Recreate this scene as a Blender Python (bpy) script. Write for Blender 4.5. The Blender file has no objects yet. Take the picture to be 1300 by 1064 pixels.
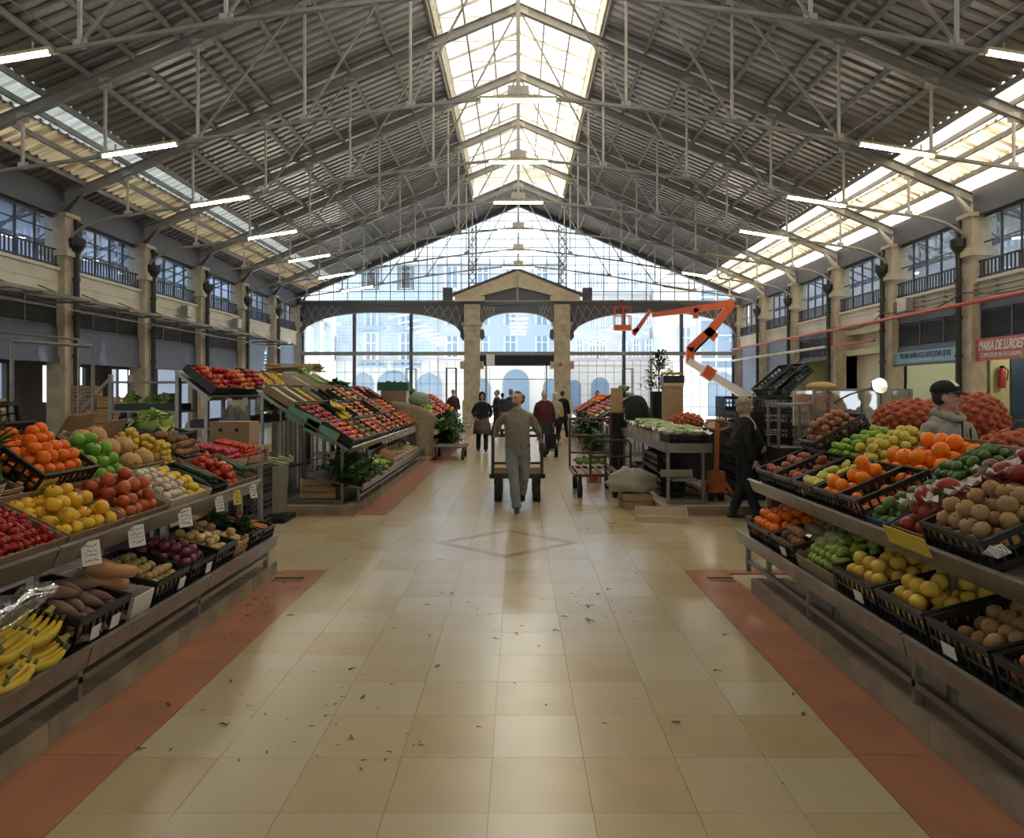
import bpy, bmesh, math, random
import numpy as np
from mathutils import Vector, Matrix, Euler, noise
random.seed(7)
SC = bpy.context.scene
COL = SC.collection
PI = math.pi
R = math.radians

# ------------------------------------------------------------------ camera
# 1300 x 1064 frame, focal length 900 px, level camera, eye height 1.70 m, looks along +Y
F, VX, VY, EYE = 900.0, 658.0, 497.0, 1.70
cam_data = bpy.data.cameras.new('camera')
cam_data.sensor_width = 36.0
cam_data.lens = F / 1300.0 * 36.0
cam_data.shift_x = -(VX - 650.0) / 1300.0
cam_data.shift_y = -(532.0 - VY) / 1300.0
cam_data.clip_start, cam_data.clip_end = 0.05, 400
cam = bpy.data.objects.new('camera', cam_data)
COL.objects.link(cam)
cam.location = (0, 0, EYE)
cam.rotation_euler = (PI / 2, 0, 0)
SC.camera = cam

# ------------------------------------------------------------------ sky, sun, exposure
world = bpy.data.worlds.new('sky')
SC.world = world
world.use_nodes = True
bg = world.node_tree.nodes['Background']
bg.inputs[0].default_value = (0.80, 0.89, 1.0, 1)
bg.inputs[1].default_value = 2.5
sun_data = bpy.data.lights.new('sun', 'SUN')
sun_data.energy = 19.0
sun_data.angle = R(1.0)
sun_data.color = (1.0, 0.95, 0.86)
sun = bpy.data.objects.new('sun', sun_data)
COL.objects.link(sun)
SUN_DIR = Vector((0.80, 0.04, 0.60)).normalized()
sun.rotation_euler = SUN_DIR.to_track_quat('Z', 'Y').to_euler()
sun.location = (40, 2, 40)
SC.view_settings.view_transform = 'Standard'
SC.view_settings.look = 'None'
SC.view_settings.exposure = 0.3
SC.view_settings.gamma = 1.0
SC.view_settings.use_curve_mapping = False
SC.cycles.use_denoising = True
SC.cycles.max_bounces = 10
SC.cycles.diffuse_bounces = 5
SC.cycles.transparent_max_bounces = 16
SC.cycles.sample_clamp_indirect = 8.0

def portal(name, loc, rot, sx, sy):
    l = bpy.data.lights.new(name, 'AREA')
    l.shape = 'RECTANGLE'
    l.size, l.size_y = sx, sy
    l.cycles.is_portal = True
    o = bpy.data.objects.new(name, l)
    COL.objects.link(o)
    o.location, o.rotation_euler = loc, rot

def P(px, py, Y):
    """pixel of the 1300x1064 photograph -> point at depth Y"""
    return Vector(((px - VX) / F * Y, Y, EYE + (VY - py) / F * Y))

# ------------------------------------------------------------------ materials
MATS = {}
def mat(name, col, rough=0.6, metal=0.0, noise_col=None, nscale=5.0, namt=1.0, nlo=0.4, nhi=0.65,
        bump=0.0, bscale=20.0, rnd=None, rndv=0.0, spec=0.5, emit=None, estr=0.0, trans=0.0, coat=0.0, stretch=None, detail=4.0):
    if name in MATS: return MATS[name]
    m = bpy.data.materials.new(name); MATS[name] = m
    m.use_nodes = True
    nt = m.node_tree; N = nt.nodes; L = nt.links
    b = N['Principled BSDF']
    b.inputs['Roughness'].default_value = rough
    b.inputs['Metallic'].default_value = metal
    b.inputs['Specular IOR Level'].default_value = spec
    b.inputs['Coat Weight'].default_value = coat
    c4 = (*col, 1)
    b.inputs['Base Color'].default_value = c4
    out = None
    tc = None
    def coords():
        nonlocal tc
        if tc is None:
            t = N.new('ShaderNodeTexCoord')
            mp = N.new('ShaderNodeMapping')
            if stretch: mp.inputs['Scale'].default_value = stretch
            L.new(t.outputs['Object'], mp.inputs[0]); tc = mp
        return tc.outputs[0]
    if noise_col is not None:
        nz = N.new('ShaderNodeTexNoise'); nz.inputs['Scale'].default_value = nscale
        nz.inputs['Detail'].default_value = detail
        L.new(coords(), nz.inputs['Vector'])
        mr = N.new('ShaderNodeMapRange'); mr.inputs[1].default_value = nlo; mr.inputs[2].default_value = nhi
        mr.inputs[3].default_value = 0; mr.inputs[4].default_value = namt
        L.new(nz.outputs[0], mr.inputs[0])
        mx = N.new('ShaderNodeMix'); mx.data_type = 'RGBA'
        mx.inputs[6].default_value = c4; mx.inputs[7].default_value = (*noise_col, 1)
        L.new(mr.outputs[0], mx.inputs[0]); out = mx.outputs[2]
    if rnd is not None or rndv:
        oi = N.new('ShaderNodeObjectInfo')
        if rnd is not None:
            mx2 = N.new('ShaderNodeMix'); mx2.data_type = 'RGBA'
            mx2.inputs[6].default_value = c4
            if out is not None: L.new(out, mx2.inputs[6])
            mx2.inputs[7].default_value = (*rnd, 1)
            L.new(oi.outputs['Random'], mx2.inputs[0]); out = mx2.outputs[2]
        if rndv:
            hs = N.new('ShaderNodeHueSaturation')
            mr2 = N.new('ShaderNodeMapRange'); mr2.inputs[3].default_value = 1 - rndv; mr2.inputs[4].default_value = 1 + rndv
            L.new(oi.outputs['Random'], mr2.inputs[0]); L.new(mr2.outputs[0], hs.inputs['Value'])
            hs.inputs['Color'].default_value = c4
            if out is not None: L.new(out, hs.inputs['Color'])
            out = hs.outputs[0]
    if out is not None: L.new(out, b.inputs['Base Color'])
    if bump:
        nb = N.new('ShaderNodeTexNoise'); nb.inputs['Scale'].default_value = bscale; nb.inputs['Detail'].default_value = 3
        L.new(coords(), nb.inputs['Vector'])
        bp = N.new('ShaderNodeBump'); bp.inputs['Strength'].default_value = bump; bp.inputs['Distance'].default_value = 0.01
        L.new(nb.outputs[0], bp.inputs['Height']); L.new(bp.outputs[0], b.inputs['Normal'])
    if emit is not None:
        b.inputs['Emission Color'].default_value = (*emit, 1); b.inputs['Emission Strength'].default_value = estr
    if trans:
        tr = N.new('ShaderNodeBsdfTranslucent'); ms = N.new('ShaderNodeMixShader'); ms.inputs[0].default_value = trans
        tr.inputs[0].default_value = c4
        if out is not None: L.new(out, tr.inputs[0])
        o = N['Material Output']
        L.new(b.outputs[0], ms.inputs[1]); L.new(tr.outputs[0], ms.inputs[2]); L.new(ms.outputs[0], o.inputs[0])
    return m

def glass_mat(name, tint=(0.93, 0.97, 1.0), gloss=0.07, haze=0.05, hazecol=(0.85, 0.92, 1.0)):
    if name in MATS: return MATS[name]
    m = bpy.data.materials.new(name); MATS[name] = m
    m.use_nodes = True
    nt = m.node_tree; N = nt.nodes; L = nt.links
    N.remove(N['Principled BSDF'])
    t = N.new('ShaderNodeBsdfTransparent'); t.inputs[0].default_value = (*tint, 1)
    g = N.new('ShaderNodeBsdfGlossy'); g.inputs['Roughness'].default_value = 0.02
    h = N.new('ShaderNodeBsdfTranslucent'); h.inputs[0].default_value = (*hazecol, 1)
    a = N.new('ShaderNodeMixShader'); a.inputs[0].default_value = haze
    b = N.new('ShaderNodeMixShader'); b.inputs[0].default_value = gloss
    L.new(t.outputs[0], a.inputs[1]); L.new(h.outputs[0], a.inputs[2])
    L.new(a.outputs[0], b.inputs[1]); L.new(g.outputs[0], b.inputs[2])
    L.new(b.outputs[0], N['Material Output'].inputs[0])
    return m

# ------------------------------------------------------------------ mesh helpers
class MB:
    """collects shapes, builds ONE mesh"""
    def __init__(s): s.v = []; s.f = []; s.mi = []; s.cur = 0
    def add(s, vs, fs):
        o = len(s.v); s.v.extend([tuple(x) for x in vs])
        for f in fs: s.f.append([i + o for i in f]); s.mi.append(s.cur)
        return s
    def box(s, x0, x1, y0, y1, z0, z1, M=None):
        vs = [Vector(p) for p in ((x0,y0,z0),(x1,y0,z0),(x1,y1,z0),(x0,y1,z0),(x0,y0,z1),(x1,y0,z1),(x1,y1,z1),(x0,y1,z1))]
        if M is not None: vs = [M @ p for p in vs]
        return s.add(vs, [(0,3,2,1),(4,5,6,7),(0,1,5,4),(1,2,6,5),(2,3,7,6),(3,0,4,7)])
    def frame_of(s, d, up=(0,0,1)):
        d = d.normalized(); u = Vector(up)
        if abs(d.dot(u)) > 0.97: u = Vector((0,1,0)) if abs(d.y) < 0.9 else Vector((1,0,0))
        a = d.cross(u).normalized(); b = a.cross(d).normalized()
        return a, b
    def bar(s, p0, p1, w, h=None, up=(0,0,1)):
        p0, p1 = Vector(p0), Vector(p1); h = h or w
        a, b = s.frame_of(p1 - p0, up)
        a = a * w / 2; b = b * h / 2
        vs = [p0-a-b, p0+a-b, p0+a+b, p0-a+b, p1-a-b, p1+a-b, p1+a+b, p1-a+b]
        return s.add(vs, [(0,1,2,3),(7,6,5,4),(0,4,5,1),(1,5,6,2),(2,6,7,3),(3,7,4,0)])
    def tube(s, pts, r, n=8, cap=True):
        pts = [Vector(p) for p in pts]; k = len(pts)
        rs = r if isinstance(r, (list, tuple)) else [r] * k
        vs = []; a = b = None
        for i, p in enumerate(pts):
            d = pts[min(i+1, k-1)] - pts[max(i-1, 0)]
            if a is None: a, b = s.frame_of(d)
            else:
                dn = d.normalized(); a = (a - dn * a.dot(dn)).normalized(); b = a.cross(dn) * -1; b = dn.cross(a) * -1
            for j in range(n):
                t = 2*PI*j/n
                vs.append(p + (a*math.cos(t) + b*math.sin(t)) * rs[i])
        fs = []
        for i in range(k-1):
            for j in range(n):
                q = (j+1) % n
                fs.append((i*n+j, i*n+q, (i+1)*n+q, (i+1)*n+j))
        if cap: fs.append(tuple(range(n))[::-1]); fs.append(tuple(range((k-1)*n, k*n)))
        return s.add(vs, fs)
    def lathe(s, prof, n=12, M=None, axis='z', wob=None):
        vs = []
        for i, (r, z) in enumerate(prof):
            for j in range(n):
                t = 2*PI*j/n
                q = r * (1 + (wob(t, i) if wob else 0))
                p = Vector((q*math.cos(t), q*math.sin(t), z))
                vs.append(M @ p if M is not None else p)
        k = len(prof); fs = []
        for i in range(k-1):
            for j in range(n):
                q = (j+1) % n
                fs.append((i*n+j, i*n+q, (i+1)*n+q, (i+1)*n+j))
        fs.append(tuple(range(n))[::-1]); fs.append(tuple(range((k-1)*n, k*n)))
        return s.add(vs, fs)
    def ball(s, c, r, n=10, m=7, M=None):
        c = Vector(c); rx, ry, rz = r if isinstance(r, (tuple, list)) else (r, r, r)
        vs = []; fs = []
        for i in range(m+1):
            ph = -PI/2 + PI*i/m
            rr = max(math.cos(ph), 0.02)
            for j in range(n):
                t = 2*PI*j/n
                p = Vector((rx*rr*math.cos(t), ry*rr*math.sin(t), rz*math.sin(ph)))
                vs.append((M @ p if M is not None else p) + c)
        for i in range(m):
            for j in range(n):
                q = (j+1) % n
                fs.append((i*n+j, i*n+q, (i+1)*n+q, (i+1)*n+j))
        fs.append(tuple(range(n))[::-1]); fs.append(tuple(range(m*n, (m+1)*n)))
        return s.add(vs, fs)
    def prism(s, poly, d, M=None):
        """polygon in local XZ, extruded along +Y by d (y from 0 to d)"""
        n = len(poly)
        vs = [Vector((x, 0, z)) for x, z in poly] + [Vector((x, d, z)) for x, z in poly]
        if M is not None: vs = [M @ p for p in vs]
        fs = [tuple(range(n)), tuple(range(2*n-1, n-1, -1))]
        for i in range(n):
            j = (i+1) % n; fs.append((j, i, i+n, j+n))
        return s.add(vs, fs)
    def loft(s, rings):
        n = len(rings[0]); vs = [p for r in rings for p in r]; fs = []
        for i in range(len(rings)-1):
            for j in range(n):
                q = (j+1) % n
                fs.append((i*n+j, i*n+q, (i+1)*n+q, (i+1)*n+j))
        fs.append(tuple(range(n))[::-1]); fs.append(tuple(range((len(rings)-1)*n, len(rings)*n)))
        return s.add(vs, fs)
    def mesh(s, name, mats, smooth=False):
        me = bpy.data.meshes.new(name)
        me.from_pydata(s.v, [], s.f)
        for m in (mats if isinstance(mats, (list, tuple)) else [mats]): me.materials.append(m)
        if any(s.mi): me.polygons.foreach_set('material_index', s.mi)
        if smooth: me.polygons.foreach_set('use_smooth', [True]*len(me.polygons))
        me.update()
        return me
    def build(s, name, mats, parent=None, smooth=False, loc=None):
        return inst(s.mesh(name, mats, smooth), name, None if loc is None else Matrix.Translation(loc), parent)

WORK = bpy.data.scenes.new('work')          # meshes with modifiers are evaluated here, away from the big scene
TRASH = []
def evaluated_mesh(o):
    WORK.collection.objects.link(o)
    vl = WORK.view_layers[0]; vl.update()
    me = bpy.data.meshes.new_from_object(o.evaluated_get(vl.depsgraph), depsgraph=vl.depsgraph)
    WORK.collection.objects.unlink(o); TRASH.append(o)
    return me
def inst(me, name, M=None, parent=None):
    o = bpy.data.objects.new(name, me)
    COL.objects.link(o)
    if parent is not None: o.parent = parent
    if M is not None: o.matrix_local = M
    return o
def tag(o, label=None, cat=None, group=None, kind=None):
    if label: o['label'] = label
    if cat: o['category'] = cat
    if group: o['group'] = group
    if kind: o['kind'] = kind
    return o
def thing(name, label, cat, loc=(0,0,0), rotz=0.0, group=None, M=None):
    o = bpy.data.objects.new(name, None); COL.objects.link(o)
    o.empty_display_size = 0.1
    if M is not None: o.matrix_local = M
    else: o.location = loc; o.rotation_euler = (0, 0, rotz)
    return tag(o, label, cat, group)
def structure(name, label=None):
    o = bpy.data.objects.new(name, None); COL.objects.link(o); o['kind'] = 'structure'
    if label: o['label'] = label
    return o
def T(x, y, z): return Matrix.Translation((x, y, z))
def RZ(a): return Matrix.Rotation(a, 4, 'Z')
def RX(a): return Matrix.Rotation(a, 4, 'X')
def RY(a): return Matrix.Rotation(a, 4, 'Y')

# ------------------------------------------------------------------ palette
M_stone = mat('stone', (0.50, 0.43, 0.32), 0.8, noise_col=(0.30, 0.24, 0.17), nscale=2.5, namt=0.7, bump=0.3, bscale=30)
M_plaster = mat('plaster', (0.62, 0.58, 0.48), 0.85, noise_col=(0.45, 0.40, 0.31), nscale=1.2, namt=0.5)
M_steel = mat('grey_painted_steel', (0.30, 0.29, 0.27), 0.55, noise_col=(0.20, 0.19, 0.17), nscale=3, namt=0.6)
M_steel_light = mat('pale_painted_steel', (0.52, 0.50, 0.45), 0.5, noise_col=(0.36, 0.33, 0.27), nscale=4, namt=0.6)
M_iron = mat('dark_iron', (0.035, 0.035, 0.045), 0.6)
M_sheet = mat('corrugated_metal', (0.27, 0.255, 0.24), 0.36, metal=0.55, noise_col=(0.16, 0.14, 0.12), nscale=0.9, namt=0.8, rndv=0.06)
M_bluegrey = mat('blue_grey_panel', (0.10, 0.115, 0.16), 0.6, noise_col=(0.075, 0.085, 0.12), nscale=2, namt=0.6)
M_beam = mat('dark_beam', (0.085, 0.085, 0.10), 0.6)
M_louvre = mat('louvre_metal', (0.055, 0.055, 0.06), 0.5)
M_inox = mat('brushed_steel', (0.27, 0.245, 0.21), 0.36, metal=0.8, noise_col=(0.17, 0.15, 0.12), nscale=8, namt=0.6, stretch=(1, 0.1, 1))
M_blackplastic = mat('black_plastic', (0.012, 0.012, 0.013), 0.42)
M_card = mat('cardboard', (0.30, 0.20, 0.12), 0.85, noise_col=(0.22, 0.14, 0.08), nscale=6, namt=0.6, rndv=0.15)
M_cardpale = mat('pale_cardboard', (0.50, 0.42, 0.32), 0.85, noise_col=(0.38, 0.30, 0.2), nscale=6, namt=0.5, rndv=0.1)
M_wood = mat('crate_wood', (0.40, 0.26, 0.13), 0.75, noise_col=(0.28, 0.17, 0.08), nscale=4, namt=0.8, stretch=(1, 12, 12), rndv=0.2)
M_glass = glass_mat('window_glass')
M_black = mat('black_cloth', (0.008, 0.008, 0.009), 0.85)
M_rubber = mat('rubber', (0.015, 0.015, 0.015), 0.8)
M_white = mat('white_paint', (0.75, 0.74, 0.70), 0.5)
# ================================================================== BUILDING
XW = 12.0            # side walls
BAY0, BAY = 18.52, 3.925
YC = [BAY0 + BAY * k for k in range(-3, 6)]      # column lines 6.7 .. 38.1
YF = YC[-1]          # facade
def roofz(x): return 11.95 - 0.42 * abs(x)
YB = -6.0            # back end of the hall

# ---------------------------------------------------------------- floor
M_tile = mat('beige_terrazzo', (0.46, 0.345, 0.185), 0.235, noise_col=(0.365, 0.27, 0.14), nscale=3.0, namt=0.7, nlo=0.35, nhi=0.75, rnd=(0.40, 0.335, 0.225), rndv=0.09, bump=0.06, bscale=9, spec=0.5)
M_red = mat('red_terrazzo', (0.36, 0.15, 0.085), 0.28, noise_col=(0.25, 0.11, 0.065), nscale=2.5, namt=0.8, bump=0.05, bscale=12, rndv=0.05)
M_grout = mat('grout', (0.33, 0.255, 0.155), 0.7)
M_kerb = mat('kerb_stone', (0.30, 0.24, 0.165), 0.75, noise_col=(0.17, 0.13, 0.09), nscale=3.5, namt=0.8, bump=0.3, bscale=25)
M_plinth = mat('plinth_concrete', (0.20, 0.175, 0.14), 0.7, noise_col=(0.10, 0.09, 0.07), nscale=2.5, namt=0.8, bump=0.2, bscale=20)
floor = structure('floor', 'polished beige and red stone floor of the market aisle')
MB().box(-30, 30, YB, 80, -0.3, -0.012).build('subfloor', M_grout, floor)
AL, AR = -1.81, 1.57         # beige aisle edges
tile_me = {}
def tile_mesh(w, d):
    k = (round(w, 3), round(d, 3))
    if k not in tile_me:
        g = 0.0009
        tile_me[k] = MB().box(-w/2+g, w/2-g, -d/2+g, d/2-g, -0.02, 0).mesh('floor_tile', M_tile)
    return tile_me[k]
nw = 8; tw = (AR - AL) / nw
ntile = 0
rest = MB()
def put_tile(cx, cy, w, d):
    global ntile
    if ntile < 300:
        inst(tile_mesh(w, d), 'floor_tile', T(cx, cy, 0), floor); ntile += 1
    else:
        g = 0.0015
        rest.box(cx-w/2+g, cx+w/2-g, cy-d/2+g, cy+d/2-g, -0.02, 0)
# near aisle rows, then the crossing (wider) and on
y = 2.0
rows = []
while y < YF + 1.0:
    rows.append(y); y += 0.43
CR0, CR1 = 6.80, 9.72
cells = []
for y in rows:
    cy = y + 0.215
    if CR0 - 0.2 < cy < CR1 + 0.1:
        n0 = -int((11.6 + AL) / tw); n1 = int((11.6 - AL) / tw)
        for i in range(n0, n1): cells.append((AL + (i + 0.5) * tw, cy))
    else:
        for i in range(nw): cells.append((AL + (i + 0.5) * tw, cy))
cells.sort(key=lambda c: c[1] + 0.35 * max(0, abs(c[0]) - 2.4))
for cx, cy in cells: put_tile(cx, cy, tw, 0.43)
tag(rest.build('floor_tiles_far', M_tile, floor), kind='stuff')
# red borders
def slab(name, x0, x1, y0, y1, z0, z1, m, parent=floor):
    cx, cy = (x0+x1)/2, (y0+y1)/2
    return MB().box(x0-cx, x1-cx, y0-cy, y1-cy, z0, z1).build(name, m, parent, loc=(cx, cy, 0))
for s, e0, e1 in ((-1, -2.25, AL), (1, AR, 1.97)):
    y = 1.0
    while y < CR0 - 0.1:
        y2 = min(y + 1.16, CR0 - 0.05); slab('border_slab', e0 + .002, e1 - .002, y, y2 - 0.003, -0.02, 0.0005, M_red); y = y2
    y = CR1
    while y < YF - 0.5:
        y2 = y + 1.5; slab('border_slab', e0 + .002, e1 - .002, y, y2 - 0.003, -0.02, 0.0005, M_red); y = y2
for s in (-1, 1):                       # cross strips along the crossing
    x = 2.25 if s < 0 else 1.97
    while x < 11:
        x2 = x + 1.3
        slab('border_slab', min(s*x, s*x2)+.002, max(s*x, s*x2)-.002, 6.62, CR0 - 0.052, -0.02, 0.0005, M_red)
        slab('border_slab', min(s*x, s*x2)+.002, max(s*x, s*x2)-.002, CR1 - 0.12, CR1 - .002, -0.02, 0.0008, M_red); x = x2
# diamond inlay
DC = Vector((-0.13, 7.98, 0)); a, b, w = 0.83, 0.75, 0.80
c4 = [Vector((a,0,0)), Vector((0,b,0)), Vector((-a,0,0)), Vector((0,-b,0))]
M_inlay = mat('inlay_red', (0.36, 0.19, 0.12), 0.22, noise_col=(0.28, 0.15, 0.1), nscale=4, namt=0.7)
for i in range(4):
    p, q = c4[i], c4[(i+1) % 4]
    vs = [p, q, q*w, p*w]
    m = MB(); m.add([v + Vector((0,0,-0.01)) for v in vs] + [v + Vector((0,0,0.0012)) for v in vs], [(0,1,2,3)[::-1], (4,5,6,7), (0,1,5,4), (1,2,6,5), (2,3,7,6), (3,0,4,7)])
    m.build('diamond_strip', M_inlay, floor, loc=DC)
# raised plinths under the stalls, with kerb stones along the edge
def plinth(x0, x1, y0, y1, h, sides):
    slab('plinth', x0 + .15, x1 - .15, y0 + .15, y1 - .15, -0.01, h - 0.004, M_plinth)
    def run(ax, fixed0, fixed1, a, b, L):
        t = a
        while t < b - 0.05:
            t2 = min(t + L, b)
            if ax == 'y': slab('kerb_stone', fixed0, fixed1, t + .003, t2 - .003, -0.01, h + random.uniform(-.003, .003), M_kerb)
            else: slab('kerb_stone', t + .003, t2 - .003, fixed0, fixed1, -0.01, h + random.uniform(-.003, .003), M_kerb)
            t = t2
    run('y', x0, x0 + .15, y0, y1, 1.3); run('y', x1 - .15, x1, y0, y1, 1.3)
    run('x', y0, y0 + .15, x0 + .15, x1 - .15, 1.3); run('x', y1 - .15, y1, x0 + .15, x1 - .15, 1.3)
PH = 0.12
plinth(-5.6, -2.25, 0.8, 6.62, PH, '')
plinth(1.97, 5.6, 0.8, 6.0, PH, '')
plinth(-7.6, -2.25, 9.74, 17.2, PH, '')
plinth(1.97, 7.6, 9.74, 17.2, PH, '')
plinth(-7.6, -2.25, 18.6, 34.0, PH, '')
plinth(1.97, 7.6, 18.6, 34.0, PH, '')
# plain side-aisle paving
for x0, x1 in ((-12, -7.7), (7.7, 12)): slab('side_paving', x0, x1, YB, YF, -0.02, -0.001, M_tile)
for x0, x1 in ((-7.7, -5.65), (5.65, 7.7)): slab('side_paving', x0, x1, YB, 6.6, -0.02, -0.001, M_tile)
slab('side_paving', -7.7, 7.7, YB, 0.75, -0.02, -0.004, M_tile)
slab('side_paving', -7.7, -1.9, 17.25, 18.55, -0.02, -0.001, M_tile); slab('side_paving', 1.6, 7.7, 17.25, 18.55, -0.02, -0.001, M_tile)
slab('side_paving', -7.7, -1.85, 34.05, YF, -0.02, -0.001, M_tile); slab('side_paving', 1.6, 7.7, 34.05, YF, -0.02, -0.001, M_tile)

# ---------------------------------------------------------------- ceiling
M_skyW = mat('translucent_panel', (0.88, 0.84, 0.76), 0.5, noise_col=(0.62, 0.57, 0.47), nscale=1.3, namt=0.55, trans=0.85, stretch=(0.5, 3, 1))
M_skyD = mat('stained_translucent_panel', (0.72, 0.66, 0.54), 0.5, noise_col=(0.26, 0.17, 0.09), nscale=1.7, namt=0.9, nlo=0.48, nhi=0.72, trans=0.8, stretch=(0.35, 5, 1))
M_skyU = mat('shaded_pale_translucent_panel', (0.52, 0.54, 0.53), 0.5, noise_col=(0.36, 0.36, 0.34), nscale=1.7, namt=0.7, trans=0.78, stretch=(0.35, 5, 1))  # left upper strip: dimness of the sunless slope put into the colour
M_skyL = mat('shaded_cream_translucent_panel', (0.46, 0.41, 0.31), 0.5, noise_col=(0.20, 0.16, 0.11), nscale=1.7, namt=0.7, trans=0.75, stretch=(0.35, 5, 1))  # cream left lower strip, colour darkened to imitate its weaker sunlight
ceiling = structure('ceiling', 'pitched roof of grey corrugated metal sheets with a ridge skylight')
PITCH = BAY / 13
def corr_sheet(x0, x1, y0, n, M=None, amp=0.065, up=0.0):
    """ribs run down the slope; returns mesh local to (0,y0,0)"""
    prof = []
    for i in range(n):
        b = i * PITCH
        prof += [(b, 0), (b + PITCH*.50, 0), (b + PITCH*.60, amp), (b + PITCH*.90, amp)]
    prof.append((n*PITCH, 0))
    vs = []; k = len(prof)
    for t in (0.0, 0.012):
        for x in (x0, x1):
            for yy, h in prof: vs.append((x, yy, roofz(x) + up + h + t))
    fs = []
    for i in range(k-1):
        fs.append((i, i+1, k+i+1, k+i)); fs.append((2*k+i, 3*k+i, 3*k+i+1, 2*k+i+1))
    for a in (0, 1):
        o = a*k
        for i in range(k-1):
            f = (o+i, 2*k+o+i, 2*k+o+i+1, o+i+1); fs.append(f if a == 0 else f[::-1])
    return vs, fs
XL = 2.2
ybays = [YB + 0.0] 
ybay_list = []
y = YF
while y > YB: ybay_list.append(y - BAY); y -= BAY
spans = [(XL, 4.45, M_sheet, 'corrugated_sheet'), (4.40, 6.85, M_sheet, 'corrugated_sheet'), (6.80, 9.74, M_sheet, 'corrugated_sheet'),
         (9.70, 10.45, M_skyW, 'translucent_sheet'), (10.40, 11.35, M_skyD, 'translucent_sheet'), (11.30, 12.35, None, 'x')]
cache = {}
for yb in ybay_list:
    for sx in (-1, 1):
        for si, (x0, x1, m, nm) in enumerate(spans):
            if si == 5:
                m = M_sheet if sx < 0 else M_skyW; nm = 'corrugated_sheet' if sx < 0 else 'translucent_sheet'
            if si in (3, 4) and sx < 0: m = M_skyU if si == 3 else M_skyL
            k = (sx, si)
            if k not in cache:
                mb = MB(); vs, fs = corr_sheet(sx*x0, sx*x1, 0, 13, up=0.015*(si % 2)); mb.add(vs, fs)
                cache[k] = mb.mesh(nm, m)
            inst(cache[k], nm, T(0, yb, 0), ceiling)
        if yb > 33.5 or yb < 0.5:          # no lantern here: closed ridge
            k = (sx, 'r')
            if k not in cache:
                mb = MB(); vs, fs = corr_sheet(sx*0.0, sx*(XL+.05), 0, 13); mb.add(vs, fs); cache[k] = mb.mesh('corrugated_sheet', M_sheet)
            inst(cache[k], 'corrugated_sheet', T(0, yb, 0), ceiling)
# purlins
PURL = [2.2, 3.3, 4.4, 5.5, 6.45, 6.95, 7.9, 8.8, 9.72, 10.15, 10.72, 11.32, 11.95]
ylo = ybay_list[-1]
for sx in (-1, 1):
    for x in PURL:
        MB().bar((0, ylo, 0), (0, YF, 0), 0.055, 0.12).build('purlin', M_steel, ceiling, loc=(sx*x, 0, roofz(x) - 0.075))
MB().bar((0, ylo, 0), (0, YF, 0), 0.10, 0.16).build('ridge_beam', M_steel, ceiling, loc=(0, 0, roofz(0) - 0.1))
# lantern above the ridge
LY0, LY1, LH = ybay_list[[i for i, v in enumerate(ybay_list) if v >= 0.5][-1]], 33.9, 0.80
lant = inst(None, 'lantern', None, ceiling)
M_lattice = mat('lantern_lattice', (0.62, 0.58, 0.48), 0.6, noise_col=(0.4, 0.36, 0.27), nscale=6, namt=0.7)
npan = 12; dl = (LY1 - LY0) / npan
for sx in (-1, 1):
    me = MB()
    x1 = XL + 0.12
    me.add([(0, 0, roofz(0)+LH), (sx*x1, 0, roofz(x1)+LH), (sx*x1, dl-.02, roofz(x1)+LH), (0, dl-.02, roofz(0)+LH),
            (0, 0, roofz(0)+LH+.02), (sx*x1, 0, roofz(x1)+LH+.02), (sx*x1, dl-.02, roofz(x1)+LH+.02), (0, dl-.02, roofz(0)+LH+.02)],
           [(0,1,2,3), (7,6,5,4), (0,4,5,1), (1,5,6,2), (2,6,7,3), (3,7,4,0)])
    me = me.mesh('skylight_panel', M_skyW)
    side = MB()
    side.add([(sx*XL, 0, roofz(XL)+.1), (sx*XL, dl, roofz(XL)+.1), (sx*XL, dl, roofz(XL)+LH), (sx*XL, 0, roofz(XL)+LH)], [(0,1,2,3)])
    side = side.mesh('side_panel', M_skyW)
    lat = MB()
    n = 6
    for i in range(n):
        ya, yb_ = dl*i/n, dl*(i+1)/n
        for p, q in (((ya, .05), (yb_, LH-.02)), ((ya, LH-.02), (yb_, .05)), ((ya, .05), (ya, LH-.02))):
            lat.bar((sx*(XL-.05), p[0], roofz(XL)+p[1]), (sx*(XL-.05), q[0], roofz(XL)+q[1]), .035, .03, up=(1,0,0))
    for z in (.03, LH-.02): lat.bar((sx*(XL-.05), 0, roofz(XL)+z), (sx*(XL-.05), dl, roofz(XL)+z), .05, .06, up=(1,0,0))
    lat = lat.mesh('lattice', M_lattice)
    for i in range(npan):
        for m_, nm in ((me, 'skylight_panel'), (side, 'side_panel'), (lat, 'lattice')): inst(m_, nm, T(0, LY0 + dl*i, 0), lant)
    for x in (0.75, 1.5): MB().bar((0, LY0, 0), (0, LY1, 0), .05, .09).build('glazing_bar', M_steel, lant, loc=(sx*x, 0, roofz(x)+LH-.05))
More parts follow.
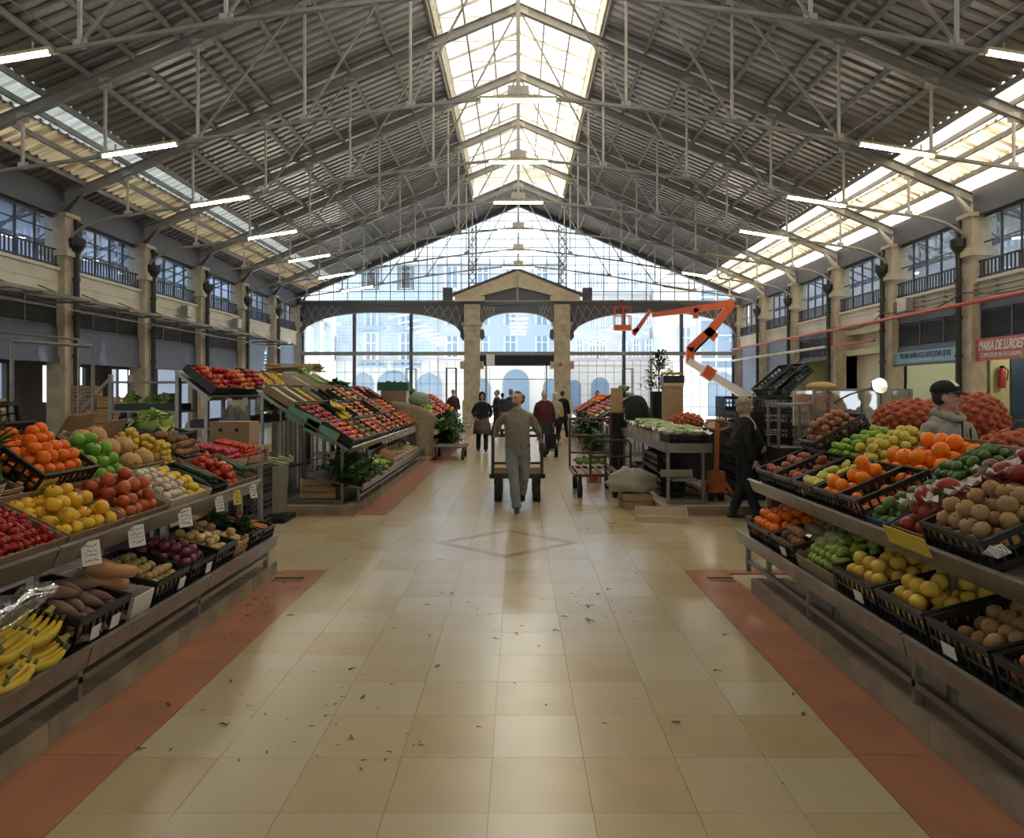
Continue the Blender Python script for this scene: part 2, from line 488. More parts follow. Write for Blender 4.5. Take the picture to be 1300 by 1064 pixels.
# end gable of the lantern
MB().add([(-XL, LY1, roofz(XL)), (0, LY1, roofz(0)), (XL, LY1, roofz(XL)), (XL, LY1, roofz(XL)+LH), (0, LY1, roofz(0)+LH), (-XL, LY1, roofz(XL)+LH)],
         [(0, 1, 4, 5), (1, 2, 3, 4)]).build('lantern_end', M_skyD, lant)
MB().add([(-XL, LY0, roofz(XL)), (0, LY0, roofz(0)), (XL, LY0, roofz(XL)), (XL, LY0, roofz(XL)+LH), (0, LY0, roofz(0)+LH), (-XL, LY0, roofz(XL)+LH)],
         [(0, 1, 4, 5), (1, 2, 3, 4)]).build('lantern_end', M_skyD, lant)
MB().bar((0, LY0, 0), (0, LY1, 0), .09, .14).build('lantern_ridge', M_steel, lant, loc=(0, 0, roofz(0)+LH-.09))
for i in range(2*npan):
    y = LY0 + (i + .5) * dl / 2
    m = MB()
    for sx in (-1, 1):
        m.bar((0, 0, roofz(0)+LH-.12), (sx*XL, 0, roofz(XL)+LH-.06), .045, .07)
        m.bar((0, 0, roofz(0)-.2), (sx*XL, 0, roofz(XL)+LH-.1), .02, .02)
        m.bar((sx*1.1, 0, roofz(1.1)+LH-.08), (sx*1.1, 0, roofz(0)-.0), .02, .02)
    m.bar((0, 0, roofz(0)+LH-.1), (0, 0, roofz(0)-.2), .05, .05)
    m.build('lantern_frame', M_steel_light, lant, loc=(0, y, 0))

# ---------------------------------------------------------------- trusses and lights
NX = [0, 2.22, 4.4, 6.6, 8.5, 10.2]
NZ = [7.80, 7.56, 7.27, 6.88, 6.55, 6.30]
def raft(x): return roofz(x) - 0.22
ORD = ['nearest', 'second nearest', 'third nearest', 'fourth nearest', 'fifth nearest', 'sixth nearest', 'farthest', 'overhead', 'rearmost']
tm = {}
def tmesh(key, fn, m):
    if key not in tm: mb = MB(); fn(mb); tm[key] = mb.mesh(key, m)
    return tm[key]
M_tube_on = mat('lit_tube', (1, 1, 1), 0.4, emit=(1.0, 0.97, 0.86), estr=45.0)
M_tube_off = mat('unlit_tube', (0.35, 0.30, 0.22), 0.4)
M_lamp = mat('lamp_housing', (0.42, 0.42, 0.24), 0.5)
TY = [y for y in YC[:-1] if y > 9]
for ti, y in list(enumerate(TY)) + [(7, YC[0]), (8, YC[0]-BAY)]:
    t = thing('roof_truss', f'grey steel roof truss spanning the hall, {ORD[ti]} one', 'truss', (0, y, 0), group='roof trusses')
    for sx in (-1, 1):
        inst(tmesh(f'rafter{sx}', lambda m: (m.bar((0, 0, raft(0)), (sx*11.9, 0, raft(11.9)), .02, .24), m.bar((0, 0, raft(0)-.12), (sx*11.9, 0, raft(11.9)-.12), .14, .02), m.bar((0, 0, raft(0)+.11), (sx*11.9, 0, raft(11.9)+.11), .14, .02)), M_steel), 'rafter', None, t)
        def chord(m):
            for i in range(5):
                a_, b_ = Vector((sx*NX[i], 0, NZ[i])), Vector((sx*NX[i+1], 0, NZ[i+1]))
                m.bar(a_, b_, .07, .06)
            pts = []
            for i in range(9):
                u = i/8 * PI/2
                pts.append((sx*(10.2 + 1.6*math.sin(u)), 0, 6.30 - 0.75*(1-math.cos(u)) - 0.1*math.sin(u)))
            m.tube(pts, .04, 8)
        inst(tmesh(f'bottom_chord{sx}', chord, M_steel), 'bottom_chord', None, t)
        for i in range(1, 6):
            inst(tmesh(f'post{sx}{i}', lambda m: (m.bar((sx*NX[i], 0, NZ[i]), (sx*NX[i], 0, raft(NX[i])), .05, .05), m.box(sx*NX[i]-.13, sx*NX[i]+.13, -.012, .012, raft(NX[i])-.22, raft(NX[i])), m.box(sx*NX[i]-.10, sx*NX[i]+.10, -.012, .012, NZ[i]-.03, NZ[i]+.12)), M_steel_light), 'post', None, t)
        for i in range(1, 4):
            inst(tmesh(f'diag{sx}{i}', lambda m: m.bar((sx*NX[i], 0, NZ[i]+.03), (sx*NX[i-1], 0, raft(NX[i-1])), .045, .04), M_steel), 'diagonal', None, t)
        inst(tmesh(f'tie{sx}', lambda m: m.tube([(sx*NX[5], 0, raft(NX[5])), (sx*NX[4], 0, NZ[4])], .014, 6), M_steel), 'tie_rod', None, t)
        inst(tmesh(f'tieb{sx}', lambda m: m.tube([(sx*NX[4], 0, raft(NX[4])), (sx*NX[3], 0, NZ[3])], .014, 6), M_steel), 'tie_rod', None, t)
    inst(tmesh('kingpost', lambda m: (m.bar((0, 0, NZ[0]), (0, 0, roofz(0)), .09, .09), m.box(-.22, .22, -.012, .012, NZ[0]-.05, NZ[0]+.2), m.box(-.25, .25, -.012, .012, raft(0)-.25, raft(0)+.05)), M_steel_light), 'king_post', None, t)
    for row, cx, cz, tilt in (('left', -7.75, 6.66, 0.16), ('centre', 0.0, 7.68, 0), ('right', 7.75, 6.66, -0.16)):
        off = row == 'right' and ti in (4, 6)
        st = 'unlit brown' if off else 'glowing'
        f = thing('fluorescent_light', f'{st} fluorescent tube light of the {row} row under the {ORD[ti]} truss', 'light', group='fluorescent lights',
                  M=T(cx, y - .09, cz) @ RY(-tilt))
        inst(tmesh('lamp_housing', lambda m: (m.box(-.80, .80, -.05, .05, .0, .05), m.box(-.80, -.76, -.04, .04, -.06, .0), m.box(.76, .80, -.04, .04, -.06, .0)), M_lamp), 'housing', None, f)
        for bx_ in (-.5, .5): inst(tmesh('bracket', lambda m: m.bar((0, .02, .03), (0, .06, .2), .02, .03), M_steel), 'bracket', T(bx_, 0, 0), f)
        inst(tmesh('tube_off' if off else 'tube_on', lambda m: m.tube([(-.77, 0, -.03), (.77, 0, -.03)], .032, 8), M_tube_off if off else M_tube_on), 'tube', None, f)

# ---------------------------------------------------------------- side walls
M_cream = mat('cream_wall', (0.66, 0.60, 0.47), 0.85, noise_col=(0.5, 0.44, 0.33), nscale=0.8, namt=0.5)
M_shopgreen = mat('shop_wall_green', (0.50, 0.50, 0.30), 0.7)
M_shop = mat('shop_wall_white', (0.55, 0.60, 0.45), 0.6)
M_pipe = mat('black_pipe', (0.02, 0.018, 0.016), 0.5)
M_redpipe = mat('red_pipe', (0.42, 0.05, 0.035), 0.45)
M_blueshut = mat('blue_shutter', (0.20, 0.26, 0.36), 0.5)
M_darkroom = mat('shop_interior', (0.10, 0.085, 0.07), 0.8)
M_tray = mat('cable_tray', (0.16, 0.145, 0.12), 0.6, metal=0.3)
wl = structure('wall_left', 'left side wall with stone columns, louvres and shutters')
wr = structure('wall_right', 'right side wall with stone columns, shop fronts and signs')
WALLY = [BAY0 + BAY*k for k in range(-6, 6)]
shape = {}
def shared(key, fn, m, smooth=False):
    if key not in shape: mb = MB(); fn(mb); shape[key] = mb.mesh(key, m, smooth)
    return shape[key]
WH = {-1: dict(sill=4.90, band=4.20, lt=4.05, lb=3.40, fb=2.45), 1: dict(sill=4.60, band=4.05, lt=3.80, lb=3.05, fb=2.50)}
wn = 0
for sx, wall in ((-1, wl), (1, wr)):
    h = WH[sx]
    X = sx * XW
    for ci, y in enumerate(WALLY):
        # stone column: shaft, plinth block, capital, upper block
        def col_shaft(m):
            m.box(-.24, .24, -.21, .21, .55, 5.15)
        c = inst(shared('column_shaft', lambda m: m.box(-.24, .24, -.21, .21, .5, 5.15), M_stone), 'column', T(X - sx*.05, y, 0), wall)
        inst(shared('column_foot', lambda m: (m.box(-.31, .31, -.29, .29, 0, .5), m.box(-.28, .28, -.26, .26, .5, .58)), M_stone), 'column_foot', None, c)
        inst(shared('capital', lambda m: (m.box(-.27, .27, -.24, .24, 5.12, 5.2), m.box(-.36, .36, -.33, .33, 5.2, 5.34), m.box(-.30, .30, -.27, .27, 5.34, 5.44)), M_stone), 'capital', None, c)
        inst(shared('upper_block', lambda m: (m.box(-.26, .26, -.24, .24, 5.44, 6.22), m.box(-.33, .33, -.30, .30, 6.22, 6.32)), M_stone), 'upper_block', None, c)
        inst(shared(f'iron_bracket{sx}', lambda m: (m.prism([(-.1, 6.32), (.1, 6.32), (.1, 6.85), (-.1, 6.85)], .1, T(0, -.05, 0)), m.prism([(0, 6.32), (-sx*.55, 6.86), (-sx*.62, 6.86), (-sx*.18, 6.3)] if sx > 0 else [(0, 6.32), (.18, 6.3), (.62, 6.86), (.55, 6.86)], .12, T(0, -.06, 0))), M_steel_light if sx > 0 else M_beam), 'iron_bracket', None, c)
        # downpipe with hopper head
        dp = MB()
        px_ = X - sx*.40; py_ = y + (.10 if sx < 0 else .16)
        dp.tube([(0, 0, 0.0), (0, 0, 5.35)], .075, 8)
        for z in (0.6, 1.6, 2.6, 3.6, 4.6): dp.tube([(0, 0, z), (0, 0, z+.07)], .10, 8)
        dp.lathe([(.09, 5.3), (.10, 5.35), (.20, 5.5), (.22, 5.62), (.22, 5.7)], 8)
        dp.tube([(0, 0, 5.6), (0, 0, 6.0), (-sx*-.1, .1, 6.3)], .06, 8)
        if 'dp%d' % sx not in shape: shape['dp%d' % sx] = dp.mesh('downpipe', M_pipe, False)
        inst(shape['dp%d' % sx], 'downpipe', T(px_, py_, 0), wall)
    for ci in range(len(WALLY) - 1):
        y0, y1 = WALLY[ci] + .21, WALLY[ci+1] - .21
        ym = (y0 + y1) / 2; hw = (y1 - y0) / 2
        k = ci - 6       # bay index: 0 is the bay between the first two columns in view
        # gutter beam, parapet band
        inst(shared(f'gutter{sx}', lambda m: m.box(-.15, .15, -hw-.2, hw+.2, 6.25, 6.95), M_beam), 'gutter_beam', T(X, ym, 0), wall)
        inst(shared(f'band{sx}', lambda m: (m.box(-.12, .12, -hw, hw, h['band'], h['sill']-.08), m.box(-.18, .18, -hw, hw, h['sill']-.08, h['sill']), m.box(-.14, .14, -hw, hw, h['band']+.30, h['band']+.325)), M_plaster), 'parapet_band', T(X, ym, 0), wall)
        # upper window with bars and balustrade
        wn += 1
        w = structure(f'window_{wn}', f'upper gallery window in the {"left" if sx<0 else "right"} wall')
        w.location = (X + sx*.02, ym, 0)
        zs, zt = h['sill'], 6.25
        fr = MB(); np_ = 5
        for i in range(np_+1):
            yy = -hw + 2*hw*i/np_
            fr.bar((0, yy, zs), (0, yy, zt), .05, .05)
        fr.bar((0, -hw, zt-.03), (0, hw, zt-.03), .06, .06); fr.bar((0, -hw, zs+.95), (0, hw, zs+.95), .03, .03)
        if f'wf{sx}' not in shape: shape[f'wf{sx}'] = fr.mesh('window_frame', M_iron)
        inst(shape[f'wf{sx}'], 'window_frame', None, w)
        for i in range(np_):
            yy = -hw + 2*hw*(i+.5)/np_
            inst(shared(f'pane{sx}', lambda m: m.box(-.004, .004, -hw/np_+.02, hw/np_-.02, zs+.02, zt-.05), M_glass), 'pane', T(0, yy, 0), w)
        ba = MB()
        for i in range(25):
            yy = -hw + 2*hw*(i+.5)/25
            ba.bar((-sx*.12, yy, zs), (-sx*.12, yy, zs+.45), .03, .03)
        for z in (zs+.06, zs+.45): ba.bar((-sx*.12, -hw, z), (-sx*.12, hw, z), .045, .045)
        if f'bal{sx}' not in shape: shape[f'bal{sx}'] = ba.mesh('balustrade', M_iron)
        inst(shape[f'bal{sx}'], 'balustrade', None, w)
        # louvre zone: three louvre frames, slats single on the nearer bays in view
        def louvre(m):
            m.box(-.10, .05, -hw, hw, h['lt'], h['band'])
            m.box(-.02, .05, -hw, hw, h['lb'], h['lt'])
        if not (sx < 0 and k >= 3) and not (sx > 0 and k in (1, 3, 4)):
            lz = inst(shared(f'louvre_panel{sx}', lambda m: (m.box(-.02 if sx > 0 else -.05, .05 if sx > 0 else .02, -hw, hw, h['lb'], h['band']),
                 [m.box(-.07, .07, yy-.025, yy+.025, h['lb'], h['lt']) for yy in (-hw+.02, -hw/3, hw/3, hw-.02)],
                 m.box(-.08, .08, -hw, hw, h['lt'], h['band']), m.box(-.08, .08, -hw, hw, h['lb']-.06, h['lb']+.02)), M_louvre if sx < 0 else M_bluegrey), 'louvre_panel', T(X, ym, 0), wall)
            ns = 12
            sm = shared(f'slat{sx}', lambda m: m.bar((-sx*.055, -hw/3+.05, 0), (-sx*.055, hw/3-.05, 0), .05, .012, up=(-sx*1, 0, 1.2)), M_louvre)
            for i in range(ns):
                for j in (-1, 0, 1):
                    inst(sm, 'slat', T(0, j*2*hw/3, h['lb'] + .05 + (h['lt']-h['lb']-.06)*i/ns), lz)
        if sx < 0:
            if k >= 3:
                inst(shared('shutter_full', lambda m: (m.box(-.05, .05, -hw, hw, 0, h['band']), [m.box(.05, .062, -hw, hw, z*.12, z*.12+.10) for z in range(0, 34)]), M_blueshut), 'roller_shutter', T(X, ym, 0), wall)
            else:
                inst(shared('fascia', lambda m: (m.box(-.10, .10, -hw, hw, h['fb']+.12, h['lb']-.06), m.box(-.14, .16, -hw, hw, h['fb'], h['fb']+.12)), M_bluegrey), 'fascia', T(X, ym, 0), wall)
        else:
            if k in (3, 4):
                inst(shared('shutter_fullr', lambda m: (m.box(-.05, .05, -hw, hw, 0, h['band']), [m.box(-.062, -.05, -hw, hw, z*.12, z*.12+.10) for z in range(0, 33)]), M_blueshut), 'roller_shutter', T(X, ym, 0), wall)
            elif k == 1:
                inst(shared('creamwall', lambda m: (m.box(0, .3, -hw-.2, hw+.2, 0, h['band']+.4), m.box(-.42, 0, -hw, hw, h['band']-.3, h['band']-.02), m.box(-.45, .3, hw, hw+.19, 0, h['band']+.4), m.box(-.45, .3, -hw-.19, -hw, 0, h['band']+.4)), M_cream), 'cream_wall', T(X + .5, ym, 0), wall)
            else:
                inst(shared('fasciar', lambda m: m.box(-.10, .10, -hw, hw, h['fb']+.42, h['lb']-.06), M_bluegrey), 'fascia', T(X, ym, 0), wall)
        # shop rooms behind the openings
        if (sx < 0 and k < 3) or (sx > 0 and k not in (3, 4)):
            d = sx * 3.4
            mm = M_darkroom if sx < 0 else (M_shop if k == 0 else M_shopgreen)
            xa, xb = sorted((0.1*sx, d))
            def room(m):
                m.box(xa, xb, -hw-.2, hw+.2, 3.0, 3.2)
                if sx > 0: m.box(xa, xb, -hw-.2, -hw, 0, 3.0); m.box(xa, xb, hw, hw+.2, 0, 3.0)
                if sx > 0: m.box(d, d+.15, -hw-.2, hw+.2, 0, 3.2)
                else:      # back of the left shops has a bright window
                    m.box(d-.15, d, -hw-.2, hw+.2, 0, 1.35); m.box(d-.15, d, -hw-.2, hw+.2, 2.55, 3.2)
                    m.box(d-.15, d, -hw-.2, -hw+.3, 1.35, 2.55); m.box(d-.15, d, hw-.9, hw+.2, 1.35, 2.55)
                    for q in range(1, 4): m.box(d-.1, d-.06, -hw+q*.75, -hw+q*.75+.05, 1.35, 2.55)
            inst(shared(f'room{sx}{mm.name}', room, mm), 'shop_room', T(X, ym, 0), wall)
# lower floor lamps in the two lit shops on the right
M_lampwarm = mat('shop_lamp', (1, 1, 1), 0.4, emit=(1.0, 0.9, 0.7), estr=9.0)
for k, (dx, dy), nm in ((0, (1.2, -.6), 'round shop ceiling lamp nearer the red sign'), (0, (1.2, .6), 'round shop ceiling lamp farther from the red sign')):
    y = BAY0 + BAY*(k+.5) + dy
    tag(MB().lathe([(.08, 2.96), (.10, 3.0)], 12).build('shop_lamp', M_lampwarm, loc=(XW+dx, y, 0)), nm, 'lamp', 'shop ceiling lamps')
tag(MB().box(-.3, .3, -.12, .12, 2.94, 3.0).build('shop_lamp', M_lampwarm, loc=(XW+.9, BAY0-.9, 0)), 'bright rectangular lamp on the ceiling of the shop under the red sign', 'lamp')
for nm, y in (('shop_light_a', BAY0 + BAY*.5), ('shop_light_b', BAY0 - BAY*.5)):
    l = bpy.data.lights.new(nm, 'POINT'); l.energy = 26; l.color = (1, .92, .76); l.shadow_soft_size = .15
    o = bpy.data.objects.new(nm, l); COL.objects.link(o); o.location = (XW + 1.2, y, 2.8)
# pipes and cable trays along the walls
pr = MB(); pr.tube([(0, 6, 0), (0, YF-.2, 0)], .05, 8)
tag(pr.build('fire_pipe', M_redpipe, loc=(XW-.62, 0, 3.93)), 'long red fire pipe running along the right wall', 'pipe')
m = MB(); yq = BAY0 + 2*BAY - .35
m.tube([(0, yq, 3.93), (0, yq, 3.35), (0, yq-BAY+.8, 3.35)], .04, 8)
tag(m.build('branch_pipe', M_redpipe, loc=(XW-.5, 0, 0)), 'red branch pipe stepping down on the cream wall', 'pipe')
m = MB(); m.tube([(0, BAY0+2*BAY, 3.35), (0, YF-.2, 3.35)], .055, 8)
tag(m.build('white_pipe', M_steel_light, loc=(XW-.60, 0, 0)), 'white pipe along the far right wall under the red pipe', 'pipe')
for z, nm in ((4.18, 'lower'), (4.32, 'middle'), (4.46, 'upper')):
    m = MB(); m.tube([(0, 8, z), (0, BAY0+1.2*BAY, z)], .02, 6)
    for i in range(14): m.box(-.03, .06, 8+i*1.05, 8.05+i*1.05, z-.03, z+.03)
    tag(m.build('conduit', M_tray, loc=(XW-.22, 0, 0)), f'thin {nm} cable conduit on the right parapet', 'conduit', 'conduits on the right wall')
m = MB()
pts = []
for k in range(0, 4):
    ya = BAY0 - 4 + k*BAY
    for i in range(8):
        u = i/8; pts.append((0, ya + u*BAY, 4.35 - .9*u*(1-u)*1.4 + .1*k*(-1)))
m.tube(pts, .018, 5)
tag(m.build('hanging_cable', M_pipe, loc=(XW-.5, 0, 0)), 'black cable drooping in loops along the right wall', 'cable')
# left wall ladder tray
tr = thing('cable_tray', 'long grey cable tray on brackets along the left wall', 'cable tray', (-XW+1.0, 0, 3.98))
m = MB(); m.bar((-.18, 6, 0), (-.18, YF-4, 0), .03, .08); m.bar((.18, 6, 0), (.18, YF-4, 0), .03, .08)
m.build('rail', M_tray, tr)
m = MB(); m.bar((-.3, 6, -.22), (-.3, YF-4, -.22), .05, .05); m.build('rail', M_tray, tr)
rm = shared('rung', lambda m: m.bar((-.18, 0, -.03), (.18, 0, -.03), .03, .03), M_tray)
bm_ = shared('tray_bracket', lambda m: (m.bar((-.85, 0, -.08), (.45, 0, -.08), .05, .06), m.bar((-.85, 0, .35), (.1, 0, -.06), .03, .03)), M_tray)
for i in range(28): inst(rm, 'rung', T(0, 6.3 + i*1.0, 0), tr)
for i in range(16): inst(bm_, 'tray_bracket', T(0, 7 + i*1.75, 0), tr)
for y, z, sx, lab in ((BAY0+1.62*BAY, 4.5, -1, 'nearer'), (BAY0+2.75*BAY, 4.5, -1, 'farther')):
    b = thing('junction_box', f'small grey junction box on the left parapet, the {lab} one', 'box', (-XW+.25, y, z), group='junction boxes')
    MB().box(0, .22, -.2, .2, -.2, .2).build('box_body', M_steel, b); MB().box(.22, .24, -.19, .19, -.19, .19).build('lid', M_steel_light, b)
b = thing('junction_box', 'grey meter box on the right parapet above the blue sign', 'box', (XW-.25, BAY0+BAY*.72, 4.3), group='junction boxes')
MB().box(-.2, 0, -.25, .25, -.2, .2).build('box_body', M_steel, b); MB().box(-.22, -.2, -.24, .24, -.19, .19).build('lid', M_steel_light, b)

# shop signs
def text_mesh(txt, size, m, name='lettering', extrude=0.004, italic=0.0, bold=False):
    cu = bpy.data.curves.new(name, 'FONT'); cu.body = txt; cu.size = size; cu.extrude = extrude; cu.shear = italic
    cu.align_x = 'CENTER'; cu.align_y = 'CENTER'; cu.offset = 0.006 if bold else 0.0
    me = evaluated_mesh(bpy.data.objects.new(name, cu)); me.materials.clear(); me.materials.append(m)
    return me
M_blueboard = mat('blue_signboard', (0.16, 0.34, 0.46), 0.5, noise_col=(0.25, 0.42, 0.50), nscale=5, namt=0.7)
M_redboard = mat('red_signboard', (0.40, 0.075, 0.065), 0.5, noise_col=(0.48, 0.2, 0.16), nscale=6, namt=0.6)
M_letter = mat('dark_lettering', (0.06, 0.05, 0.07), 0.5)
M_letterw = mat('white_lettering', (0.75, 0.72, 0.66), 0.5)
RS = Matrix(((0, 0, -1, 0), (-1, 0, 0, 0), (0, 1, 0, 0), (0, 0, 0, 1)))   # text facing -X, reading towards -Y
hwS = BAY/2 - .21
sg = thing('shop_sign', 'pale blue fishmonger sign board over the open shop', 'sign', (XW-.16, BAY0+BAY*.5, 2.72), group='shop signs')
MB().box(-.03, .03, -hwS, hwS, -.17, .19).build('board', M_blueboard, sg)
MB().box(-.06, .05, -hwS, hwS, -.24, -.17).build('shutter_rail', M_beam, sg)
inst(text_mesh('PEIXARIA MARIA ALICE ALVES (SONIA SILVA)', .215, M_letter, bold=True), 'lettering', T(-.034, .16, .05) @ RS @ Matrix.Diagonal((.60, 1, 1, 1)), sg)
inst(text_mesh('\u2014\u2014     \u2014\u2014\u2014\u2014\u2014   \u2014\u2014\u2014\u2014', .12, M_letterw), 'underline', T(-.034, 0, -.08) @ RS, sg)
sg = thing('shop_sign', 'red sign board with white slanted lettering over the shop at the right edge', 'sign', (XW-.16, BAY0-BAY*.5, 2.76), group='shop signs')
MB().box(-.03, .03, -hwS, hwS, -.28, .28).build('board', M_redboard, sg)
inst(text_mesh('MARIA DE LURDES', .33, M_letterw, italic=.35, bold=True), 'lettering', T(-.034, hwS-.92, .08) @ RS @ Matrix.Diagonal((.58, 1, 1, 1)), sg)
inst(text_mesh('COM\u00c9RCIO DE FRUTAS E LEGUMES', .15, M_letterw), 'small_lettering', T(-.034, hwS-.95, -.15) @ RS @ Matrix.Diagonal((.62, 1, 1, 1)), sg)

# ---------------------------------------------------------------- far facade
wf = structure('wall_far', 'glazed iron front of the market hall with stone pillars')
def fx(px): return (px - VX) / F * YF
def fz(py): return EYE + (VY - py) / F * YF
ZB = fz(384); ZR = fz(449)
PXL, PXR = fx(600), fx(713)
# main beam
MB().box(-XW, XW, -.12, .12, -.16, .10).build('main_beam', M_beam, wf, loc=(0, YF, ZB))
MB().box(-XW, XW, -.16, -.12, .02, .10).build('beam_flange', M_steel, wf, loc=(0, YF, ZB))
MB().bar((-XW, 0, 0), (XW, 0, 0), .14, .20).build('transom_rail', M_steel, wf, loc=(0, YF-.05, ZR))
# stone pillars of rusticated blocks
for px in (PXL, PXR):
    c = inst(None, 'stone_pillar', T(px, YF-.1, 0), wf)
    zz = 0.0; hts = [.6, .55, .55, .55, .55, .55, .5]
    i = 0
    while zz < fz(428):
        hgt = 0.62; w_ = .42 if zz > .9 else .52
        MB().box(-w_, w_, -.40, .40, zz+.012, zz+hgt-.012).build('stone_block', M_stone, c); zz += hgt
    MB().box(-.38, .38, -.36, .36, 0, zz).build('pillar_core', M_stone, c)
    MB().box(-.46, .46, -.44, .44, zz, zz+.25).build('capital', M_stone, c)
    MB().box(-.54, .54, -.5, .5, zz+.25, zz+.42).build('capital', M_stone, c)
    MB().box(-.42, .42, -.4, .4, zz+.42, ZB-.16).build('stone_block', M_stone, c)
    m = MB()
    for s in (-1, 1): m.prism([(s*.42, zz+.1), (s*.62, zz+.05), (s*.66, zz-.35), (s*.5, zz-.55), (s*.42, zz-.4)] if s < 0 else [(s*.42, zz-.4), (s*.5, zz-.55), (s*.66, zz-.35), (s*.62, zz+.05), (s*.42, zz+.1)], .3, T(0, -.15, 0))
    m.build('iron_scroll', M_beam, c)
    for s in (-1, 1): MB().box(s*.53-.1, s*.53+.1, -.45, .45, 2.9, 3.3).build('impost', M_stone, c)
# arched iron spandrels
def arch(x0, x1, drop, name='spandrel'):
    n = 20; poly = [(x1, ZB-.16), (x0, ZB-.16), (x0, ZB-.16-drop)]
    pts = []
    for i in range(n+1):
        u = i/n; e = abs(2*u-1)
        pts.append((x0 + (x1-x0)*u, ZB-.55 - (drop-.39)*(1-(1-e**2.6)**.6)))
    m = MB()
    for i in range(n):
        (xa, za), (xb, zb) = pts[i], pts[i+1]
        m.add([(xa, -.05, za), (xb, -.05, zb), (xb, -.05, ZB-.16), (xa, -.05, ZB-.16), (xa, .05, za), (xb, .05, zb), (xb, .05, ZB-.16), (xa, .05, ZB-.16)],
              [(0,1,2,3), (7,6,5,4), (0,4,5,1), (2,6,7,3)])
    sp = m.build(name, M_beam, wf, loc=(0, YF, 0))
    m = MB()
    for i in range(n):
        (xa, za), (xb, zb) = pts[i], pts[i+1]
        m.bar((xa, -.07, za), (xb, -.07, zb), .05, .06)
        if za < ZB - .7 or zb < ZB - .7:
            m.bar((xa, -.07, za), (xb, -.07, ZB-.18), .03, .04); m.bar((xa, -.07, ZB-.18), (xb, -.07, zb), .03, .04)
    m.build('lattice', M_steel, sp)
arch(-XW+.2, PXL-.42, 1.7); arch(PXL+.42, PXR-.42, 1.15); arch(PXR+.42, XW-.2, 1.7)
# mullions
for px in (450, 522, 792, 865):
    MB().bar((0, 0, 0), (0, 0, ZB-.2), .17, .17).build('mullion', M_beam, wf, loc=(fx(px), YF, 0))
for x in (-XW+.15, XW-.15): MB().bar((0, 0, 0), (0, 0, ZB+.3), .34, .34).build('end_post', M_beam, wf, loc=(x, YF, 0))
# gable glazing bars and single panes
wn += 1
gw = structure(f'window_{wn}', 'great gable window of small panes above the iron beam')
dxp, dzp = 0.765, 0.475
z0 = ZB + .10
ztop = lambda x: roofz(x) - .32
xs = [i*dxp for i in range(-15, 16)]
m = MB()
for x in xs:
    if ztop(x) > z0 + .1:
        big = abs(abs(x) - 2.3) < .1
        m.bar((x, 0, z0), (x, 0, ztop(x)), .035, .05)
z = z0 + dzp
while z < ztop(0):
    xx = (11.95-.32-z)/.42
    m.bar((-xx, 0, z), (xx, 0, z), .03, .035); z += dzp
m.build('glazing_bars', M_iron, gw, loc=(0, YF, 0))
m = MB()
for s in (-1, 1):
    m.prism([(0, ztop(0)+.02), (s*XW, ztop(XW)+.02), (s*XW, roofz(XW)-.02), (0, roofz(0)-.02)] if s > 0 else [(0, roofz(0)-.02), (s*XW, roofz(XW)-.02), (s*XW, ztop(XW)+.02), (0, ztop(0)+.02)], .3, T(0, -.15, 0))
m.build('gable_verge', M_beam, wf, loc=(0, YF, 0))
np_ = 0
pane_me = MB().box(-dxp/2+.02, dxp/2-.02, -.004, .004, .018, dzp-.018).mesh('pane', M_glass)
for xi in range(len(xs)-1):
    xc = xs[xi] + dxp/2; z = z0; lim = min(ztop(xs[xi]), ztop(xs[xi+1]))
    while z < max(ztop(xs[xi]), ztop(xs[xi+1])):
        if z + dzp <= lim: inst(pane_me, 'pane', T(xc, YF, z), gw)
        else:
            xa, xb = xs[xi]+.02, xs[xi+1]-.02
            ta, tb = min(ztop(xa), z+dzp), min(ztop(xb), z+dzp)
            if max(ta, tb) > z + .05:
                ta, tb = max(ta, z+.01), max(tb, z+.01)
                MB().add([(xa, 0, z), (xb, 0, z), (xb, 0, tb), (xa, 0, ta)], [(0, 1, 2, 3)]).build('pane', M_glass, gw, loc=(0, YF, 0))
        z += dzp
# two lattice posts in the gable
for x in (fx(600), fx(714)):
    m = MB(); zt = ztop(x)
    for s in (-.2, .2): m.bar((s, 0, ZB), (s, 0, zt), .07, .10)
    nz = 9
    for i in range(nz):
        a_, b_ = ZB + (zt-ZB)*i/nz, ZB + (zt-ZB)*(i+1)/nz
        m.bar((-.2, 0, a_), (.2, 0, b_), .03, .04); m.bar((.2, 0, a_), (-.2, 0, b_), .03, .04)
    m.build('lattice_post', M_beam, wf, loc=(x, YF-.12, 0))
# pediment over the entrance
M_ped = mat('pediment_paint', (0.55, 0.47, 0.33), 0.7, noise_col=(0.4, 0.33, 0.22), nscale=3, namt=0.6)
pd = inst(None, 'pediment', T(0, YF-.35, 0), wf)
hx = (fx(735) - fx(580)) / 2; cx = fx(657)
za, zb = fz(345), fz(376)
for s in (-1, 1):
    poly = [(cx, za), (cx+s*hx, zb+.02), (cx+s*hx, zb-.18), (cx+s*(hx-.7), zb-.18), (cx, za-.85)]
    if s < 0: poly = poly[::-1]
    MB().prism(poly, .5).build('raking_cornice', M_ped, pd)
    p2 = [(cx, za+.14), (cx+s*(hx+.25), zb+.08), (cx+s*(hx+.25), zb-.04), (cx, za)]
    if s < 0: p2 = p2[::-1]
    MB().prism(p2, .6, T(0, -.05, 0)).build('pediment_roof', M_beam, pd)
    MB().box(min(s*1.75, s*(hx+.05))+cx, max(s*1.75, s*(hx+.05))+cx, -.06, .5, ZB+.02, ZB+.30).build('cornice_block', M_ped, pd)
    MB().box(cx+s*(hx+.45)-.25, cx+s*(hx+.45)+.25, 0, .3, ZB+.1, ZB+.75).build('acroterion', M_beam, pd)
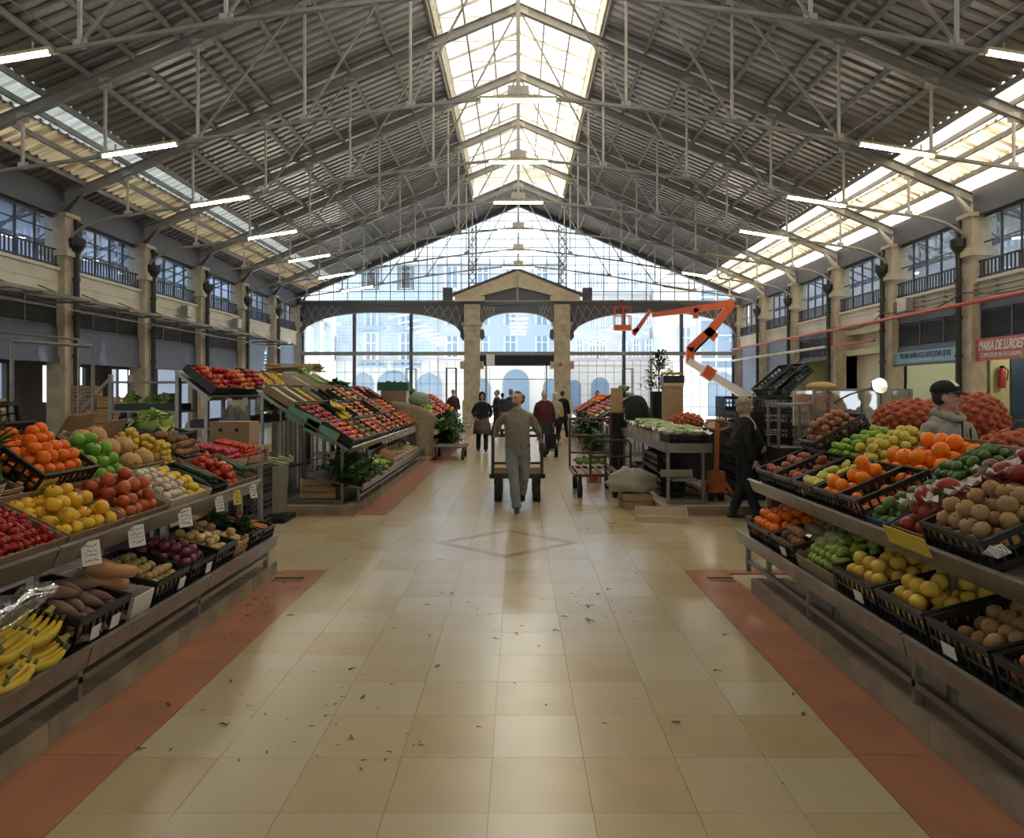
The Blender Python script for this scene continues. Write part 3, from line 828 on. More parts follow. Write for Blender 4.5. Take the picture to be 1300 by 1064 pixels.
MB().prism([(cx-hx+.6, ZB+.1), (cx+hx-.6, ZB+.1), (cx, za-.7)], .1, T(0, .3, 0)).build('tympanum', M_beam, pd)
MB().box(cx-1.8, cx+1.8, .1, .3, ZB+1.0, ZB+1.1).build('tympanum_rail', M_ped, pd)
MB().bar((cx, 0, ZB), (cx, 0, za-.3), .09, .09).build('tympanum_post', M_steel, pd)
# panes between beam and rail, and wire mesh with panes below
wn += 1
lw = structure(f'window_{wn}', 'tall glass panes between the stone pillars of the hall front')
xsplit = [-XW+.3, fx(450), fx(522), PXL-.42, PXL+.42, PXR-.42, fx(792), fx(865), XW-.3]
M_glassH = glass_mat('hazy_glass', tint=(0.88, 0.94, 1.0), gloss=0.10, haze=0.10)
for i in range(len(xsplit)-1):
    a_, b_ = xsplit[i], xsplit[i+1]
    if i in (3,) : pass
    if abs(a_ - (PXL-.42)) < 1e-6: continue
    MB().box(a_+.05, b_-.05, -.004, .004, ZR+.08, ZB-.2).build('pane', M_glassH, lw, loc=(0, YF+.06, 0))
MB().box(PXL+.45, PXR-.45, -.004, .004, ZR+.08, ZB-.2).build('pane', M_glassH, lw, loc=(0, YF+.06, 0))
M_wire = mat('wire_mesh', (0.16, 0.20, 0.27), 0.6)
for i, (a_, b_) in enumerate(((-XW+.3, fx(450)), (fx(450), fx(522)), (fx(522), PXL-.42), (PXR+.42, fx(792)), (fx(792), fx(865)), (fx(865), XW-.3))):
    g = inst(None, 'mesh_gate', T(0, YF+.02, 0), wf)
    m = MB(); w_ = b_ - a_
    n = max(4, int(w_/.42))
    for j in range(n+1): m.bar((a_+.05+(w_-.1)*j/n, 0, 0.05), (a_+.05+(w_-.1)*j/n, 0, 3.35), .022, .022)
    for j in range(1, 6): m.bar((a_+.05, 0, 3.35-j*.62+.62), (b_-.05, 0, 3.35-j*.62+.62), .022, .022)
    m.build('wire', M_wire, g)
m = MB()
for x in (fx(617), fx(694)): m.bar((x, 0, 0), (x, 0, ZR-.1), .07, .07)
m.bar((PXL+.4, 0, 2.35), (PXR-.4, 0, 2.35), .035, .035)
for k in range(5):
    m.bar((PXL+.42+k*.12, 0, 0), (PXL+.42+k*.12, 0, 3.0), .018, .018); m.bar((PXR-.42-k*.12, 0, 0), (PXR-.42-k*.12, 0, 3.0), .018, .018)
m.build('door_frame', M_wire, wf, loc=(0, YF+.1, 0))
aw = MB(); n = 24
x0, x1 = PXL+.42, PXR-.42
aw.box(x0, x1, -.3, -.2, ZR-.62, ZR-.1)
for i in range(n): aw.ball((x0+(x1-x0)*(i+.5)/n, -.25, ZR-.62), (.09, .04, .06), 6, 4)
tag(aw.build('awning', mat('navy_awning', (0.012, 0.014, 0.03), 0.8), loc=(0, YF, 0)), 'dark navy awning valance over the far entrance', 'awning')
tag(MB().box(-.22, .22, -.03, .03, -.3, .3).build('notice', M_white, loc=(fx(623), YF-.34, ZR-.35)), 'white notice board on the dark awning of the far entrance', 'notice')
tag(MB().lathe([(.09, 0), (.09, .05), (.02, .06)], 10, M=RX(PI/2)).build('alarm_bell', M_redpipe, loc=(fx(711), YF-.52, fz(463))), 'small red alarm bell on the stone pillar', 'alarm')

# back of the hall and outer side walls (close the room behind the camera)
bw = structure('wall_back', 'plain rear wall of the hall')
MB().box(-XW-.2, XW+.2, -.3, 0, 0, 12.2).build('rear_wall', M_plaster, bw, loc=(0, ylo, 0))
# ================================================================== OUTSIDE
st = structure('floor_street', 'pale stone street outside the hall front')
MB().box(-40, 40, YF+.6, 90, -.01, 0.02).build('pavement', mat('street_stone', (0.62, 0.60, 0.56), 0.7, noise_col=(0.5, 0.48, 0.44), nscale=1.5, namt=0.6), st)
YH = 51.0
SH = F / YH
def hx_(px): return (px - VX) / SH
def hz_(py): return EYE + (VY - py) / SH
M_house = mat('pale_house_wall', (0.54, 0.54, 0.53), 0.85, noise_col=(0.48, 0.48, 0.48), nscale=0.5, namt=0.6)
M_tileh = mat('tiled_house_wall', (0.46, 0.52, 0.58), 0.7)
M_tilej = mat('tile_joint', (0.22, 0.33, 0.45), 0.8)
M_winf = mat('house_window_frame', (0.45, 0.52, 0.60), 0.6)
M_wing = mat('house_window_glass', (0.16, 0.25, 0.34), 0.1)
M_winw = mat('house_window_white', (0.8, 0.82, 0.84), 0.5)
M_blind = mat('house_shutter', (0.16, 0.24, 0.33), 0.6)
def house(name, label, px0, px1, top, Y, wins, m, arches=(), extra=None):
    h = thing(name, label, 'building', ((px0+px1)/2 - 0, Y, 0))
    x0, x1 = px0 - (px0+px1)/2, px1 - (px0+px1)/2
    c = (px0+px1)/2
    MB().box(x0, x1, 0, 9, 0, top).build('wall', m, h)
    MB().box(x0, x1, -.35, .2, top-.35, top).build('cornice', M_house, h)
    MB().box(x0, x1, -.12, 0, 3.75, 3.98).build('string_course', M_house, h)
    for (wx, wz, ww, wh) in wins:
        w = MB()
        x = wx - c
        w.box(x-ww/2-.14, x+ww/2+.14, -.10, 0, wz-wh/2-.14, wz-wh/2); w.box(x-ww/2-.14, x+ww/2+.14, -.10, 0, wz+wh/2, wz+wh/2+.14)
        w.box(x-ww/2-.14, x-ww/2, -.10, 0, wz-wh/2, wz+wh/2); w.box(x+ww/2, x+ww/2+.14, -.10, 0, wz-wh/2, wz+wh/2)
        f = w.build('window', M_winf, h)
        g = MB(); g.box(x-ww/2, x+ww/2, -.03, -.005, wz-wh/2, wz+wh/2); g.build('pane', M_wing, f)
        b = MB(); b.box(x-.05, x+.05, -.07, -.03, wz-wh/2, wz+wh/2); b.box(x-ww/2, x+ww/2, -.07, -.03, wz+wh*.18, wz+wh*.18+.08)
        for s in (-1, 1): b.box(x+s*(ww/2-.07)-.07, x+s*(ww/2-.07)+.07, -.06, -.03, wz-wh/2, wz+wh/2)
        b.build('sash', M_winw, f)
    for (ax, aw_, ah) in arches:
        pts = [(ax-c-aw_/2, 0.05)]
        pts = [(ax-c+aw_/2, .05)] + [(ax-c+aw_/2*math.cos(t*PI/8), ah-aw_/2+aw_/2*math.sin(t*PI/8)) for t in range(9)] + [(ax-c-aw_/2, .05)]
        MB().prism(pts, .06, T(0, -.06, 0)).build('arched_door', M_blind, h)
    return h
row1, row2, row3, row4 = hz_(440), hz_(400), hz_(352), hz_(312)
mw = []
for px in (574, 613, 648, 688):
    mw += [(hx_(px), row1, 1.0, 1.5), (hx_(px), row2, 1.0, 1.4), (hx_(px), row3, 1.0, 1.5)]
house('apartment_building', 'pale house with rows of white sash windows behind the central bay', hx_(556), hx_(716), 11.2, YH, mw, M_house, arches=((hx_(655), 1.9, 3.3), (hx_(612), 1.2, 2.6), (hx_(700), 1.2, 2.6)))
mw = []
for px in (472, 516): mw += [(hx_(px), row1-.2, .95, 2.2), (hx_(px), row2+.1, .95, 1.8), (hx_(px), row3, .95, 1.8), (hx_(px), row3+.01, .9, 1.7)]
hb = house('apartment_building', 'blue tiled house with tall balcony windows behind the left bay', hx_(428), hx_(556)-.02, 11.0, YH-.25, mw, M_tileh, arches=((hx_(462), 1.6, 3.0), (hx_(500), 2.4, 3.2), (hx_(545), 1.8, 3.0)))
m = MB(); c = (hx_(428)+hx_(556)-.02)/2
nx_, w_ = 30, hx_(556)-hx_(428)
for i in range(nx_+1): m.box(-w_/2+w_*i/nx_-.012, -w_/2+w_*i/nx_+.012, -.012, 0, 4.0, 10.6)
for i in range(27): m.box(-w_/2, w_/2, -.012, 0, 4.0+i*.245, 4.024+i*.245)
m.build('tile_joints', M_tilej, hb)
for px in (472, 516):
    for z in (row1-1.45, row2-.95):
        b = MB(); x = hx_(px)-c
        for i in range(13): b.bar((x-.95+1.9*i/12, -.4, z+.05), (x-.95+1.9*i/12, -.4, z+.9), .025, .025)
        b.bar((x-.95, -.4, z+.9), (x+.95, -.4, z+.9), .04, .04); b.box(x-1.0, x+1.0, -.45, 0, z-.08, z+.05)
        b.build('balcony', M_tilej, hb)
mw = []
for px in (735, 751, 764, 790, 806, 822): mw += [(hx_(px)*1.09, row1+.1, .62, 1.25), (hx_(px)*1.09, row2+.25, .55, 1.3), (hx_(px)*1.09, row3+.4, .55, 1.3)]
house('apartment_building', 'pale house with narrow shuttered windows behind the right bay', hx_(717), hx_(838), 9.6, YH+4.0, mw, M_house, arches=((hx_(735), 1.0, 2.6), (hx_(770), 1.4, 2.8)))
mw = [(hx_(897), row1, 2.4, 3.2), (hx_(897), row2+.6, 2.4, 1.7), (hx_(940), row1, 1.2, 2.6), (hx_(860), row1, .9, 2.2)]
house('apartment_building', 'pinkish white house behind the orange lift', hx_(842)*1.0, hx_(1080), 10.0, YH-2.5, mw, mat('pinkish_wall', (0.72, 0.67, 0.64), 0.85), arches=((hx_(905), 2.0, 3.0),))
# market wing running out on the left of the street
wg = thing('market_wing', 'white market wing with pillars and upper windows left of the street', 'building', (-13.2, 42.5, 0))
MB().box(-5, 0, -3.6, 7.2, 0, 6.4).build('wall', M_house, wg)
MB().add([(-5.5, -3.7, 7.6), (.7, -3.7, 6.3), (.7, 7.3, 6.3), (-5.5, 7.3, 7.6), (-5.5, -3.7, 7.75), (.7, -3.7, 6.45), (.7, 7.3, 6.45), (-5.5, 7.3, 7.75)], [(0,1,2,3)[::-1], (4,5,6,7), (0,1,5,4), (1,2,6,5), (2,3,7,6), (3,0,4,7)]).build('roof', M_house, wg)
for i in range(4):
    y = -2.6 + i*2.9
    MB().box(0, .5, y-.25, y+.25, 0, 6.2).build('pillar', M_house, wg)
    MB().bar((.3, y, 5.2), (.7, y, 6.3), .06, .06).build('bracket', M_winf, wg)
    f = MB().box(.0, .06, y+.5, y+2.7, 3.9, 5.7).build('window', M_winf, wg)
    for j in range(3): MB().box(.06, .08, y+.58+j*.71, y+1.2+j*.71, 3.98, 5.62).build('pane', M_wing, f)
# exterior pillar and bracket at the right end
c = thing('portico_pillar', 'white stone pillar just outside the right end of the glass front', 'pillar', (fx(937)*1.04, YF+1.4, 0))
MB().box(-.28, .28, -.28, .28, 0, ZB-.4).build('shaft', M_house, c); MB().box(-.42, .42, -.42, .42, ZB-2.0, ZB-1.75).build('capital', M_house, c)
# adjoining halls seen through the gallery windows
M_adj = mat('adjoining_translucent_roof', (0.55, 0.64, 0.78), 0.5, trans=0.8, noise_col=(0.4, 0.5, 0.66), nscale=0.6, namt=0.6)
M_adjwall = mat('adjoining_wall', (0.55, 0.56, 0.56), 0.8)
for sx, nm, lab in ((-1, 'adjoining_hall', 'neighbouring hall with a pale roof behind the left gallery windows'), (1, 'adjoining_hall', 'neighbouring hall with a pale roof behind the right gallery windows')):
    h = thing(nm, lab, 'building', (sx*12.4, 0, 0))
    xe = sx*8.0
    def rz(x): return 6.55 + .42*abs(x)
    def quad(x0, x1, y0, y1, t=.03):
        v = [(x0, y0, rz(x0)), (x1, y0, rz(x1)), (x1, y1, rz(x1)), (x0, y1, rz(x0))]
        return v + [(a, b, c_+t) for a, b, c_ in v]
    bf = [(0,1,2,3), (7,6,5,4), (0,4,5,1), (1,5,6,2), (2,6,7,3), (3,7,4,0)]
    for i in range(10):
        y0 = ylo + i*(YF-ylo)/10; y1 = ylo + (i+1)*(YF-ylo)/10
        MB().add(quad(0, sx*1.6, y0, y1), bf).build('roof_sheet', M_sheet, h)
        MB().add(quad(sx*1.6, sx*6.0, y0, y1), bf).build('roof_panel', M_adj, h)
        MB().add(quad(sx*6.0, xe, y0, y1), bf).build('roof_sheet', M_sheet, h)
    for y in WALLY:
        m = MB()
        m.bar((0, y, rz(0)-.2), (xe, y, rz(8)-.2), .12, .22); m.bar((0, y, 5.6), (xe, y, rz(8)-1.9), .09, .09)
        for i in range(1, 6):
            x = sx*1.4*i
            m.bar((x, y, 5.6+(rz(8)-7.5)*abs(x)/8), (x-sx*1.2, y, rz(abs(x)-1.2)-.25), .06, .06); m.bar((x, y, 5.6+(rz(8)-7.5)*abs(x)/8), (x, y, rz(x)-.25), .06, .06)
        m.build('truss', M_iron, h)
    for x in (1.6, 3.0, 4.5, 6.0): MB().bar((sx*x, ylo, rz(x)-.08), (sx*x, YF, rz(x)-.08), .07, .1).build('purlin', M_iron, h)
    MB().box(min(xe, xe+sx*.3), max(xe, xe+sx*.3), ylo, YF, 0, 1.0).build('outer_wall', M_adjwall, h)
    MB().box(min(xe, xe+sx*.3), max(xe, xe+sx*.3), ylo, YF, 3.2, 4.2).build('outer_wall', M_adjwall, h)
    MB().box(min(xe, xe+sx*.3), max(xe, xe+sx*.3), ylo, YF, 5.8, 12).build('outer_wall', M_adjwall, h)
    for i in range(24): MB().box(min(xe, xe+sx*.3), max(xe, xe+sx*.3), ylo + i*(YF-ylo)/23-.15, ylo + i*(YF-ylo)/23+.15, 1.0, 5.8).build('outer_pier', M_adjwall, h)
    MB().box(min(.6*sx, xe), max(.6*sx, xe), ylo, YF, -.02, 0.0).build('ground', M_adjwall, h)
    MB().box(min(0, xe), max(0, xe), YF-.3, YF, 0, 10).build('end_wall', M_adjwall, h)
portal('daylight_facade', (0, YF + .3, 5.2), (-PI/2, 0, 0), 23.4, 10.2)
# ================================================================== PRODUCE
rng = random.Random(11)
def nz3(p, s, seed): return noise.noise(Vector(p)*s + Vector((seed*7.3, seed*3.1, seed*1.7)))
def fruit_mat(name, c, c2=None, rough=0.4, n2=None, nscale=14, namt=.7, **kw):
    return mat(name, c, rough, spec=.3, rnd=c2, noise_col=n2, nscale=nscale, namt=namt, rndv=kw.pop('rndv', 0.08), **kw)
M_stem = mat('stem_brown', (0.10, 0.07, 0.03), 0.8)
M_leafd = mat('dark_leaf', (0.035, 0.085, 0.02), 0.5, noise_col=(0.06, 0.13, 0.03), nscale=8, rndv=.2)
M_leafm = mat('mid_leaf', (0.08, 0.20, 0.035), 0.5, noise_col=(0.16, 0.30, 0.06), nscale=8, rndv=.2)
M_leafl = mat('light_leaf', (0.30, 0.45, 0.08), 0.5, noise_col=(0.45, 0.55, 0.18), nscale=6, rndv=.15)
PROD = {}
def prof_sphere(r, sq=1.0, dimple=0.0, n=8):
    out = []
    for i in range(n+1):
        ph = -PI/2 + PI*i/n
        rr = max(math.cos(ph), .05)*r; z = math.sin(ph)*r*sq
        if dimple:
            z -= math.copysign(dimple*r*math.exp(-(rr/(.35*r))**2), z)
        out.append((rr, z))
    return out
def reg(kind, fn, mats, r):
    PROD[kind] = dict(fn=fn, mats=mats, r=r, me=[])
def prod_mesh(kind, var):
    p = PROD[kind]
    while len(p['me']) < 2:
        mb = MB(); p['fn'](mb, len(p['me'])); p['me'].append(mb.mesh(kind, p['mats'], True))
    return p['me'][var % 2]
def f_round(r, sq=.95, dimple=0.0, lob=0, lobamp=.05, stem=True, n=10):
    def fn(m, v):
        w = (lambda t, i: lobamp*math.cos(lob*t + v)) if lob else None
        m.cur = 0; m.lathe(prof_sphere(r, sq, dimple), n, wob=w)
        if stem: m.cur = 1; m.lathe([(r*.07, r*sq*(.97-dimple*1.2)), (r*.05, r*sq*1.12)], 5); m.cur = 0
    return fn
def f_lump(rx, ry, rz, amp=.12, seed=0, n=10, k=7, tip=0):
    def fn(m, v):
        o = len(m.v); m.ball((0,0,0), (rx, ry, rz), n, k)
        mx = max(rx, ry, rz)
        for i in range(o, len(m.v)):
            p = Vector(m.v[i]); q = 1 + amp*nz3((p.x/rx, p.y/ry, p.z/rz), 1.1, seed + v)
            if tip: q *= 1 + tip*max(0, abs(p.x)/rx - .8)*5*.3
            m.v[i] = tuple(p*q)
    return fn
def f_prof(prof, n=9, bend=0.0, mats=None):
    """lathe lying along local x (profile as (radius, position))"""
    def fn(m, v):
        o = len(m.v); m.lathe(prof, n, M=RY(PI/2))
        for i in range(o, len(m.v)):
            x, y, z = m.v[i]
            m.v[i] = (x, y + bend*(1 if v else -1)*(x*x)*4, z)
    return fn
reg('strawberry', lambda m, v: (m.lathe([(.002, -.022), (.009, -.015), (.015, -.002), (.016, .008), (.011, .016), (.004, .018)], 8), setattr(m, 'cur', 1), [m.add([(0, 0, .017), (.012*math.cos(a), .012*math.sin(a), .020), (.017*math.cos(a+.4), .017*math.sin(a+.4), .014)], [(0, 1, 2)]) for a in [i*1.05 for i in range(6)]], setattr(m, 'cur', 0)), [fruit_mat('strawberry_red', (0.42, 0.02, 0.015), (0.30, 0.012, 0.012), .35, bump=.3, bscale=160), M_leafm], .018)
reg('yellow_apple', f_round(.042, .92, .22), [fruit_mat('apple_yellow', (0.74, 0.43, 0.03), (0.70, 0.37, 0.025), .35, (0.64, 0.45, 0.05)), M_stem], .042)
reg('red_mango', f_lump(.046, .040, .040, .10, 3), [fruit_mat('mango_red', (0.36, 0.04, 0.025), (0.44, 0.10, 0.03), .35, (0.60, 0.22, 0.04), nscale=9, namt=.5)], .042)
reg('mandarin', f_round(.038, .85, .08), [fruit_mat('mandarin_orange', (0.80, 0.18, 0.006), (0.74, 0.13, 0.005), .4, bump=.15, bscale=120), M_leafm], .036)
reg('orange', f_round(.048, .97, .03), [fruit_mat('orange_peel', (0.90, 0.24, 0.006), (0.86, 0.19, 0.005), .4, bump=.2, bscale=110), M_stem], .047)
reg('green_apple', f_round(.045, .9, .2), [fruit_mat('apple_green', (0.17, 0.36, 0.03), (0.13, 0.30, 0.025), .3, (0.28, 0.42, 0.06)), M_stem], .043)
reg('red_apple', f_round(.040, .9, .2), [fruit_mat('apple_red', (0.30, 0.035, 0.03), (0.38, 0.07, 0.04), .35, (0.45, 0.20, 0.08)), M_stem], .040)
reg('melon', f_round(.082, .98, .04, lob=10, lobamp=.015, n=20), [fruit_mat('melon_skin', (0.52, 0.29, 0.10), (0.46, 0.26, 0.10), .6, (0.56, 0.40, 0.20), nscale=30, bump=.2, bscale=60), M_stem], .082)
reg('garlic', f_round(.025, .85, -.35, lob=6, lobamp=.09, stem=True), [fruit_mat('garlic_skin', (0.68, 0.60, 0.48), (0.60, 0.50, 0.38), .6, (0.48, 0.34, 0.26)), mat('garlic_neck', (0.55, 0.48, 0.36), .8)], .026)
reg('lemon', f_prof([(.003, -.05), (.009, -.045), (.022, -.032), (.030, -.012), (.031, .008), (.024, .030), (.009, .043), (.004, .049)], 9), [fruit_mat('lemon_yellow', (0.72, 0.48, 0.03), (0.66, 0.45, 0.04), .4, bump=.15, bscale=120)], .030)
reg('tomato', f_round(.037, .82, .15, lob=5, lobamp=.025), [fruit_mat('tomato_red', (0.48, 0.045, 0.02), (0.55, 0.08, 0.03), .25), M_leafm], .034)
reg('courgette', f_prof([(.012, -.15), (.020, -.12), (.026, -.05), (.027, .06), (.022, .12), (.010, .15)], 8, .08), [fruit_mat('courgette_green', (0.025, 0.05, 0.02), (0.035, 0.065, 0.022), .35, (0.05, 0.08, 0.03), nscale=30)], .026)
reg('potato', f_lump(.036, .028, .025, .25, 5), [fruit_mat('potato_skin', (0.42, 0.29, 0.12), (0.36, 0.24, 0.10), .7, (0.30, 0.19, 0.08))], .027)
reg('sweet_potato', f_prof([(.006, -.11), (.022, -.08), (.034, -.03), (.036, .03), (.024, .08), (.007, .12)], 9, .25), [fruit_mat('sweet_potato_skin', (0.19, 0.11, 0.085), (0.16, 0.09, 0.07), .8, (0.13, 0.07, 0.055), bump=.3, bscale=40)], .034)
reg('red_onion', f_round(.038, .9, -.25), [fruit_mat('red_onion_skin', (0.13, 0.025, 0.04), (0.18, 0.04, 0.06), .3), M_stem], .036)
reg('onion', f_round(.036, .92, -.28), [fruit_mat('onion_skin', (0.52, 0.34, 0.13), (0.56, 0.40, 0.2), .4, (0.40, 0.22, 0.07)), M_stem], .035)
reg('orange_onion', f_round(.036, .92, -.28, stem=False), [fruit_mat('orange_onion_skin', (0.45, 0.13, 0.05), (0.38, 0.09, 0.035), .4, (0.3, 0.06, 0.025))], .035)
reg('squash', f_prof([(.012, -.13), (.030, -.125), (.038, -.09), (.038, -.02), (.055, .03), (.060, .075), (.045, .115), (.010, .13)], 12, .3), [fruit_mat('squash_skin', (0.50, 0.25, 0.10), (0.46, 0.22, 0.09), .5)], .055)
reg('carrot', f_prof([(.010, -.09), (.017, -.085), (.016, -.04), (.011, .04), (.003, .10)], 7, .1), [fruit_mat('carrot_orange', (0.62, 0.17, 0.03), (0.55, 0.14, 0.025), .5)], .016)
reg('kiwi', f_lump(.036, .029, .029, .05, 9), [fruit_mat('kiwi_skin', (0.23, 0.125, 0.055), (0.28, 0.15, 0.07), .8, (0.16, 0.09, 0.04), bump=.2, bscale=80)], .029)
reg('peach', f_round(.034, .95, .1, stem=False), [fruit_mat('russet_skin', (0.33, 0.12, 0.06), (0.38, 0.17, 0.09), .5, (0.24, 0.08, 0.045))], .033)
reg('lime', f_prof([(.004, -.036), (.018, -.028), (.027, -.008), (.027, .01), (.017, .028), (.004, .036)], 9), [fruit_mat('lime_green', (0.25, 0.40, 0.035), (0.20, 0.34, 0.03), .3)], .027)
reg('avocado', f_prof([(.006, -.045), (.020, -.038), (.030, -.012), (.031, .012), (.022, .034), (.008, .046)], 9), [fruit_mat('avocado_green', (0.085, 0.14, 0.03), (0.11, 0.17, 0.035), .4, (0.05, 0.085, 0.02), nscale=30)], .030)
reg('guava', f_lump(.042, .037, .036, .08, 13), [fruit_mat('guava_yellow', (0.62, 0.48, 0.07), (0.54, 0.46, 0.07), .45, (0.46, 0.34, 0.06))], .038)
reg('yellow_pear', f_prof([(.008, -.055), (.020, -.048), (.026, -.02), (.036, .012), (.036, .03), (.022, .048), (.006, .055)], 9), [fruit_mat('pear_yellow', (0.56, 0.46, 0.07), (0.50, 0.44, 0.07), .4, (0.4, 0.36, 0.06))], .034)
reg('quince', f_lump(.046, .042, .042, .12, 17), [fruit_mat('quince_yellow', (0.60, 0.38, 0.04), (0.54, 0.36, 0.05), .45, (0.45, 0.30, 0.05))], .043)
reg('big_mango', f_lump(.062, .046, .043, .08, 21), [fruit_mat('mango_dark_red', (0.22, 0.022, 0.022), (0.30, 0.045, 0.025), .3, (0.12, 0.06, 0.02), nscale=7)], .046)
reg('russet_pear', f_round(.042, .92, .15), [fruit_mat('russet_pear_skin', (0.36, 0.21, 0.09), (0.32, 0.19, 0.08), .6, (0.28, 0.16, 0.06), bump=.1, bscale=60), M_stem], .041)
reg('radish', f_round(.020, .95, -.1, stem=False), [fruit_mat('radish_red', (0.42, 0.03, 0.05), (0.35, 0.025, 0.04), .35)], .020)
reg('cherry_tomato', f_round(.018, .95, 0, stem=False, n=8), [fruit_mat('cherry_tomato_red', (0.52, 0.05, 0.02), (0.46, 0.035, 0.015), .25)], .018)
reg('yellow_plum', f_lump(.026, .023, .023, .03, 23), [fruit_mat('plum_yellow', (0.68, 0.46, 0.06), (0.60, 0.40, 0.05), .35)], .024)
reg('persimmon', f_round(.038, .8, .1), [fruit_mat('persimmon_orange', (0.66, 0.17, 0.02), (0.56, 0.12, 0.02), .3), M_leafm], .034)
reg('pepper', f_round(.040, 1.1, .2, lob=4, lobamp=.08), [fruit_mat('pepper_red', (0.45, 0.02, 0.02), (0.38, 0.015, 0.015), .2), M_leafd], .042)
reg('green_pear', f_prof([(.008, -.055), (.020, -.048), (.026, -.02), (.036, .012), (.036, .03), (.022, .048), (.006, .055)], 9), [fruit_mat('pear_green', (0.30, 0.38, 0.06), (0.26, 0.32, 0.05), .4)], .034)
def f_artichoke(m, v):
    for ring in range(5):
        for j in range(7):
            a = j*2*PI/7 + ring*.45; rr = .038*(1-.16*ring); z = -.03 + ring*.017
            c, s = math.cos(a), math.sin(a)
            m.add([(rr*.6*c, rr*.6*s, z-.01), (rr*c-.014*s, rr*s+.014*c, z+.008), (rr*.8*c, rr*.8*s, z+.035), (rr*c+.014*s, rr*s-.014*c, z+.008), (rr*1.15*c, rr*1.15*s, z+.008)], [(0, 3, 4), (0, 4, 1), (4, 3, 2), (1, 4, 2)])
    m.ball((0, 0, -.005), (.026, .026, .035), 8, 5)
reg('artichoke', f_artichoke, [fruit_mat('artichoke_green', (0.10, 0.15, 0.05), (0.08, 0.12, 0.05), .6)], .042)
def leaf(m, base, d, up, L, W, curl=.3, ruff=.0, n=4):
    """a curved leaf: strip of quads with a folded midrib"""
    d = d.normalized(); side = d.cross(up).normalized(); vs = []
    for i in range(n+1):
        u = i/n; w = W*math.sin(PI*min(1, .12+u*.88))*.5 + W*.04
        p = base + d*(L*u) + up*(curl*L*(u*u)*-1 + .15*L*u)
        r_ = ruff*W*(1 if i % 2 else -1)
        vs += [p - side*w + up*(w*.35 + r_), p, p + side*w + up*(w*.35 - r_)]
    fs = []
    for i in range(n):
        for j in (0, 1): fs.append((i*3+j, i*3+j+1, (i+1)*3+j+1, (i+1)*3+j))
    m.add(vs, fs)
def f_head(r, nleaf, ruff=.12, core=True, L=1.0):
    def fn(m, v):
        rr = random.Random(v*31 + int(r*1000))
        if core: m.ball((0, 0, r*.1), (r*.72, r*.72, r*.68), 10, 6)
        for i in range(nleaf):
            a = i*2.4 + rr.uniform(-.2, .2); el = rr.uniform(-.2, 1.2)
            d = Vector((math.cos(a)*math.cos(el), math.sin(a)*math.cos(el), math.sin(el)))
            up = Vector((-math.cos(a)*math.sin(el), -math.sin(a)*math.sin(el), math.cos(el)))
            leaf(m, d*r*.25, d, up, r*rr.uniform(.75, 1.0)*L, r*rr.uniform(.8, 1.1), .35, ruff)
    return fn
reg('lettuce', f_head(.13, 16, .10), [M_leafl], .11)
reg('cabbage', f_head(.12, 12, .04), [mat('cabbage_leaf', (0.20, 0.34, 0.09), .5, noise_col=(0.35, 0.48, 0.2), nscale=7, rndv=.15)], .11)
def f_bunch(nleaf, L, W, spread=.9, ruff=.15, stalk=True):
    def fn(m, v):
        rr = random.Random(v*17 + nleaf)
        for i in range(nleaf):
            a = rr.uniform(0, 2*PI); el = rr.uniform(.1, 1.3)
            d = Vector((math.cos(a)*math.cos(el)*spread, math.sin(a)*math.cos(el)*spread, math.sin(el)))
            d.normalize()
            up = Vector((-math.cos(a)*math.sin(el), -math.sin(a)*math.sin(el), math.cos(el)))
            b = Vector((rr.uniform(-.04, .04), rr.uniform(-.04, .04), 0)) + d*L*rr.uniform(.1, .5)
            leaf(m, b, d, up, L*rr.uniform(.4, .6), W*rr.uniform(.6, 1.2), .4, ruff, 3)
        m.ball((0, 0, L*.22), (L*.28, L*.28, L*.25), 8, 5)
    return fn
reg('parsley_bunch', f_bunch(60, .24, .07), [M_leafd], .12)
reg('kale_bunch', f_bunch(46, .32, .11, ruff=.2), [M_leafd], .15)
reg('greens_bunch', f_bunch(50, .28, .09), [M_leafm], .13)
reg('celery_bunch', lambda m, v: ([m.tube([(-.2, .012*(i-3), .008*((i*3) % 4)), (.05, .018*(i-3), .01+.008*((i*5) % 4)), (.2, .03*(i-3), .03)], [.011, .010, .006], 5) for i in range(7)], [leaf(m, Vector((.17, .03*(i-3), .03)), Vector((1, .3*(i-3), .3)), Vector((-.3, 0, 1)).normalized(), .12, .07, .3, .2, 3) for i in range(7)]), [mat('celery', (0.48, 0.55, 0.28), .5, noise_col=(0.35, 0.48, 0.16), nscale=6)], .05)
reg('leek', f_prof([(.014, -.25), (.017, -.2), (.015, 0.0), (.018, .12), (.028, .25)], 7, .05), [mat('leek_skin', (0.55, 0.58, 0.38), .5, noise_col=(0.25, 0.36, 0.12), nscale=3, rndv=.1)], .02)
def f_banana(m, v):
    n = 8; pts = []; rs = []
    for i in range(n+1):
        u = i/n; a = -.9 + 1.8*u
        pts.append((.105*math.sin(a), 0, .105*(1-math.cos(a))))
        rs.append([.006, .011, .017, .019, .0195, .019, .017, .011, .006][i])
    m.cur = 0; m.tube(pts, rs, 7)
    m.cur = 1; m.tube([pts[-1], Vector(pts[-1]) + Vector((.014, 0, .015))], [.007, .006], 5); m.cur = 0
reg('banana', f_banana, [fruit_mat('banana_yellow', (0.66, 0.43, 0.03), (0.58, 0.40, 0.04), .45, (0.40, 0.38, 0.06), nscale=6), mat('banana_tip', (0.12, 0.12, 0.03), .7)], .02)

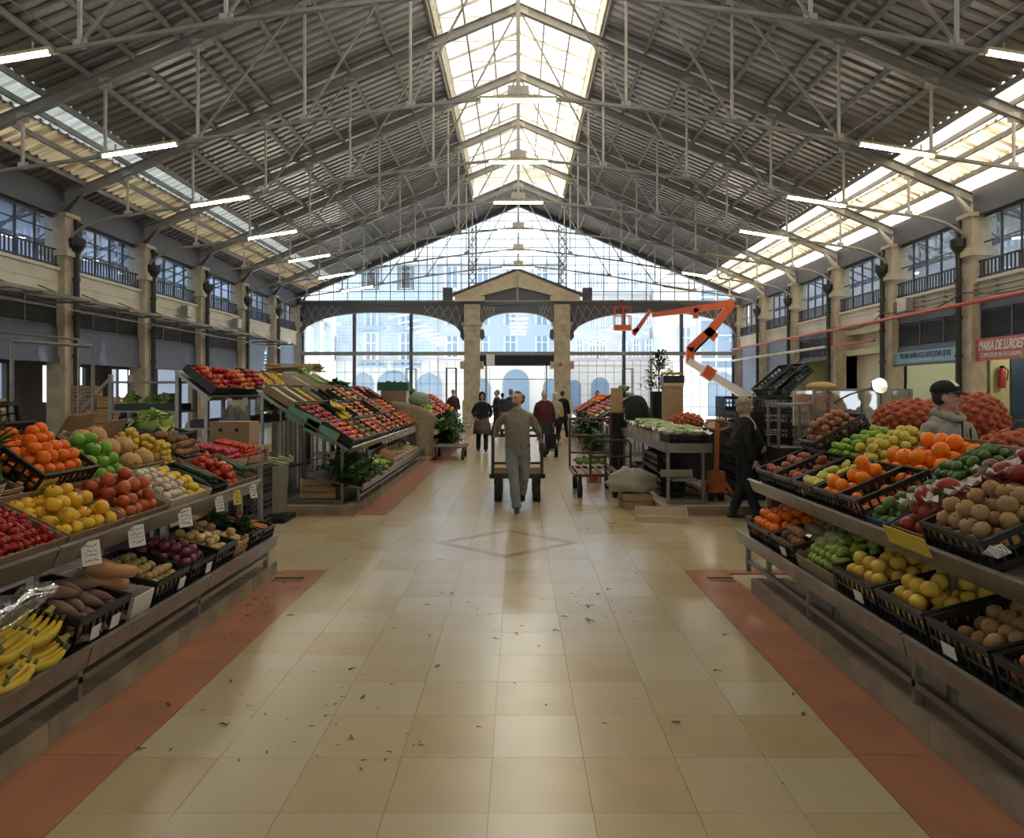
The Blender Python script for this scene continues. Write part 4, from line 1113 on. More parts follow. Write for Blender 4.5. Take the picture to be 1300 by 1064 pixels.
FRUIT_N = {}
def put(kind, M, label, cat, group, scale=1.0, parent=None):
    var = rng.randrange(2)
    o = inst(prod_mesh(kind, var), kind, M @ Matrix.Scale(scale, 4), parent)
    if parent is None: tag(o, label, cat, group)
    return o
LYING = {'lemon', 'courgette', 'sweet_potato', 'squash', 'carrot', 'lime', 'avocado', 'yellow_pear', 'green_pear', 'leek', 'celery_bunch', 'red_mango', 'kiwi', 'big_mango', 'banana', 'potato', 'guava'}
ALIGN = {'courgette': 'y', 'leek': 'y', 'carrot': 'y', 'celery_bunch': 'y'}
def fill(B, w, d, z0, kind, label, cat, group, scale=1.0, layers=2, heap=.35, jitter=.22, skip=0.0, rim=0.0, spacing=1.0):
    """heap produce in a tray: B maps local (x across, y deep, z up) with the tray floor centred at 0,0,z0"""
    r = PROD[kind]['r'] * scale
    if kind in ALIGN:
        L = {'courgette': .30, 'leek': .50, 'carrot': .19, 'celery_bunch': .42}[kind] * scale
        dx, dy = 2*r*spacing, L*.98
    elif kind in ('sweet_potato', 'squash'): dx, dy = 2.05*r*spacing, 4.2*r*spacing
    elif kind in ('lemon', 'lime', 'avocado', 'yellow_pear', 'green_pear', 'big_mango', 'potato', 'kiwi', 'red_mango'): dx, dy = 2.05*r*spacing, 2.6*r*spacing
    else: dx = dy = 2.02*r*spacing
    n = 0
    for lay in range(layers):
        ins = lay * r * (.6 + heap)
        nx = max(1, int((w - 2*ins) / dx)); ny = max(1, int((d - 2*ins) / dy))
        sx_, sy_ = (w - 2*ins)/nx, (d - 2*ins)/ny
        for i in range(nx):
            for j in range(ny):
                if rng.random() < skip*(lay > 0): continue
                x = -w/2 + ins + (i+.5)*sx_ + (sx_*.25 if j % 2 else -sx_*.25)*(kind not in ALIGN)*(nx > 1)*.6 + rng.uniform(-1, 1)*jitter*r
                y = -d/2 + ins + (j+.5)*sy_ + rng.uniform(-1, 1)*jitter*r
                z = z0 + r*.96 + lay*r*1.55 + rng.uniform(0, 1)*jitter*r
                if kind in ALIGN: Rm = RZ(PI/2 + rng.uniform(-.12, .12) + (PI if kind in ('carrot',) and rng.random() < .15 else 0)) @ RX(rng.uniform(0, 6))
                elif kind in ('sweet_potato', 'squash'): Rm = RZ(PI/2 + rng.uniform(-.5, .5)) @ RX(rng.uniform(-.3, .3)) @ RY(rng.uniform(-.15, .15))
                elif kind in LYING: Rm = RZ(rng.uniform(0, 6.28)) @ RY(rng.uniform(-.3, .3)) @ RX(rng.uniform(0, 6))
                elif kind == 'strawberry': Rm = Euler((rng.uniform(0, 6), rng.uniform(0, 6), rng.uniform(0, 6))).to_matrix().to_4x4()
                elif kind in ('lettuce', 'cabbage', 'parsley_bunch', 'kale_bunch', 'greens_bunch', 'artichoke', 'garlic', 'onion'): Rm = RZ(rng.uniform(0, 6.28)) @ RX(rng.uniform(-.5, .5))
                else: Rm = RZ(rng.uniform(0, 6.28)) @ RX(rng.uniform(-1.2, 1.2)) @ RY(rng.uniform(-.4, .4))
                put(kind, B @ T(x, y, z) @ Rm, label, cat, group, scale * rng.uniform(.93, 1.05)); n += 1
    FRUIT_N[kind] = FRUIT_N.get(kind, 0) + n
    return n

# ------------------------------------------------------------------ crates and trays
CR = {}
def plastic_crate(B, w, d, h, label, group='black plastic crates', parts=True, m=None):
    m = m or M_blackplastic
    t = .012
    c = thing('plastic_crate', label, 'crate', group=group, M=B)
    k = (round(w, 2), round(d, 2), round(h, 2), m.name)
    if k not in CR:
        def wall(L):
            mb = MB(); n = max(3, int(L/.055))
            mb.box(-L/2, L/2, -t/2, t/2, h*.80, h); mb.box(-L/2, L/2, -t/2, t/2, 0, h*.22); mb.box(-L/2, L/2, -t/2, t/2, h*.48, h*.56)
            for i in range(n+1): mb.box(-L/2+(L-.012)*i/n, -L/2+(L-.012)*i/n+.012, -t/2, t/2, h*.22, h*.80)
            mb.box(-L/2, L/2, -t*.9, t*.9, h-.012, h)
            return mb
        bs = MB(); nb = 9
        for i in range(nb): bs.box(-w/2+w*i/nb, -w/2+w*(i+.8)/nb, -d/2, d/2, 0, .01)
        for j in (-1, 0, 1): bs.box(-w/2, w/2, j*d*.42-.015, j*d*.42+.015, -.0, .008)
        CR[k] = (wall(w).mesh('side_wall', m), wall(d - t).mesh('end_wall', m), bs.mesh('crate_base', m))
    a, b, bs = CR[k]
    inst(a, 'side_wall', T(0, -d/2 + t/2, 0), c); inst(a, 'side_wall', T(0, d/2 - t/2, 0), c)
    inst(b, 'end_wall', T(-w/2 + t/2, 0, 0) @ RZ(PI/2), c); inst(b, 'end_wall', T(w/2 - t/2, 0, 0) @ RZ(PI/2), c)
    inst(bs, 'crate_base', None, c)
    return c
def carton(B, w, d, h, label, m=None, group='cardboard trays', low_front=.75, ends=True):
    m = m or M_card
    c = thing('cardboard_tray', label, 'tray', group=group, M=B)
    t = .006
    k = ('c', round(w, 2), round(d, 2), round(h, 2), m.name, low_front)
    if k not in CR:
        fr = MB(); fr.box(-w/2, w/2, -t/2, t/2, 0, h*low_front)
        bk = MB(); bk.box(-w/2, w/2, -t/2, t/2, 0, h)
        sd = MB(); sd.prism([(-d/2, 0), (d/2, 0), (d/2, h), (d*.2, h*.93), (-d*.2, h*.86), (-d/2, h*low_front)], t)
        lg = MB(); lg.prism([(-d*.18, h*.84), (d*.18, h*.9), (d*.14, h*1.0), (-d*.14, h*.95)], t*2.2)
        ba = MB(); ba.box(-w/2, w/2, -d/2, d/2, 0, t)
        CR[k] = [x.mesh('tray', m) for x in (fr, bk, sd, ba, lg)]
    fr, bk, sd, ba, lg = CR[k]
    inst(ba, 'tray_base', None, c); inst(fr, 'front_panel', T(0, -d/2, 0), c); inst(bk, 'back_panel', T(0, d/2, 0), c)
    inst(sd, 'side_panel', T(-w/2 + t, 0, 0) @ RZ(PI/2), c); inst(sd, 'side_panel', T(w/2, 0, 0) @ RZ(PI/2), c)
    return c
def wood_crate(B, w, d, h, label, group='wooden crates', rows=3):
    c = thing('wooden_crate', label, 'crate', group=group, M=B)
    k = ('w', round(w, 2), round(d, 2), round(h, 2), rows)
    if k not in CR:
        sl = h/rows
        a = MB().box(-w/2, w/2, -.004, .004, .004, sl-.012).mesh('slat', M_wood); b = MB().box(-d/2, d/2, -.004, .004, .004, sl-.012).mesh('slat', M_wood)
        p = MB().box(-.014, .014, -.014, .014, 0, h+.012).mesh('corner_post', M_wood)
        f = MB().box(-w/2, w/2, -d*.075, d*.075, 0, .006).mesh('floor_slat', M_wood)
        CR[k] = (a, b, p, f)
    a, b, p, f = CR[k]
    for i in range(rows):
        z = i*h/rows
        for s in (-1, 1):
            inst(a, 'slat', T(0, s*d/2, z), c); inst(b, 'slat', T(s*w/2, 0, z) @ RZ(PI/2), c)
    for sx in (-1, 1):
        for sy in (-1, 1): inst(p, 'corner_post', T(sx*(w/2-.018), sy*(d/2-.018), 0), c)
    for i in range(5): inst(f, 'floor_slat', T(0, -d*.4 + i*d*.2, 0), c)
    return c

class Shelf:
    """sloping display shelf facing the aisle; local x along the aisle, y into the stall (uphill), z normal"""
    def __init__(s, side, X0, z0, ang): s.side, s.X0, s.z0, s.a = side, X0, z0, ang
    def at(s, Y, v, n=0.0, tilt=0.0, yaw=0.0):
        # side -1 (left): local x -> +Y, y -> -X ; side +1 (right): local x -> -Y, y -> +X
        base = Matrix(((0, s.side*1.0, 0, s.X0), (-s.side*1.0, 0, 0, Y), (0, 0, 1, s.z0), (0, 0, 0, 1)))
        return base @ RX(s.a) @ T(0, v, n) @ RX(tilt) @ RZ(yaw)

def rack(name, label, side, Y0, Y1, Xt, zt, Lt, at, Xb, zb, Lb, ab, group='display racks', legs=4, nlip=3):
    """two-tier steel market rack"""
    r = thing(name, label, 'rack', group=group)
    top, bot = Shelf(side, Xt, zt, at), Shelf(side, Xb, zb, ab)
    ym, hl = (Y0+Y1)/2, (Y1-Y0)/2
    for sh, L, nm in ((top, Lt, 'top_shelf'), (bot, Lb, 'lower_shelf')):
        MB().box(-hl, hl, 0, L, -.025, -.004).build(nm, M_inox, r).matrix_local = sh.at(ym, 0)
        seg = 2*hl/nlip
        lm = shared(f'lip{round(seg,2)}', lambda m: (m.box(-seg/2+.006, seg/2-.006, -.02, -.005, -.06, .055), m.box(-seg/2+.006, seg/2-.006, -.03, -.005, .05, .058)), M_inox)
        for i in range(nlip): inst(lm, 'shelf_lip', sh.at(Y0 + seg*(i+.5), 0), r)
    # legs, rails and braces
    ca, sa = math.cos(at), math.sin(at)
    xb_ = Xt + side*Lt*ca; zb_ = zt + Lt*sa
    for i in range(legs):
        y = Y0 + .08 + (2*hl-.16)*i/(legs-1)
        xf = Xt + side*.12
        MB().bar((xf, y, PH), (xf, y, zt+.12*math.tan(at)-.025), .04, .04).build('leg', M_inox, r)
        MB().bar((xb_-side*.05, y, PH), (xb_-side*.05, y, zb_-.06), .04, .04).build('leg', M_inox, r)
        MB().bar((Xb+side*.06, y, PH), (Xb+side*.06, y, zb-.03), .035, .035).build('leg', M_inox, r)
        MB().bar((Xb+side*.03, y, zb-.03), (Xb+side*Lb*math.cos(ab), y, zb+Lb*math.sin(ab)-.03), .03, .03).build('shelf_arm', M_inox, r)
        MB().bar((Xt+side*.04, y, zt-.02), (xb_, y, zb_-.05), .035, .035).build('shelf_arm', M_inox, r)
    MB().bar((Xb+side*.06, Y0+.06, PH+.10), (Xb+side*.06, Y1-.06, PH+.10), .035, .035).build('rail', M_inox, r)
    MB().bar((xb_-side*.05, Y0+.06, .5), (xb_-side*.05, Y1-.06, .5), .035, .035).build('rail', M_inox, r)
    return top, bot
M_tag = mat('price_card', (0.62, 0.60, 0.54), .6); M_tagy = mat('yellow_price_card', (0.55, 0.42, 0.04), .6)
M_ink = mat('blue_ink', (0.03, 0.05, 0.16), .6)
def price_tag(M, label, m=None, w=.10, h=.12, seed=1):
    c = thing('price_tag', label, 'price tag', group='price tags', M=M)
    MB().box(-w/2, w/2, -.002, .002, -h, 0).build('card', m or M_tag, c)
    rr = random.Random(seed); k = MB()
    for row in range(4):
        z = -h*(.2 + .2*row); x = -w*.36
        while x < w*.3:
            L = w*rr.uniform(.06, .14)
            k.bar((x, -.003, z + rr.uniform(-.1, .1)*h*.6), (x + L, -.003, z + rr.uniform(-.1, .1)*h*.6), .002, .006 if row < 3 else .009, up=(0, -1, 0)); x += L*1.25
    k.build('handwriting', M_ink, c)
    return c

# ================================================================== LEFT FRONT STALL
SL = R(23)
L1t, L1b = rack('display_rack', 'long steel two-tier produce rack at the near left', -1, 2.2, 6.42, -2.37, .86, 1.16, SL, -2.20, .36, .75, R(14))
def tray_row(sh, Y0, Y1, v0, v1, kind, label, cat, group, box='carton', h=.10, fillz=.012, layers=2, scale=1.0, tilt=0.0, boxlabel=None, m=None, heap=.35, n=0.0, skip=0.1, sub=None, low=.75, boxgroup=None, spacing=1.0):
    w, d = Y1 - Y0, v1 - v0
    B = sh.at((Y0+Y1)/2, (v0+v1)/2 if not tilt else v0, n, tilt) @ (T(0, 0, 0) if not tilt else T(0, d/2, 0))
    if box == 'carton': carton(B, w-.01, d-.01, h, boxlabel, m, low_front=low, group=boxgroup or 'cardboard trays')
    elif box == 'plastic': plastic_crate(B, w-.01, d-.01, h, boxlabel, group=boxgroup or 'black plastic crates', m=m)
    elif box == 'wood': wood_crate(B, w-.02, d-.02, h, boxlabel, group=boxgroup or 'wooden crates')
    for item in (sub or [(-.5, .5, kind, label, cat, group, layers, scale)]):
        a, b, k_, lb, ct, gp, ly, sc = item
        s = -sh.side            # local x -> s*Y
        cx = (a+b)/2*w * (1 if sh.side < 0 else -1)
        fill(B @ T(cx, 0, 0), (b-a)*w-.03, d-.03, fillz, k_, lb, ct, gp, scale=sc, layers=ly, heap=heap, skip=skip, spacing=spacing)
    return B
A0, A1 = .02, .47
tray_row(L1t, 3.14, 3.72, A0, A1, 'strawberry', 'red strawberry heaped beside the yellow apples', 'strawberry', 'strawberries beside the yellow apples', boxlabel='cardboard tray of red strawberries beside the yellow apples', layers=3, scale=1.25)
tray_row(L1t, 3.74, 4.27, A0, A1, 'yellow_apple', 'yellow apple heaped between strawberries and red mangoes', 'apple', 'yellow apples', boxlabel='cardboard tray of yellow apples on the near left rack', layers=2, scale=1.08)
tray_row(L1t, 4.29, 4.80, A0, A1, 'red_mango', 'red and orange mango beside the yellow apples', 'mango', 'red mangoes on the left rack', boxlabel='cardboard tray of red mangoes on the near left rack', layers=3)
tray_row(L1t, 4.82, 5.46, A0, A1, None, '', '', '', boxlabel='grey cardboard tray of garlic and lemons', m=M_cardpale, low=.95,
         sub=[(-.5, .12, 'garlic', 'white garlic bulb in the tray between mangoes and lemons', 'garlic', 'garlic bulbs', 3, 1.2), (.12, .5, 'lemon', 'yellow lemon beside the garlic bulbs', 'lemon', 'lemons beside the garlic', 2, 1.1)])
tray_row(L1t, 5.48, 5.76, A0, A1, 'courgette', 'dark green courgette between the lemons and the tomatoes', 'courgette', 'courgettes between lemons and tomatoes', box='plastic', boxlabel='black crate of courgettes between lemons and tomatoes', layers=3)
tray_row(L1t, 5.78, 6.10, A0, A1, 'tomato', 'ripe red tomato at the far end of the near left rack', 'tomato', 'tomatoes at the rack end', boxlabel='cardboard tray of ripe tomatoes at the far end of the near left rack', layers=3)
tray_row(L1t, 6.12, 6.41, A0, A1, 'courgette', 'dark green courgette beyond the tomatoes at the rack end', 'courgette', 'courgettes at the rack end', boxlabel='cardboard tray of courgettes at the rack end', layers=3)
B0, B1 = .50, .95
tray_row(L1t, 3.2, 4.02, B0, B1, 'artichoke', 'green artichoke heaped at the left edge behind the strawberries', 'artichoke', 'artichokes', box='wood', boxlabel='wooden crate of artichokes behind the strawberries', h=.12, layers=3, scale=1.15)
tray_row(L1t, 4.04, 4.58, .47, .99, 'mandarin', 'orange mandarin in the tilted black crate', 'mandarin', 'mandarins in the tilted crate', box='plastic', h=.15, n=.055, tilt=R(12), boxlabel='tilted black crate of mandarins on the near left rack', layers=3, scale=1.08)
tray_row(L1t, 4.66, 5.14, .49, .96, 'green_apple', 'shiny green apple between mandarins and melons', 'apple', 'green apples', boxlabel='cardboard tray of green apples beside the mandarins', layers=3, scale=1.12)
tray_row(L1t, 5.17, 5.60, .49, 1.12, 'melon', 'round tan melon in the open wooden box', 'melon', 'melons', box='wood', boxlabel='shallow wooden box of tan melons', h=.12, layers=1, scale=1.0)
tray_row(L1t, 5.62, 5.92, .49, 1.05, 'yellow_plum', 'small yellow plum beside the melon box', 'plum', 'yellow plums', boxlabel='cardboard tray of yellow plums beside the melons', layers=4, scale=1.15)
tray_row(L1t, 5.94, 6.40, .49, .95, 'kiwi', 'brown kiwi behind the courgettes', 'kiwi', 'kiwis on the left rack', box='plastic', boxlabel='black crate of brown kiwis behind the courgettes', layers=3, scale=1.2)
# flaps standing up behind the melons
for (Y, v, w_, hh, lab) in ((5.38, 1.14, .40, .26, 'upright cardboard flap behind the melon box'), (5.78, 1.08, .32, .22, 'upright cardboard flap behind the yellow plums')):
    f = MB(); f.prism([(-w_/2, 0), (w_/2, 0), (w_/2*.85, hh), (-w_/2*.9, hh*.93)], .006)
    o = f.build('cardboard_flap', M_card); o.matrix_local = L1t.at(Y, v, 0, R(6)); tag(o, lab, 'cardboard', 'upright cardboard flaps')
# pineapple standing beside the artichokes
pa = thing('pineapple', 'pineapple with a dark leafy crown at the left edge', 'pineapple', M=L1t.at(3.72, .56, .24) @ RX(-SL) @ RY(R(12)))
MB().lathe([(.03, -.1), (.055, -.06), (.062, 0), (.055, .06), (.03, .1)], 10).build('fruit_body', mat('pineapple_skin', (0.24, 0.15, 0.05), .7, noise_col=(0.10, 0.09, 0.03), nscale=40), pa, True)
m = MB(); rr = random.Random(3)
for i in range(34):
    a, el = i*2.4, rr.uniform(.2, 1.45)
    d = Vector((math.cos(a)*math.cos(el), math.sin(a)*math.cos(el), math.sin(el))); up = Vector((-math.cos(a)*math.sin(el), -math.sin(a)*math.sin(el), math.cos(el)))
    leaf(m, Vector((0, 0, .09)), d, up, .2, .03, .25, 0, 4)
m.build('crown', M_leafd, pa)
# lower shelf
def banana_bunch(M, n, label):
    b = thing('banana_bunch', label, 'bananas', group='banana bunches on the lower shelf', M=M)
    for i in range(n):
        a = (i - (n-1)/2) * .26
        inst(prod_mesh('banana', i), 'banana', RX(a*.55) @ T(0, .034*(i-(n-1)/2), .012*abs(i-(n-1)/2)*-1) @ RZ(a*.35) @ Matrix.Scale(1.3, 4), b)
    MB().tube([(.118, 0, .062), (.15, 0, .085)], [.02, .012], 7).build('bunch_stem', mat('banana_stem', (0.30, 0.25, 0.05), .7), b)
    return b
M_banana_spots = [(2.98, .10), (3.00, .30), (3.10, .09), (3.14, .30), (3.34, .10), (3.38, .31), (3.06, .46), (3.32, .48), (3.20, .18), (3.24, .38), (3.02, .2), (3.40, .2)]
BL = ['at the front of the lower left shelf', 'second row', 'third', 'x']
for i, (Y, v) in enumerate(M_banana_spots):
    banana_bunch(L1b.at(Y, v, .05 + (.075 if i > 7 else 0)) @ RZ(R(-60 + 25*(i % 3))) @ RY(R(-10)), 5 + i % 2, 'bunch of yellow bananas on the lower shelf at the near left')
tray_row(L1b, 3.52, 4.0, .02, .50, 'sweet_potato', 'brown sweet potato in the black crate beside the bananas', 'sweet potato', 'sweet potatoes', box='plastic', h=.20, fillz=.05, boxlabel='black crate of sweet potatoes beside the bananas', layers=4, skip=0)
tray_row(L1b, 4.03, 4.26, .02, .50, 'squash', 'tan butternut squash in the white box', 'squash', 'butternut squashes', m=mat('white_box', (0.55, 0.53, 0.48), .7), h=.17, boxlabel='white box of butternut squashes', layers=3, low=.95, skip=0)
tray_row(L1b, 4.29, 4.72, .02, .50, 'potato', 'small tan potato in the black crate', 'potato', 'potatoes', box='plastic', h=.18, fillz=.06, boxlabel='black crate of small potatoes on the lower left shelf', layers=3)
tray_row(L1b, 4.75, 5.12, .02, .50, 'red_onion', 'dark purple onion in the black crate', 'onion', 'red onions', box='plastic', h=.17, fillz=.06, boxlabel='black crate of purple onions', layers=3)
tray_row(L1b, 5.15, 5.50, .02, .50, 'onion', 'tan onion in the black crate beside the purple onions', 'onion', 'tan onions beside the purple', box='plastic', h=.19, fillz=.05, boxlabel='black crate of tan onions beside the purple onions', layers=3)
tray_row(L1b, 5.53, 5.78, .02, .50, 'onion', 'pale onion in the slatted wooden crate', 'onion', 'onions in the wooden crate', box='wood', h=.16, fillz=.05, boxlabel='small slatted wooden crate of pale onions', layers=3)
tray_row(L1b, 5.81, 6.08, .02, .50, 'kale_bunch', 'dark green leafy bunch beside the carrots', 'greens', 'greens beside the carrots', box='plastic', h=.17, fillz=.04, boxlabel='black crate of dark greens beside the carrots', layers=1, scale=.55)
tray_row(L1b, 6.10, 6.40, .02, .50, 'carrot', 'orange carrot at the end of the lower left shelf', 'carrot', 'carrots', box='plastic', h=.14, fillz=.05, boxlabel='black crate of carrots at the end of the lower left shelf', layers=4, skip=0)
# plastic wrap hanging over the bananas
m = MB(); vs = []; fs = []; nx_, ny_ = 14, 8
for i in range(nx_+1):
    for j in range(ny_+1):
        u, v = i/nx_, j/ny_
        vs.append((-2.26 - .03*math.sin(v*9) - .02*math.sin(u*17+v*4), 2.6 + .85*u, .80 - .26*v*(1-.6*u) + .012*math.sin(u*25)))
for i in range(nx_):
    for j in range(ny_): a = i*(ny_+1)+j; fs.append((a, a+1, a+ny_+2, a+ny_+1))
m.add(vs, fs)
M_film = glass_mat('clear_film', (0.9, 0.92, 0.9), gloss=.22, haze=.16, hazecol=(.9, .9, .85))
tag(m.build('plastic_film', M_film, smooth=True), 'clear plastic film hanging over the bananas', 'film')
for i, (Y, lab, my) in enumerate(((3.86, 'white price card below the yellow apples', None), (4.32, 'white price card below the red mangoes', None), (4.95, 'white round-cornered price card below the garlic', None), (5.52, 'white price card below the courgettes', None), (5.86, 'yellow price card below the tomatoes', M_tagy), (6.22, 'white price card at the end of the near left rack', None))):
    price_tag(T(-2.335, Y, .885) @ RZ(R(90 - 28)) @ RX(R(-12)), lab, my, .105 if i < 3 else .075, .13 if i < 3 else .12, seed=i+1)
price_tag(L1t.at(4.12, .455, .17, R(12)) @ RZ(R(0)) @ T(0, -.01, 0) @ RX(R(0)), 'yellow price card on the mandarin crate', M_tagy, .14, .10, seed=9)
price_tag(L1t.at(3.68, .43, .20) @ RZ(R(10)), 'tan oval price card by the artichokes', M_cardpale, .10, .08, seed=12)

# rear table behind the left front stall
tb = thing('rear_table', 'low steel table behind the near left rack', 'table', (-3.3, 7.0, 0))
MB().box(-.62, .62, -.45, .55, .93, .96).build('table_top', M_inox, tb)
for sx in (-.57, .57):
    for sy in (-.4, .5): MB().bar((sx, sy, 0), (sx, sy, .93), .04, .04).build('leg', M_inox, tb)
FL = lambda X, Y, z: T(X, Y, z) @ RZ(R(90)) @ RX(R(14))
def flat_tray(X, Y, z, w, d, kind, label, cat, group, boxlabel, box='carton', h=.09, layers=2, scale=1.0, rot=R(90), tilt=R(12), fillz=.012, m=None, skip=.1, spacing=1.0, bg=None):
    B = T(X, Y, z) @ RZ(rot) @ RX(tilt)
    if box == 'carton': carton(B, w, d, h, boxlabel, m, group=bg or 'cardboard trays')
    elif box == 'plastic': plastic_crate(B, w, d, h, boxlabel, m=m, group=bg or 'black plastic crates')
    elif box == 'wood': wood_crate(B, w, d, h, boxlabel, group=bg or 'wooden crates')
    if kind: fill(B, w-.03, d-.03, fillz, kind, label, cat, group, scale=scale, layers=layers, skip=skip, spacing=spacing)
    return B
flat_tray(-2.95, 6.85, 1.03, .40, .5, 'radish', 'small red radish behind the courgettes', 'radish', 'radishes', 'cardboard tray of radishes on the rear table', layers=3, scale=1.3)
flat_tray(-2.95, 7.3, 1.03, .40, .5, 'cherry_tomato', 'small red cherry tomato at the rear table corner', 'tomato', 'cherry tomatoes on the rear table', 'cardboard tray of cherry tomatoes on the rear table', layers=4, scale=1.15)
plastic_crate(T(-3.55, 6.90, .962) @ RZ(R(90)), .55, .5, .2, 'empty black crate under the lettuces on the rear table')
flat_tray(-3.55, 6.90, 1.245, .55, .5, 'lettuce', 'pale green lettuce behind the kiwis', 'lettuce', 'lettuces on the rear table', 'black crate of lettuces on the rear table', box='plastic', layers=1, scale=1.1, h=.1)
flat_tray(-3.5, 7.38, 1.06, .34, .5, 'courgette', 'dark courgette on the rear table', 'courgette', 'courgettes on the rear table', 'black crate of courgettes on the rear table', box='plastic', layers=3)
bx = thing('cardboard_box', 'closed brown cardboard box behind the tomatoes', 'box', (-3.22, 8.05, 0))
MB().box(-.22, .22, -.15, .15, 1.08, 1.36).build('box_body', M_card, bx)
M_hole = mat('dark_hole', (0.02, 0.015, 0.01), .9)
for dx in (-.1, .08): MB().lathe([(.022, 0), (.022, .003)], 10, M=T(dx, -.15, 1.27) @ RX(PI/2)).build('hand_hole', M_hole, bx)
tag(bx, None)
stl = thing('crate_stand', 'wooden pallet stand under the brown cardboard box', 'stand', (-3.22, 8.05, 0))
for sx in (-.28, .28):
    for sy in (-.2, .2): MB().bar((sx, sy, 0), (sx, sy, 1.04), .05, .05).build('leg', M_wood, stl)
for k in range(5): MB().box(-.32, .32, -.25+k*.1, -.17+k*.1, 1.04, 1.08).build('slat', M_wood, stl)
# stack of black crates at the end of the left rack
for i in range(5):
    plastic_crate(T(-2.98, 7.75, .012 + i*.175) @ RZ(R(90)), .56, .38, .17, f'black crate in the stack beyond the near left rack, {["lowest", "second from the floor", "middle", "second from the top", "topmost"][i]}', group='stacked black crates left')
# big black crate standing at the back of the mandarins
plastic_crate(L1t.at(4.25, 1.10, .12, R(58)), .62, .42, .16, 'empty black crate standing upright behind the mandarins')
plastic_crate(L1t.at(3.5, 1.08, .10, R(50)), .62, .42, .16, 'empty black crate standing upright behind the artichokes')
# light aluminium hanging frame behind the left stall
fr = thing('metal_frame', 'grey tubular canopy frame behind the near left rack', 'frame')
Pf = [P(15, 433, 9.0), P(118, 440, 9.0)]
for p in Pf: MB().tube([(p.x, p.y, 0), p], .022, 8).build('post', M_inox, fr)
MB().tube(Pf, .022, 8).build('top_rail', M_inox, fr)
bk_ = [P(-40, 418, 10.2), P(100, 431, 10.2)]
MB().tube(bk_, .018, 8).build('top_rail', M_inox, fr)
for a, b in zip(Pf, bk_): MB().tube([a, b], .016, 6).build('side_rail', M_inox, fr)
for p in bk_: MB().tube([(p.x, p.y, 0), p], .02, 8).build('post', M_inox, fr)

# ================================================================== RIGHT FRONT STALL
R1t, R1b = rack('display_rack', 'long steel two-tier produce rack at the near right', 1, 2.2, 6.30, 2.08, .88, 1.09, SL, 1.96, .43, .80, R(14))
A0, A1 = .02, .50
def rr_(*a, **k): return tray_row(R1t, *a, **k)
rr_(5.72, 6.09, A0, A1, 'red_apple', 'red apple in the end crate of the near right rack', 'apple', 'red apples in the end crate', box='plastic', h=.16, fillz=.03, boxlabel='black crate of red apples at the far end of the near right rack', layers=2, skip=.35)
rr_(5.32, 5.70, A0, A1, 'red_apple', 'red apple in the second crate from the rack end', 'apple', 'red apples in the second crate', box='plastic', h=.16, fillz=.03, boxlabel='black crate of red apples beside the yellow pears', layers=2, skip=.4)
rr_(4.94, 5.30, A0, A1, 'yellow_pear', 'yellow pear in the black crate beside the oranges', 'pear', 'yellow pears', box='plastic', h=.16, fillz=.04, boxlabel='black crate of yellow pears on the near right rack', layers=2)
rr_(4.56, 4.92, A0, A1, 'orange', 'orange in the front black crate', 'orange', 'oranges in the front crate', box='plastic', h=.16, fillz=.04, boxlabel='black crate of oranges at the front of the near right rack', layers=3, skip=.3)
rr_(4.26, 4.54, A0, A1, 'persimmon', 'orange persimmon in the black crate beside the avocados', 'persimmon', 'persimmons in the front crate', box='plastic', h=.17, fillz=.03, boxlabel='black crate of persimmons between oranges and avocados', layers=2, skip=.4)
M_bluefoil = mat('blue_paper', (0.05, 0.07, 0.16), .5)
rr_(3.98, 4.24, A0, A1, 'avocado', 'dark green avocado in the front blue tray', 'avocado', 'avocados in the front tray', m=M_bluefoil, boxlabel='blue paper lined tray of avocados at the front', layers=3)
rr_(3.64, 3.96, A0, A1, 'big_mango', 'dark red mango wrapped at the stem in the front tray', 'mango', 'dark red mangoes in the front tray', boxlabel='cardboard tray of dark red mangoes beside the avocados', layers=3, spacing=1.05)
rr_(3.12, 3.62, A0, A1, 'russet_pear', 'brown russet pear in the crate cut by the right frame edge', 'pear', 'russet pears', box='plastic', h=.16, fillz=.05, boxlabel='black crate of russet pears at the right frame edge', layers=3)
B0, B1 = .53, 1.02
rr_(5.92, 6.28, B0, B1, 'peach', 'brown russet apple at the far end of the back row', 'apple', 'russet apples', box='plastic', h=.14, fillz=.03, n=.07, tilt=R(7), boxlabel='black crate of russet apples at the far end of the back row', layers=4)
rr_(5.50, 5.90, B0-.03, B1+.06, 'lime', 'bright green lime in the back row tray', 'lime', 'bright green limes', boxlabel='cardboard tray of bright green limes', layers=3, scale=1.2)
rr_(5.04, 5.48, B0-.03, B1+.06, 'guava', 'yellow guava in the back row tray beside the limes', 'guava', 'yellow guavas', boxlabel='cardboard tray of yellow guavas between limes and oranges', layers=3)
rr_(4.46, 5.02, B0-.03, B1, 'orange', 'large orange heaped in the back row', 'orange', 'large oranges in the back row', boxlabel='cardboard tray of large oranges heaped in the back row', layers=2, scale=1.14, h=.12)
rr_(4.12, 4.44, B0, B1, 'avocado', 'dark green avocado in the back row tray', 'avocado', 'avocados in the back row', boxlabel='cardboard tray of avocados in the back row', m=M_cardpale, layers=3, scale=.95)
rr_(3.64, 4.10, B0, B1, 'big_mango', 'dark red mango in the back row tray', 'mango', 'dark red mangoes in the back row', boxlabel='cardboard tray of dark red mangoes in the back row', layers=2, spacing=1.05)
rr_(3.16, 3.62, B0, B1, 'big_mango', 'dark red mango in the back row tray at the frame edge', 'mango', 'dark red mangoes at the frame edge', boxlabel='cardboard tray of dark red mangoes at the right frame edge', layers=2, spacing=1.05)
